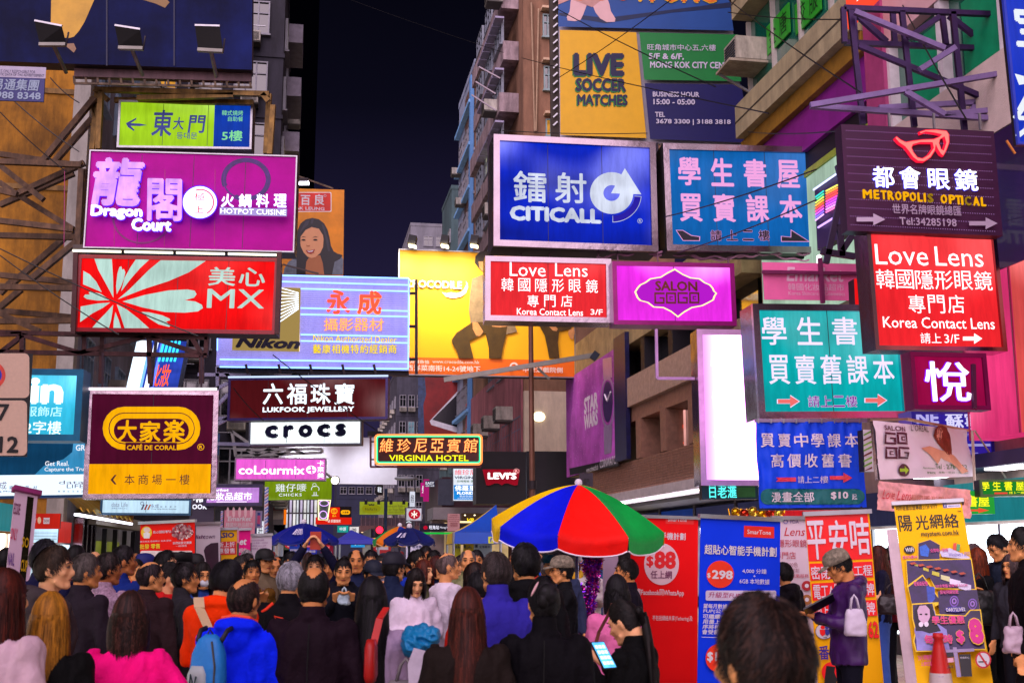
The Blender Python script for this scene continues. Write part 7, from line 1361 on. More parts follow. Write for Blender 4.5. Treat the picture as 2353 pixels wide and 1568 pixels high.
def hand(g, w, e, curl=.5, s=1):
    """palm, four fingers and a thumb at wrist w, arm coming from elbow e"""
    d = (w-e).normalized(); side = Vector((s, 0, 0)); side = (side-d*side.dot(d)).normalized()
    if abs(d.z) > .7: side = (Vector((0, -1, 0))-d*(-d.y)).normalized()
    nrm = d.cross(side).normalized(); k = w+d*.045
    for i in range(4): o = side*(.03-.02*i); tcap(g, w+o*.6, k+d*.035+o, .017, .014, 8)
    for i, L in enumerate((.062, .072, .068, .052)):
        o = side*(.03-.02*i); p = k+d*.045+o; q = p+(d*cos(curl*.6)+nrm*sin(curl*.6)*-s)*L*.55; r = q+(d*cos(curl*1.5)+nrm*sin(curl*1.5)*-s)*L*.5; g.tube([p, q, r], [.0095, .0088, .0075], 7)
    p = w+d*.02+side*.03; q = p+(side*.7+d*.6).normalized()*.035; g.tube([w+side*.01, p, q, q+(d*.9+side*.1)*.028], [.015, .0135, .0105, .0085], 7)
_tp = {}
def body_tpl(pl, pr, walk, hy, hp, vox):
    k = ('b', pl, pr, walk, hy, hp, vox)
    if k in _tp: return _tp[k]
    g = G(); h = G(); head_prims(h); Rh = Matrix.Rotation(radians(hy), 3, 'Z')@Matrix.Rotation(radians(hp), 3, 'X'); piv = Vector((0, .02, -.10))
    g.add([Rh@(Vector(p)-piv)+piv+HC for p in h.v], h.f)
    tcap(g, (0, .022, 1.40), (0, .018, 1.52), .056, .052, 14)
    ringstack(g, [(.86, .12, .08, 0), (.95, .14, .09, 0), (1.08, .125, .08, 0), (1.25, .145, .09, 0), (1.36, .14, .08, .01), (1.42, .09, .06, .015), (1.45, .05, .045, .02)])
    for s, pz in ((1, pr), (-1, pl)):
        e, w = arm(pz, s); S_ = Vector((.165*s, .01, 1.375)); tcap(g, (.07*s, .012, 1.36), S_-Vector((0, 0, .02)), .036, .032); tcap(g, S_-Vector((.01*s, 0, .02)), e, .034, .032); tcap(g, e, w, .035, .024); hand(g, w, e, .9 if pz in ('down', 'swing', 'fold') else .7, s)
    for (kn, an), s in zip(legs(walk), (1, -1)):
        tcap(g, (.085*s, 0, .86), kn, .068, .05); tcap(g, kn, an, .046, .034); tcap(g, an-Vector((0, 0, .02)), an+Vector((0, -.10, -.04)), .034, .026)
    _tp[k] = fuse(g, vox, 2, .5 if vox < .012 else None); return _tp[k]
def top_tpl(pl, pr, hem, bulk, style, vox):
    k = ('t', pl, pr, hem, bulk, style, vox)
    if k in _tp: return _tp[k]
    g = G(); B = bulk; rows = [(hem, .185+B, .12+B, 0)]
    if hem < .8: rows = [(hem, .215+B, .16+B, 0), ((hem+.95)/2, .20+B, .14+B, 0)]
    rows += [(.95, .178+B, .118+B, 0), (1.08, .172+B, .112+B, 0), (1.22, .190+B, .118+B, 0), (1.32, .198+B, .115+B, .005), (1.385, .175+B, .098+B*.7, .01), (1.425, .115+B*.6, .075+B*.5, .015), (1.455, .066, .062, .018)]
    ringstack(g, rows, 24)
    for s, pz in ((1, pr), (-1, pl)):
        e, w = arm(pz, s); S_ = Vector((.172*s, .01, 1.372)); g.ell(S_, (.068+B*.7,)*3, 12, 8)
        tcap(g, S_, e, .060+B*.7, .050+B*.7, 12)
        if style != 'polo': tcap(g, e, e.lerp(w, .9), .050+B*.6, .037+B*.4, 12)
        if style != 'polo':
            for t in (.25, .55, .8): p = e.lerp(w, t); d = (w-e).normalized(); g.tube([p-d*.012, p, p+d*.012], [.03, .046+B*.55-.008*t, .03], 12)     # sleeve folds
            for t in (.4, .75): p = S_.lerp(e, t); d = (e-S_).normalized(); g.tube([p-d*.015, p, p+d*.015], [.03, .058+B*.7-.006*t, .03], 12)
    if style in ('collar', 'turtle', 'jacket'): g.tube([(0, .02, 1.43), (0, .022, 1.475), (0, .02, 1.505 if style != 'turtle' else 1.53)], [.075, .068, .064], 18)
    if style == 'hood': g.tube([(-.10, .03, 1.44), (-.085, .09, 1.45), (0, .125, 1.455), (.085, .09, 1.45), (.10, .03, 1.44), (.05, -.05, 1.425)], [.03, .045, .055, .045, .03, .02], 12); g.ell((0, .115, 1.40), (.10, .05, .09), 14, 10)
    if style == 'bulky': g.tube([(-.08, 0, 1.455), (-.07, .08, 1.475), (0, .11, 1.48), (.07, .08, 1.475), (.08, 0, 1.455)], .035, 12)
    me = fuse(g, vox, 5)
    # cloth folds
    sd = hash((pl, pr, style)) % 50; sd = sum(map(ord, pl+pr+style)) % 50
    n_ = len(me.vertices); co = np.zeros(n_*3); me.vertices.foreach_get('co', co); co = co.reshape(-1, 3); no = np.zeros(n_*3); me.vertices.foreach_get('normal', no); no = no.reshape(-1, 3)
    for i in range(n_):
        x, y, z = co[i]; a = mnoise.noise(Vector((x*8+sd, y*8, z*4+x*3)))*.015+(.3-abs(mnoise.noise(Vector((x*10+z*3, y*10+sd, z*5-x*6)))))*.026+mnoise.noise(Vector((x*26, y*26+sd, z*10+x*9)))*.005-.006
        if z < 1.44: co[i] += no[i]*a
    me.vertices.foreach_set('co', co.reshape(-1)); me.update(); _tp[k] = me; return me
def legs_tpl(walk, skirt, vox):
    k = ('l', walk, skirt, vox)
    if k in _tp: return _tp[k]
    g = G(); ringstack(g, [(.80, .165, .105, 0), (.90, .168, .108, 0), (1.02, .155, .1, 0)])
    for (kn, an), s in zip(legs(walk), (1, -1)):
        tcap(g, (.088*s, 0, .84), kn, .088, .066, 12); tcap(g, kn, an+Vector((0, 0, .02)), .064, .052, 12)
        for t in (.55, .8, .95): p = kn.lerp(an, t); g.tube([p+Vector((0, 0, .012)), p, p-Vector((0, 0, .012))], [.04, .062, .04], 10)
    _tp[k] = fuse(g, vox, 4); return _tp[k]
def shoes_tpl(walk):
    k = ('s', walk)
    if k in _tp: return _tp[k]
    g = G()
    for (kn, an) in legs(walk):
        z = max(0, an.z-.08); p = an.copy(); p.z = z
        R = []
        for t, w, h in ((-.06, .02, .03), (-.05, .036, .07), (0, .042, .085), (.06, .046, .06), (.13, .05, .045), (.17, .042, .035), (.19, .02, .02)):
            R.append([(p.x+w*cos(2*pi*i/12), p.y-t+.01, z+.012+h*.5+h*.5*sin(2*pi*i/12)) for i in range(12)])
        g.rings(R)
    _tp[k] = g.mesh(BLACK, True); return _tp[k]
def hair_mesh(style, q, seed=0):
    """hair shell that follows the head; plus strands on near heads"""
    k = ('h', style, q, seed)
    if k in _tp: return _tp[k]
    R = random.Random(seed+3); g = G(); n, m = (56, 40) if q else (30, 20); thick = {'short': .012, 'crew': .007, 'bald': .007, 'grey': .010, 'long': .013, 'bob': .016, 'pony': .009, 'updo': .012, 'mop': .020}[style]
    def keep(d):
        x, y, z = d; az = math.atan2(abs(x), -y)       # 0 front, pi back
        if az < .7: lim = .56-(.12 if style in ('long', 'bob', 'mop') else 0)-(.0 if style != 'bald' else -.45)
        elif az < 1.5: lim = .56+(az-.7)/.8*(-.62)
        else: lim = .0-(az-1.5)/.7*.62
        lim = max(lim, -.72)
        if style in ('long', 'bob'): lim = min(lim, .45 if az < .55 else -.9)
        v_ = z-lim
        if style == 'bald': v_ = min(v_, (x*x*1.5+(y-.12)**2*.85)-.42+max(0, .55-z)*3+mnoise.noise(Vector((x*7, y*7, seed)))*.12)
        if style == 'grey': v_ = max(.07, v_) if v_ > 0 else v_
        return v_
    idx = {}
    for j in range(m+1):
        t = pi*j/m
        for i in range(n):
            d = (sin(t)*cos(2*pi*i/n), sin(t)*sin(2*pi*i/n), -cos(t)); kk = keep(d); p = shape_head(d); th = thick*min(1, max(.12, kk*3.2)) if kk else .001
            nz = mnoise.noise(Vector((d[0]*5+seed, d[1]*5, d[2]*4)))*.006+mnoise.noise(Vector((d[0]*16, d[1]*16+seed, d[2]*6)))*.0035*(1 if style != 'crew' else .3)
            v = Vector(p)+Vector(d)*(th+nz*min(1, kk*4) if kk > 0 else .001); idx[(j, i)] = (len(g.v), kk); g.v.append(tuple(v))
    for j in range(m):
        for i in range(n):
            q4 = [idx[(j, i)], idx[(j, (i+1) % n)], idx[(j+1, (i+1) % n)], idx[(j+1, i)]]
            if sum(1 for c in q4 if c[1] > 0) >= 3: g.f.append(tuple(c[0] for c in q4)); g.mi.append(0)
    def lock(P, w):      # flat tapering strand through points
        b = len(g.v); nP = len(P)
        for i, p in enumerate(P):
            d = (P[min(i+1, nP-1)]-P[max(i-1, 0)]).normalized(); o = Vector((p.x, p.y, 0)); s_ = d.cross(o.normalized() if o.length > .001 else Vector((0, 1, 0))); s_ = s_.normalized()*(w*(1-.75*i/(nP-1))) if s_.length > .01 else Vector((w, 0, 0)); g.v += [tuple(p-s_), tuple(p+s_)]
        for i in range(nP-1): g.f.append((b+2*i, b+2*i+1, b+2*i+3, b+2*i+2)); g.mi.append(0)
    ns = {0: 0, 1: 1100, 2: 3200}[q]
    if style in ('short', 'grey', 'mop', 'crew', 'bald', 'updo', 'pony'):
        for _ in range(ns):
            z = R.uniform(-.7, 1); a = R.uniform(0, 2*pi); r_ = math.sqrt(max(0, 1-z*z)); d = Vector((r_*cos(a), r_*sin(a), z))
            if keep(d) < .03: continue
            fl = Vector((d.x, d.y-.35, -.2)) if style not in ('updo', 'pony') else Vector((0, 1.2, -.1))-d*.2
            fl = fl-d*fl.dot(d); fl = fl.normalized() if fl.length > .01 else Vector((1, 0, 0)); fl = (fl+Vector((R.gauss(0, .25), R.gauss(0, .25), R.gauss(0, .25)))).normalized(); L = R.uniform(.25, .55); P = []
            for i in range(4):
                dd = (d+fl*L*i/3).normalized(); th = thick*min(1, max(.15, keep(dd)*3)); P.append(Vector(shape_head(dd))+dd*(th+.001+.004*R.random()+(.009*R.random()*i/3 if style in ('mop', 'short', 'grey') else 0)))
            lock(P, .0022 if q > 1 else .003)
    if style in ('long', 'bob'):
        zb = -.62 if style == 'long' else -.17; n2, m2 = (72, 26) if q else (28, 12); A0 = radians(128 if style == 'long' else 138)
        def cur(a, v, th=0):
            z = .03+(zb-.03)*v; sh = min(1, v/.25) if style == 'long' else 0
            rx = .088+(.016*min(1, v*2) if style == 'long' else .012*sin(v*3))+th; ry = .109+.006*sh+(.03 if style == 'long' else .0)*max(0, min(1, (v-.12)/.3))+th
            if style == 'long' and v > .75: rx *= 1-.35*(v-.75)
            return Vector((rx*sin(a), ry*cos(a)*(.9 if abs(a) < 1.57 else 1)+.005, z))
        for inner in (0, 1):
            b = len(g.v)
            for j in range(m2+1):
                for i in range(n2+1):
                    a = -A0+2*A0*i/n2; w = mnoise.noise(Vector((a*6+seed, j*.12, seed)))*.012+mnoise.noise(Vector((a*18, j*.1, seed)))*.006; p = cur(a, j/m2*(1+.10*mnoise.noise(Vector((a*5, 0, seed)))+.09*mnoise.noise(Vector((a*31, 0, seed)))), w*min(1, j/4)-(.014 if inner else 0)); g.v.append(tuple(p))
            for j in range(m2):
                for i in range(n2): c = b+j*(n2+1)+i; g.f.append((c, c+1, c+n2+2, c+n2+1)); g.mi.append(0)
        for _ in range(int(ns*.5)):
            a = R.uniform(-A0, A0); v0 = R.uniform(-.0, .7); L = R.uniform(.25, .45); da = R.gauss(0, .06); P = [cur(a+da*i/5, min(1.13, v0+L*i/5), .003+.010*R.random()*(i > 0)) for i in range(6)]; lock(P, .0022)
        for _ in range(int(ns*.35)):
            a = R.uniform(-2.6, 2.6); P = []
            for i in range(6): t = .15+.24*i; dd = Vector((sin(a)*sin(t), cos(a)*sin(t), cos(t))); P.append(Vector(shape_head(dd))+dd*(thick+.003))
            if keep(dd) > -.1: lock(P, .0024)
    if style == 'pony':
        g.ell((0, .115, .02), (.03, .025, .03), 12, 8); g.tube([(0, .10, .02), (.01, .135, -.03), (.02, .12, -.12), (.03, .085, -.24), (.035, .045, -.36), (.035, .02, -.45)], [.02, .026, .028, .024, .016, .004], 14)
        for _ in range(ns//3):
            a = R.uniform(0, 2*pi); P = [Vector((.01+.006*i+cos(a)*.027*(1-.12*i), .132-.003*i*i*1.8+.027*sin(a)*(1-.12*i), .0-.1*i)) for i in range(5)]; lock(P, .002)
    if style == 'updo': g.ell((0, .1, .045), (.062, .05, .055), 16, 10); g.ell((0.03, .115, .02), (.035, .03, .04), 12, 8)
    for i_, f_ in enumerate(g.f):
        c_ = g.v[f_[0]]; a_ = math.atan2(c_[0], c_[1]); w_ = mnoise.noise(Vector((a_*7+seed, c_[2]*6, 0)))*.7+mnoise.noise(Vector((a_*60, c_[2]*5, 3)))*.9+(R.gauss(0, .22) if i_ > n*m else 0); g.mi[i_] = 1 if w_ > .22 else 2 if w_ < -.28 else 0
    me = g.mesh([BLACK, BLACK, BLACK], True); _tp[k] = me; return me
def face_mesh():
    if 'face' in _tp: return _tp['face']
    g = G()
    for s in (-1, 1):
        g.ell((s*.031, -.0815, .012), (.0135, .008, .0046), 10, 6, 0); g.ell((s*.031, -.0870, .012), (.0060, .004, .0050), 8, 6, 1)
        g.tube([(s*.047, -.0835, .015), (s*.031, -.0905, .0205), (s*.016, -.088, .015)], .0024, 5, 1)
        g.tube([(s*.052, -.081, .034), (s*.034, -.0945, .040), (s*.014, -.0955, .034)], [.002, .0042, .003], 5, 1)
    _tp['face'] = g.mesh([M('8a7468', .4), M('0c0806', .4)], True); return _tp['face']
def lips_mesh():
    if 'lips' not in _tp: _tp['lips'] = G().tube([(-.022, -.0885, -.056), (-.010, -.0955, -.053), (0, -.0965, -.055), (.010, -.0955, -.053), (.022, -.0885, -.056)], [.002, .0042, .0042, .0042, .002], 6).mesh(M('8a3a34', .5), True)
    return _tp['lips']
def cap_mesh(kind):
    k = 'cap'+kind
    if k in _tp: return _tp[k]
    g = G(); R_ = []
    for t, r in ((0, 1.0), (.02, 1.0), (.05, .97), (.085, .8), (.105, .5), (.112, .12)): R_.append([(.094*r*cos(2*pi*i/22), .112*r*sin(2*pi*i/22)+.004, .035+t) for i in range(22)])
    if kind == 'hat': R_ = [[(.094*r*cos(2*pi*i/22), .112*r*sin(2*pi*i/22), .04+t) for i in range(22)] for t, r in ((0, 1), (.07, 1), (.09, .95), (.09, .1))]; g.rings([[(.13*cos(2*pi*i/22), .15*sin(2*pi*i/22), z) for i in range(22)] for z in (.034, .042)])
    g.rings(R_)
    if kind == 'cap':
        R2 = []
        for j in range(5): y = -.09-.075*j/4; w = .078*(1-(j/4)**3*.55); R2.append([(-w, y, .045-.02*j/4), (0, y-.006, .052-.016*j/4), (w, y, .045-.02*j/4), (w, y, .038-.02*j/4), (0, y-.004, .045-.016*j/4), (-w, y, .038-.02*j/4)])
        g.rings(R2)
    _tp[k] = g.mesh(BLACK, True); return _tp[k]
def glasses_mesh():
    if 'gl' not in _tp:
        g = G()
        for s in (-1, 1): g.tube([(s*.033+.021*cos(a*pi/6), -.097, .010+.016*sin(a*pi/6)) for a in range(13)], .0016, 5, cap=False); g.tube([(s*.054, -.095, .013), (s*.078, -.04, .012), (s*.08, .01, .01)], .0016, 5)
        g.tube([(-.012, -.098, .012), (.012, -.098, .012)], .0016, 5); _tp['gl'] = g.mesh(BLACK, True)
    return _tp['gl']
def skin(i=0): return M(['e09a60', 'd08850', 'eaac7c', 'b87040'][i % 4], .55, 0, .12, 14, spec=.25)
def hairmat(c, k=1.0):
    c = tuple(min(1, x*k) for x in lin(c)); return M(c, .58, 0, .5, 30, spec=.22, stretch=(1, 1, .12))
def put(name, me, parent, mat, loc=None, rot=None):
    o = objm(name, me, parent, loc, rot)
    if len(me.materials) == 0: me.materials.append(mat)
    for sl, mt in zip(o.material_slots, mat if isinstance(mat, tuple) else (mat,)): sl.link = 'OBJECT'; sl.material = mt
    return o
people = []
def person(px, top, Y, face, label, pose='down', pl=None, coat=('jacket', '1a1620'), hem=.82, bulk=.012, hair=('short', '120c0c'), pants='14141c', shoes='1a1a1e', head=(0, 0), walk=False, cap=None, specs=False, tone=0, near=0, group=None, mask=False, xs=1.0, skirt=False, hz=None):
    """px: column of the head; top: row of the top of the hair; Y: distance; face: 0 towards the camera, 90 to the right, 180 away"""
    P = at(px, top, Y); hs = {'mop': .03, 'long': .022, 'bob': .026}.get(hair[0], .016); k = (P.z)/(1.703+hs); k = max(.8, min(1.14, k)) if hz is None else hz
    r = thing('person', label, 'person', (P.x, Y, 0), (0, 0, radians(face)), group); xs *= .91 if hair[0] in ('long', 'bob', 'updo', 'pony') else 1; r.scale = (k*xs, k*(xs+1)/2, k)
    vb = {0: .016, 1: .011, 2: .0095}[near]; vt = {0: .024, 1: .015, 2: .012}[near]
    pr = pose; pl = pl or pose; hy = round(head[0]/15)*15; hp = round(head[1]/12)*12
    put('body', body_tpl(pl, pr, walk, hy, hp, vb), r, skin(tone))
    put('top', top_tpl(pl, pr, hem, bulk, coat[0], vt), r, coat[1] if not isinstance(coat[1], str) else M(coat[1], .8, 0, .16, 4, bump=.4, bscale=30, spec=.12))
    put('trousers', legs_tpl(walk, skirt, vt), r, M(pants, .8, 0, .2, 5, bump=.3, bscale=30, spec=.12)); put('shoes', shoes_tpl(walk), r, M(shoes, .5))
    Rh = (Matrix.Rotation(radians(hy), 3, 'Z')@Matrix.Rotation(radians(hp), 3, 'X')); piv = Vector((0, .02, -.10)); loc = HC+piv-Rh@piv; re = Rh.to_euler()
    if hair[0] != 'none': put('hair', hair_mesh(hair[0], near, 0 if near == 0 else len(people) % 3), r, (hairmat(hair[1]), hairmat(hair[1], 1.4 if sum(lin(hair[1])) > .12 else 2.0 if sum(lin(hair[1])) > .03 else 3.6), hairmat(hair[1], .55)), loc, re)
    if abs(((face+hy+180) % 360)-180) < 140:
        objm('eyes', face_mesh(), r, loc, re); objm('lips', lips_mesh(), r, loc, re)
    if cap: put('hat' if cap[0] == 'hat' else 'cap', cap_mesh(cap[0]), r, cap[1] if not isinstance(cap[1], str) else M(cap[1], .7, 0, .15), loc, re)
    if specs: put('spectacles', glasses_mesh(), r, M('1a1214', .3), loc, re)
    if mask: put('face_mask', G().ell((0, -.075, -.05), (.045, .035, .035), 12, 8).mesh(BLACK, True), r, M('c8d0d8', .7), loc, re)
    people.append(r); return r
CAMO = M('7a7060', .8, 0, .75, 28); PLAID = M('a888a0', .7, 0, .55, 55, bump=.2)
# ---- nearest rows, mostly seen from behind
person(8, 1298, 4.9, 165, 'woman in a pale coat with long dark red hair cut by the left edge', 'down', coat=('jacket', 'c8a8b8'), hair=('long', '3a1008'), near=2, head=(-30, 0), tone=2, hem=.6)
person(104, 1236, 8.4, 175, 'tall man with black hair and dark blue collar behind the profile man', coat=('jacket', '141438'), hair=('short', '0c0a14'), near=1)
person(126, 1251, 6.9, 125, 'man in a grey hooded jacket looking right in full profile', coat=('hood', '3c3438'), hair=('short', '2c2018'), near=2, head=(-30, 0), tone=2)
person(118, 1352, 5.1, 185, 'woman with golden brown layered hair and black coat', coat=('jacket', '08080a'), hair=('long', '9a6418'), near=2)
person(196, 1268, 8.3, 150, 'grey haired man in a wide dark coat beside the profile man', coat=('collar', '241c26'), hair=('grey', '4a4240'), near=1, bulk=.010, head=(-30, 0), tone=1)
person(246, 1267, 9.0, 155, 'man in a finely checked shirt with dark collar looking right', coat=('collar', PLAID), hair=('short', '1c1414'), near=1, head=(-30, 0), tone=3)
person(282, 1249, 9.8, 150, 'tall man with short black hair and bright blue jacket facing right', coat=('collar', '142a7a'), hair=('crew', '100c10'), near=1, head=(-30, 0), tone=3)
person(345, 1284, 8.8, 150, 'balding man with glasses and brown coat over a white collar', coat=('collar', '2c1c20'), hair=('bald', '1c1418'), near=1, head=(-30, 0), specs=True, bulk=.02)
person(301, 1350, 5.4, 180, 'woman with brown bob in a hot pink jacket, hands on hips', 'akimbo', coat=('turtle', 'ff0a80'), hair=('bob', '24100c'), near=2, bulk=.012)
person(426, 1290, 9.2, 120, 'man in a charcoal zip jacket looking right in front of the crowd', 'pocket', coat=('turtle', '2c2a30'), hair=('short', '141012'), near=1, head=(-15, 0), tone=1)
person(516, 1278, 7.4, 168, 'man in a bright orange hooded coat with a beige shoulder strap', 'front', coat=('hood', 'ff3800'), hair=('mop', '08060c'), hem=.62, bulk=.010, near=2, head=(-15, 12), pants='d83408')
person(560, 1321, 6.2, 172, 'balding man in a royal blue hooded jacket wearing a backpack', 'front', coat=('hood', '0424ff'), hair=('bald', '1c1210'), near=2, bulk=.010, head=(-15, 0), tone=1)
person(668, 1287, 8.0, 165, 'white haired man in a black fleece with small orange emblem', coat=('collar', '0c0a10'), hair=('grey', '8a8a94'), near=1, bulk=.010, head=(-15, 0))
person(722, 1295, 6.2, 182, 'man with a shiny bald crown in a dark plum jacket', coat=('collar', '1a0c18'), hair=('bald', '0c0a0c'), near=2, bulk=.010, tone=1)
person(856, 1318, 6.3, 190, 'woman with straight black hair and grey sweater carrying a red strapped bag', 'front', coat=('jacket', 'a08aa8'), hair=('long', '08060a'), near=2, pants='141430', bulk=-.004)
person(1074, 1342, 5.5, 180, 'woman with very long reddish brown hair and dark brown coat', 'down', coat=('jacket', '1c1412'), hair=('long', '3a140c'), near=2, bulk=.010)
person(1141, 1265, 7.3, 195, 'man with glasses and thinning hair in a violet blue fleece', 'down', coat=('turtle', '30289a'), hair=('grey', '2c2424'), near=2, bulk=.010, head=(15, 0), specs=True)
person(1208, 1242, 7.9, 185, 'tall person with thick black hair and black hood behind the umbrella', 'down', coat=('hood', '0a0a0e'), hair=('mop', '060508'), near=1, head=(15, 0))
person(1250, 1321, 5.6, 178, 'woman with pinned up black hair and pale hair clip in a black jacket', 'down', coat=('turtle', '08060c'), hair=('updo', '0a080c'), near=2, bulk=.010, head=(15, 0))
person(1417, 1314, 8.0, 190, 'person in a soft pink coat with a brown shoulder strap', 'front', coat=('collar', 'e070a8'), hair=('bob', '0a080c'), near=1, bulk=.018, hem=.7)
person(1449, 1366, 6.0, 235, 'woman in black with a long ponytail bowed over a phone', 'phone', coat=('jacket', '060608'), hair=('pony', '0a0606'), near=2, bulk=.010, head=(0, 24), tone=2, hem=.6)
person(1757, 1359, 2.25, 180, 'blurred dark haired head close to the camera at the bottom right', 'down', coat=('jacket', '0a080a'), hair=('short', '1a0e0a'), near=2, tone=0, head=(30, 0))
for q_ in people:
    if q_['label'].startswith('balding man in a royal blue'): G().tube([(-.095, .03, 1.475), (-.075, .09, 1.50), (0, .125, 1.512), (.075, .09, 1.50), (.095, .03, 1.475)], .009, 8).build('hood_trim', M('ff5030', .6), q_)
    if q_['label'].startswith('white haired man'): G().tube([(-.03, .152, 1.345), (.03, .158, 1.36), (.0, .156, 1.31), (-.03, .152, 1.345)], .005, 6).build('emblem', M('ff4018', .6), q_); G().tube([(.09, .06, 1.44), (.13, .075, 1.40), (.19, .06, 1.37)], .012, 8).build('shoulder_piping', M('ff3818', .6), q_)
    if q_['label'].startswith(('man with a shiny', 'woman in black', 'woman with pinned')): G().tube([(0, .137, 1.42), (.004, .143, 1.2), (0, .135, .95)], .0035, 5).build('back_seam', M('050408', .8), q_)
# ---- middle ring, facing the street musicians
person(1028, 1265, 10.6, 118, 'elderly man in a white polo shirt standing in profile', 'down', coat=('polo', 'dcd0e0'), hair=('bald', '5a4a48'), near=1, pants='101018', head=(-15, 0), tone=0)
person(903, 1269, 10.4, 168, 'man in a navy cap and quilted vest with white sleeves', 'front', coat=('turtle', '1a2440'), hair=('short', '0c0a0c'), near=1, cap=('cap', '141424'), head=(-30, 0), pants='b8b0b8')
person(954, 1295, 10.2, 15, 'woman in denim dungarees and cream turtleneck looking down', 'fold', coat=('turtle', 'dccce0'), hair=('bob', '0e0808'), near=1, head=(0, 24), pants='2c50b0', tone=2)
person(789, 1277, 11.0, 10, 'man in a black padded jacket and jeans rubbing his hands', 'phone', coat=('hood', '10121c'), hair=('crew', '0c0a0c'), near=1, head=(0, 12), pants='34549a', bulk=.010)
person(818, 1258, 12.0, 8, 'tall man in a navy zip jacket with folded arms', 'fold', coat=('collar', '1c2444'), hair=('bald', '14100e'), near=1, pants='20407a', tone=1)
person(580, 1284, 11.6, 25, 'man in a shiny golden brown leather jacket with moustache', 'phone', coat=('collar', M('6a4818', .25, .3, .5, 9, bump=.6, bscale=12)), hair=('short', '0c0a0a'), near=1, bulk=.010, tone=1)
person(608, 1261, 12.8, 40, 'man in a khaki jacket and black cap with round yellow badge', 'down', coat=('collar', '6a5c48'), hair=('short', '0c0a0a'), near=1, cap=('cap', '0c0a0c'), tone=0)
person(633, 1278, 13.2, 15, 'small bald man between the capped man and the grey head', coat=('collar', '141018'), hair=('bald', '2a201c'), near=1, tone=1)
person(567, 1268, 13.8, 70, 'man with cropped hair behind the leather jacket man', coat=('collar', '4a5028'), hair=('crew', '1c1818'), near=1)
person(553, 1274, 12.4, 60, 'person with glasses and yellow trimmed jacket beside the orange coat', coat=('collar', 'c0a010'), hair=('grey', '2c2826'), near=1, specs=True)
person(668, 1263, 13.0, 10, 'man with swept black hair just above the white haired head', coat=('jacket', '18182c'), hair=('mop', '0a080c'), near=1)
person(724, 1272, 11.8, 5, 'man with raised arms photographing with a red cased phone', 'up', coat=('jacket', '141430'), hair=('short', '0c0a0c'), near=1, tone=2)
person(753, 1273, 12.2, 10, 'man with parted hair beside the photographer', coat=('jacket', '10101c'), hair=('mop', '0c0806'), near=1, tone=1)
person(853, 1262, 13.4, 0, 'young man with spiky black hair beyond the folded arms man', coat=('jacket', '1a2030'), hair=('short', '08060a'), near=1)
person(875, 1274, 12.9, 10, 'woman in a quilted white and black jacket with hair tied back', coat=('turtle', 'a8a4b4'), hair=('updo', '14100e'), near=1, tone=2)
person(855, 1286, 11.6, 30, 'person in a navy cap aiming a small camera', 'face', coat=('collar', '5a5430'), hair=('short', '0c0a0a'), near=1, cap=('cap', '10182c'), head=(0, 12))
person(895, 1264, 13.9, 5, 'man with high forehead partly behind the navy cap', coat=('jacket', '2c2c3c'), hair=('short', '141010'), near=0)
person(958, 1261, 12.6, 60, 'man in a bright blue padded jacket looking right', 'down', coat=('collar', '1834a8'), hair=('short', '0a0808'), near=1, bulk=.010)
person(973, 1281, 11.6, 55, 'woman with brown hair and camouflage scarf, hand at chin', 'face', coat=('collar', '4a4a34'), hair=('bob', '4a1c10'), near=1, tone=2)
person(977, 1251, 14.6, 40, 'dark young man standing above the others beside the counter board', coat=('collar', '241c20'), hair=('crew', '08060a'), near=1, tone=3)
person(997, 1262, 13.8, 0, 'round faced man in a black jacket over a red shirt', coat=('collar', '14101c'), hair=('short', '0a080a'), near=1)
person(1002, 1273, 12.4, 30, 'woman with short auburn hair behind the white polo man', coat=('collar', '141c40'), hair=('bob', '3a1410'), near=1)
person(1075, 1258, 12.3, 5, 'stout elderly man in an olive and black windbreaker', 'down', coat=('collar', M('7a7c50', .6, 0, .6, 5)), hair=('bald', '6a605c'), near=1, bulk=.018)
person(1095, 1260, 13.0, 0, 'young man in a black shirt right of the stout elderly man', coat=('jacket', '101018'), hair=('crew', '0a080a'), near=1, tone=1)
person(1056, 1272, 13.6, 15, 'young woman peeking left of the stout elderly man', coat=('jacket', '2c1c3c'), hair=('long', '100c0c'), near=0, tone=2)
person(1090, 1287, 10.2, 70, 'woman with large glasses half hidden by the violet blue fleece', coat=('jacket', '181418'), hair=('bob', '180c0a'), near=1, specs=True, tone=2)
person(1102, 1306, 8.9, 160, 'curly black haired person with red collar before the blue fleece', coat=('collar', 'c02014'), hair=('mop', '08060a'), near=1)
person(1291, 1277, 10.6, 280, 'man in a camouflage cap with white glasses holding a camera', 'face', coat=('jacket', '101014'), hair=('short', '0c0a0a'), near=1, cap=('cap', CAMO), specs=True, tone=0)
person(1439, 1278, 10.5, 270, 'man in profile just left of the red phone banner', coat=('jacket', '100c18'), hair=('short', '0a0808'), near=1, tone=1)
person(1284, 1268, 13.0, 10, 'man with black hair under the left side of the rainbow umbrella', coat=('collar', '2c3450'), hair=('short', '0a080a'), near=1)
person(1265, 1272, 13.8, 0, 'person in a teal knitted hat under the rainbow umbrella', coat=('jacket', '1c3a5a'), hair=('short', '101010'), near=0, cap=('hat', '1c5a70'))
person(381, 1262, 11.0, 80, 'man with glasses and receding hair beside a black hat', coat=('collar', '1c1c30'), hair=('short', '0c0a0c'), near=1, specs=True, tone=2)
person(416, 1266, 11.4, 150, 'person in a round black hat before the red banner', coat=('jacket', '14121c'), hair=('short', '0c0a0c'), near=1, cap=('hat', '0a080c'))
person(333, 1272, 12.0, 130, 'person in a dark blue cap above the pink jacket woman', coat=('jacket', '1c2454'), hair=('short', '0c0a0c'), near=1, cap=('cap', '101c6a'))
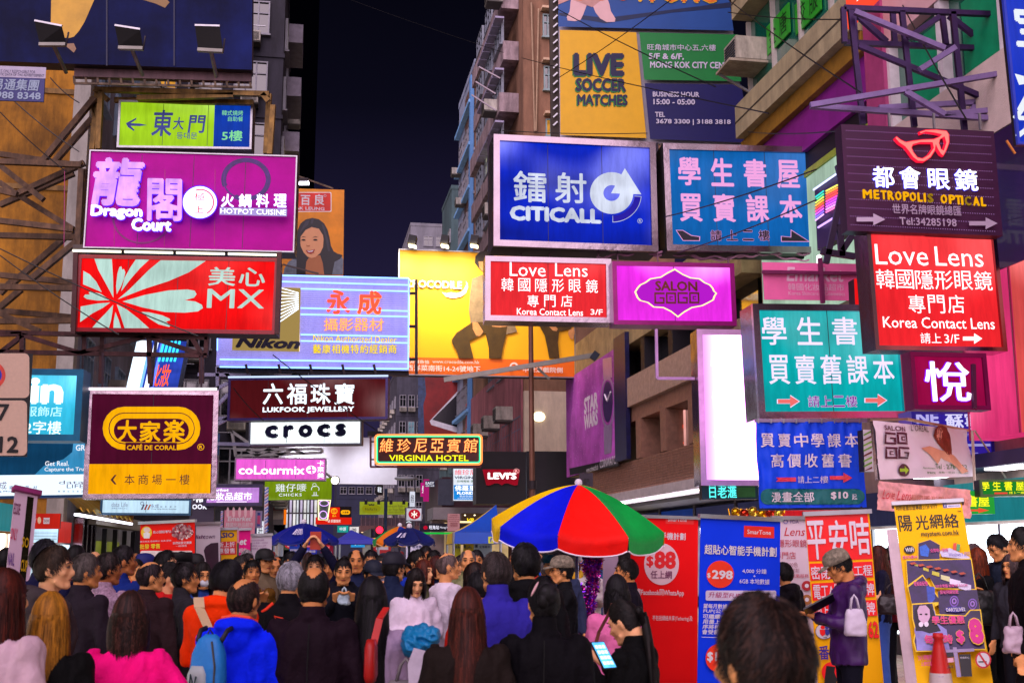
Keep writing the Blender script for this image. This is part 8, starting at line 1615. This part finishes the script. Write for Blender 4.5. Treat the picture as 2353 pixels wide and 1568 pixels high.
person(466, 1286, 10.2, 30, 'woman with glasses and white face mask beside the orange coat', coat=('jacket', '2c4a9a'), hair=('bob', '0e0a0a'), near=1, mask=True, specs=True)
person(449, 1270, 12.6, 60, 'person in a dark flat cap left of the orange coat', coat=('jacket', '1c1820'), hair=('bob', '2a100c'), near=1, cap=('cap', '141418'))
person(391, 1289, 9.8, 100, 'woman in a red jacket with beaded hair clip behind the charcoal jacket', coat=('hood', 'c81c20'), hair=('updo', '0c080a'), near=1, tone=2)
person(312, 1281, 11.5, 60, 'boy in a red top peeking between two men', coat=('jacket', 'd82020'), hair=('crew', '0c0a0a'), near=1)
person(218, 1262, 12.5, 180, 'pale bald head behind the checked shirt man', coat=('jacket', '3a3438'), hair=('none', '0'), near=0, tone=2)
person(176, 1249, 12.0, 150, 'man with black hair at the back behind the profile man', coat=('jacket', '1c1c2c'), hair=('short', '0a080a'), near=0)
person(15, 1256, 12.0, 160, 'dark haired passer by at the left edge behind the essence banner', coat=('jacket', '1c2c3c'), hair=('short', '0a0a0e'), near=0)
# ---- right hand side
person(1938, 1257, 9.9, 268, 'man in a camouflage cap and purple hooded jacket reading a tablet', 'front', coat=('hood', M('360c50', .5, 0, .8, 2.5, bump=.4, bscale=10)), hair=('short', '0c0a0a'), near=1, cap=('cap', CAMO), head=(0, 24), pants='0e0e1c', bulk=.02, tone=1)
person(2018, 1249, 15.0, 255, 'young woman with long hair, jeans and pink boots looking at her phone', 'front', coat=('jacket', '14142c'), hair=('long', '3a140e'), near=1, pants='3a58a8', shoes='e87880', tone=2, bulk=-.006)
person(2034, 1256, 15.6, 250, 'dark haired woman close behind the girl in pink boots', coat=('jacket', '101018'), hair=('long', '0c080c'), near=1, pants='101018')
person(2052, 1247, 15.2, 150, 'man in a wine red jumper beside the yellow standing banner', coat=('turtle', '6a1424'), hair=('short', '1a1614'), near=1)
person(1800, 1290, 12.2, 215, 'person in a grey hooded black jacket between the blue and red banners', coat=('hood', '100c14'), hair=('short', '0c0a0a'), near=1)
person(2235, 1246, 14.2, 165, 'grey haired man in a glossy black coat behind the yellow banner', coat=('hood', M('101018', .25, 0, .3)), hair=('grey', '4a3c3c'), near=1)
person(2244, 1254, 12.6, 100, 'striding woman in black with long auburn hair and a black shoulder bag', 'swing', 'front', coat=('jacket', '0a0a0e'), hair=('long', '5a2008'), near=1, walk=True, pants='08080c', tone=2)
person(2297, 1195, 12.6, 285, 'tall man with glasses in a dark suit and white shirt looking down', 'front', coat=('collar', '1c2434'), hair=('short', '08080c'), near=1, specs=True, head=(0, 24), pants='14141c', hz=1.13)
person(2322, 1268, 11.8, 300, 'person with fringe and glasses before the man in the suit', coat=('jacket', '2c2c34'), hair=('bob', '3a2c2c'), near=1, specs=True)
person(2349, 1205, 9.4, 250, 'man in a black coat walking in at the right edge', 'down', coat=('collar', '0c080c'), hair=('short', '0a0808'), near=1, hz=1.12, pants='100c10', walk=True)
# ---- the crowd further back
R = random.Random(21)
CC = [('1a1a2c', 'dark navy'), ('141414', 'black'), ('3a3038', 'charcoal'), ('5a1c20', 'maroon'), ('24406a', 'steel blue'), ('4a4a30', 'olive'), ('8a8088', 'grey'), ('c0b8b8', 'cream'), ('1c4a40', 'bottle green'), ('6a3a20', 'tan'), ('b83020', 'bright red'), ('2050c0', 'bright blue'), ('d8c8d0', 'white'), ('c04880', 'rose pink'), ('c09020', 'mustard')]
HS = [('short', 'short black hair'), ('bob', 'a bobbed haircut'), ('grey', 'greying hair'), ('long', 'long hair'), ('crew', 'cropped hair'), ('bald', 'a receding hairline')]
used = [(p.location.x, p.location.y) for p in people]; nb = 0
WHERE = [(560, 'between the red banner and the cap wearers'), (700, 'under the dark blue parasol'), (860, 'under the plain blue tent'), (1000, 'before the station entrance'), (1130, 'under the blue and yellow tent'), (1300, 'left of the rainbow umbrella pole'), (1480, 'behind the rainbow umbrella'), (2400, 'behind the right hand banners')]
seen = set()
for i in range(1500):
    if nb >= 115: break
    Y = R.uniform(14.5, 40); px = R.uniform(500, 1400) if R.random() < .92 else R.uniform(300, 480); top = 1270+R.uniform(-12, 20)*16/Y; P = at(px, top, Y)
    if any((P.x-x)**2+(P.y-y)**2 < .33 for x, y in used): continue
    c, cn = R.choice(CC); h, hn = R.choice(HS); row = 'second' if Y < 18 else 'middle' if Y < 24 else 'far' if Y < 31 else 'furthest'; wh = next(w for b_, w in WHERE if px < b_); lab = f'{cn} onlooker with {hn}, {row} row, {wh}'
    if len(lab.split()) > 16: lab = lab.replace(f', {row} row', '')
    if lab in seen: continue
    seen.add(lab); hc = '7a7478' if h == 'grey' else R.choice(['0a080a', '140e0c', '2a140c']); cap = ('cap', R.choice(['10182c', '8a2020', '303030'])) if R.random() < .12 else None
    person(px, top, Y, R.choice([0, 0, 15, -20, 40, -40, 180, 150]), lab, R.choice(['down', 'fold', 'front', 'pocket']), coat=(R.choice(['jacket', 'collar']), c), hair=(h, hc), pants=R.choice(['14141c', '24345a', '2c2828']), near=0, cap=cap, tone=R.randrange(4), group='crowd gathered in the street'); used.append((P.x, P.y)); nb += 1
# ================================================================== THINGS THE PEOPLE CARRY
def held(name, label, cat, near_p, g, mat, **k): o = tag(g.build(name, mat, **k), label, cat); return o
def strap(label, pts, w, mat, name='shoulder_strap', cat='bag strap'):
    g = G()
    for a, b in zip(pts[:-1], pts[1:]): g.bar(a, b, w, .008)
    return tag(g.build(name, mat), label, cat)
# backpack of the man in blue
P = at(509, 1480, 6.2); BP = thing('backpack', 'light blue backpack with grey pocket and a dark zigzag mark', 'backpack', (P.x, 5.95, 1.0), (0, 0, radians(-14))); BP.scale = (.62, .7, .76)
g = G(); ringstack(g, [(0, .10, .05, 0), (.04, .135, .075, 0), (.18, .145, .085, -.005), (.32, .13, .075, 0), (.41, .09, .05, .01), (.44, .04, .02, .015)], 20, 3); g.build('main_pack', M('1a78c8', .55, 0, .12, 4, bump=.4, bscale=14), BP, True)
g = G(); ringstack(g, [(.06, .06, .02, 0), (.08, .085, .035, 0), (.2, .08, .035, 0), (.25, .05, .02, 0)], 16, 3); o = g.build('front_pocket', M('a0aab0', .5, 0, .1), BP, True); o.location = (-.045, -.075, 0)
G().tube([(-.09, -.116, .10), (-.075, -.122, .20), (-.045, -.124, .12), (-.03, -.122, .19)], .007, 6).build('zigzag_mark', M('1c3440', .4), BP)
for s_ in (-1, 1): G().tube([(s_*.10, .0, .40), (s_*.115, .06, .46), (s_*.11, .13, .47)], .018, 8).build('strap', M('1c1c24', .6), BP, True)
G().tube([(-.03, .01, .43), (0, -.0, .47), (.03, .01, .43)], .007, 6).build('haul_loop', BLACK, BP); G().tube([(.06, -.07, .40), (.10, -.082, .25), (.09, -.07, .05)], .008, 6).build('piping', M('3a3c40', .5), BP)
a, b = at(456, 1392, 7.18), at(500, 1480, 7.1); strap('wide beige strap across the back of the orange coat', [at(456,1372,7.28), at(458,1395,7.2), at(478,1440,7.14), at(506,1486,7.12)], .06, M('d0b48c', .7), cat='bag strap')
strap('red strap and slim red bag of the woman in the grey sweater', [at(888,1395,6.12), at(872,1420,6.06), at(860,1470,6.03), at(852,1512,6.02)], .035, M('b81c18', .5)); 
g = G(); ringstack(g, [(0, .022, .06, 0), (.03, .03, .08, 0), (.16, .028, .075, 0), (.2, .02, .05, 0)], 16, 4); o = held('handbag', 'small red handbag hanging from the long red strap', 'bag', None, g, M('a81410', .45), smooth=True); o.location = at(851, 1565, 6.0)
# raised phone
p = at(725, 1241, 11.55); o = tag(G().box(-.052, .052, -.006, .006, -.085, .085).build('mobile_phone', M('a83418', .45)), 'red cased mobile phone held up with both hands over the crowd', 'phone'); o.location = p
p = at(1375+21, 1495, 5.72); PH = thing('mobile_phone', 'phone with a bright screen in the hand of the ponytail woman', 'phone', at(1387, 1503, 5.75), (radians(-40), 0, radians(35))); G().box(-.04, .04, 0, .008, -.075, .075).build('casing', BLACK, PH); G().box(-.036, .036, -.002, -.0005, -.07, .07).build('screen', E('58b8ff', 1.8, .3, (20,20,20), light=True), PH)
for i in range(3):
    for j in range(4): G().box(-.03+i*.021, -.014+i*.021, -.004, -.0022, -.055+j*.03, -.037+j*.03).build('icon', E('e0f4ff', 1.6), PH)
strap('brown strap across the pink coat', [at(1407,1385,7.62), at(1395,1415,7.66), at(1376,1450,7.72), at(1362,1500,7.75)], .022, M('6a3428', .5)); 
g = G(); g.ell((0, 0, 0), (.038, .008, .006), 12, 6); o = held('hair_clip', 'pale curved hair clip in the pinned up black hair', 'hair clip', None, g, M('d8a8b0', .3), smooth=True); o.location = at(1228, 1352, 5.5); o.rotation_euler = (0, radians(-62), 0)
# turquoise coat bundle, paper, grey shopping bag
g = G(); R2 = random.Random(8)
for i in range(11): g.ell((R2.uniform(-.14, .14), R2.uniform(-.05, .05), R2.uniform(-.08, .1)), (R2.uniform(.08, .13), .08, R2.uniform(.06, .1)), 12, 8)
me = fuse(g, .012, 14); n_ = len(me.vertices)
for v in me.vertices: v.co += v.normal*((.3-abs(mnoise.noise(Vector((v.co.x*9, v.co.y*9, v.co.z*20)))))*.05+mnoise.noise(v.co*40)*.006)
o = put('folded_coat', me, None, M('0878b0', .5, 0, .12, 6, bump=.4, bscale=20)); tag(o, 'turquoise coat folded over an arm between two women', 'coat'); o.location = at(966, 1474, 6.2); o.rotation_euler = (0, radians(15), 0); o.scale = (.5, .8, .62)
g = G(); g.add([(-.09, 0, -.12), (.1, .01, -.2), (.09, .02, .1), (-.06, 0, .14), (-.1, -.01, .03)], [(0, 1, 2, 3, 4)]); o = held('paper_sheet', 'crumpled white paper sheet below the turquoise coat', 'paper', None, g, M('c0b4c8', .6, bump=.6, bscale=8)); o.location = at(970, 1535, 5.9); o.scale = (.7, .7, .7)
def bag(name, label, p, w, h, mat, d=.09, fac=1.0, rot=0):
    r = thing(name, label, 'bag', p, (0, 0, radians(rot))); g = G(); ringstack(g, [(0, w*.5, d*.5, 0), (h*.08, w*.56, d*.62, 0), (h*.5, w*.54, d*.6, 0), (h*.85, w*.44, d*.4, 0), (h, w*.36, d*.15, 0)], 20, 3)
    me = fuse(g, .012, 2)
    for v in me.vertices: v.co += v.normal*(mnoise.noise(v.co*14)*.012*fac+mnoise.noise(v.co*35)*.005*fac)
    put('pouch', me, r, mat)
    for s_ in (-1, 1): G().tube([(-w*.22, s_*d*.12, h*.96), (-w*.12, s_*d*.1, h*1.35), (0, 0, h*1.5), (w*.12, s_*d*.1, h*1.35), (w*.22, s_*d*.12, h*.96)], .008, 6).build('handle', mat, r, True)
    return r
bag('shopping_bag', 'crumpled grey shopping bag hanging at the waist of the grey sweater woman', at(930, 1660, 5.95), .2, .2, M('6a6468', .5, 0, .2, 4))
bag('plastic_bag', 'translucent white plastic bag hanging from the arm of the man reading a tablet', at(1966, 1460, 9.55), .16, .21, M('c8bcd0', .35, 0, .1, 4), .08, .5)
o = tag(G().box(-.09, .09, -.006, .006, -.13, .13).build('tablet', M('0c0c14', .3)), 'thin dark tablet held by the man in the purple jacket', 'tablet'); o.location = at(1882, 1388, 9.75); o.rotation_euler = (radians(60), radians(20), radians(70))
bag('plastic_bag', 'small clear plastic bag in the hands of the man in the black padded jacket', at(790, 1388, 10.72), .10, .10, M('a8c0cc', .3, 0, .15, 5), .1, 1.5)
bag('handbag', 'dark leather handbag on the arm of the girl in pink boots', at(2050, 1410, 14.6), .34, .24, M('1c1014', .35, 0, .3, 4), .14, .6)
bag('handbag', 'large black shoulder bag of the striding woman', at(2255, 1435, 12.2), .36, .34, M('0a0a0c', .45, 0, .3, 4), .16, .8)
bag('plastic_bag', 'small pinkish bag carried by the man at the right edge', at(2333, 1500, 9.2), .16, .2, M('b8a0b0', .4), .08, 1.2)
cm = thing('camera', 'small black camera with orange light held to the face of the cap wearer', 'camera', at(1277, 1384-6, 10.2)); G().box(-.06, .06, -.03, .03, -.035, .035).build('camera_body', BLACK, cm); G().tube([(-.0, -.03, 0), (0, -.09, 0)], .03, 12).build('lens', BLACK, cm, True); G().ell((-.09, 0, 0), (.05, .03, .03), 12, 8).build('foam_cover', M('d07810', .8), cm, True)
# shirt print, badge and emblem on clothes are flat marks on their wearers
COL.flush()
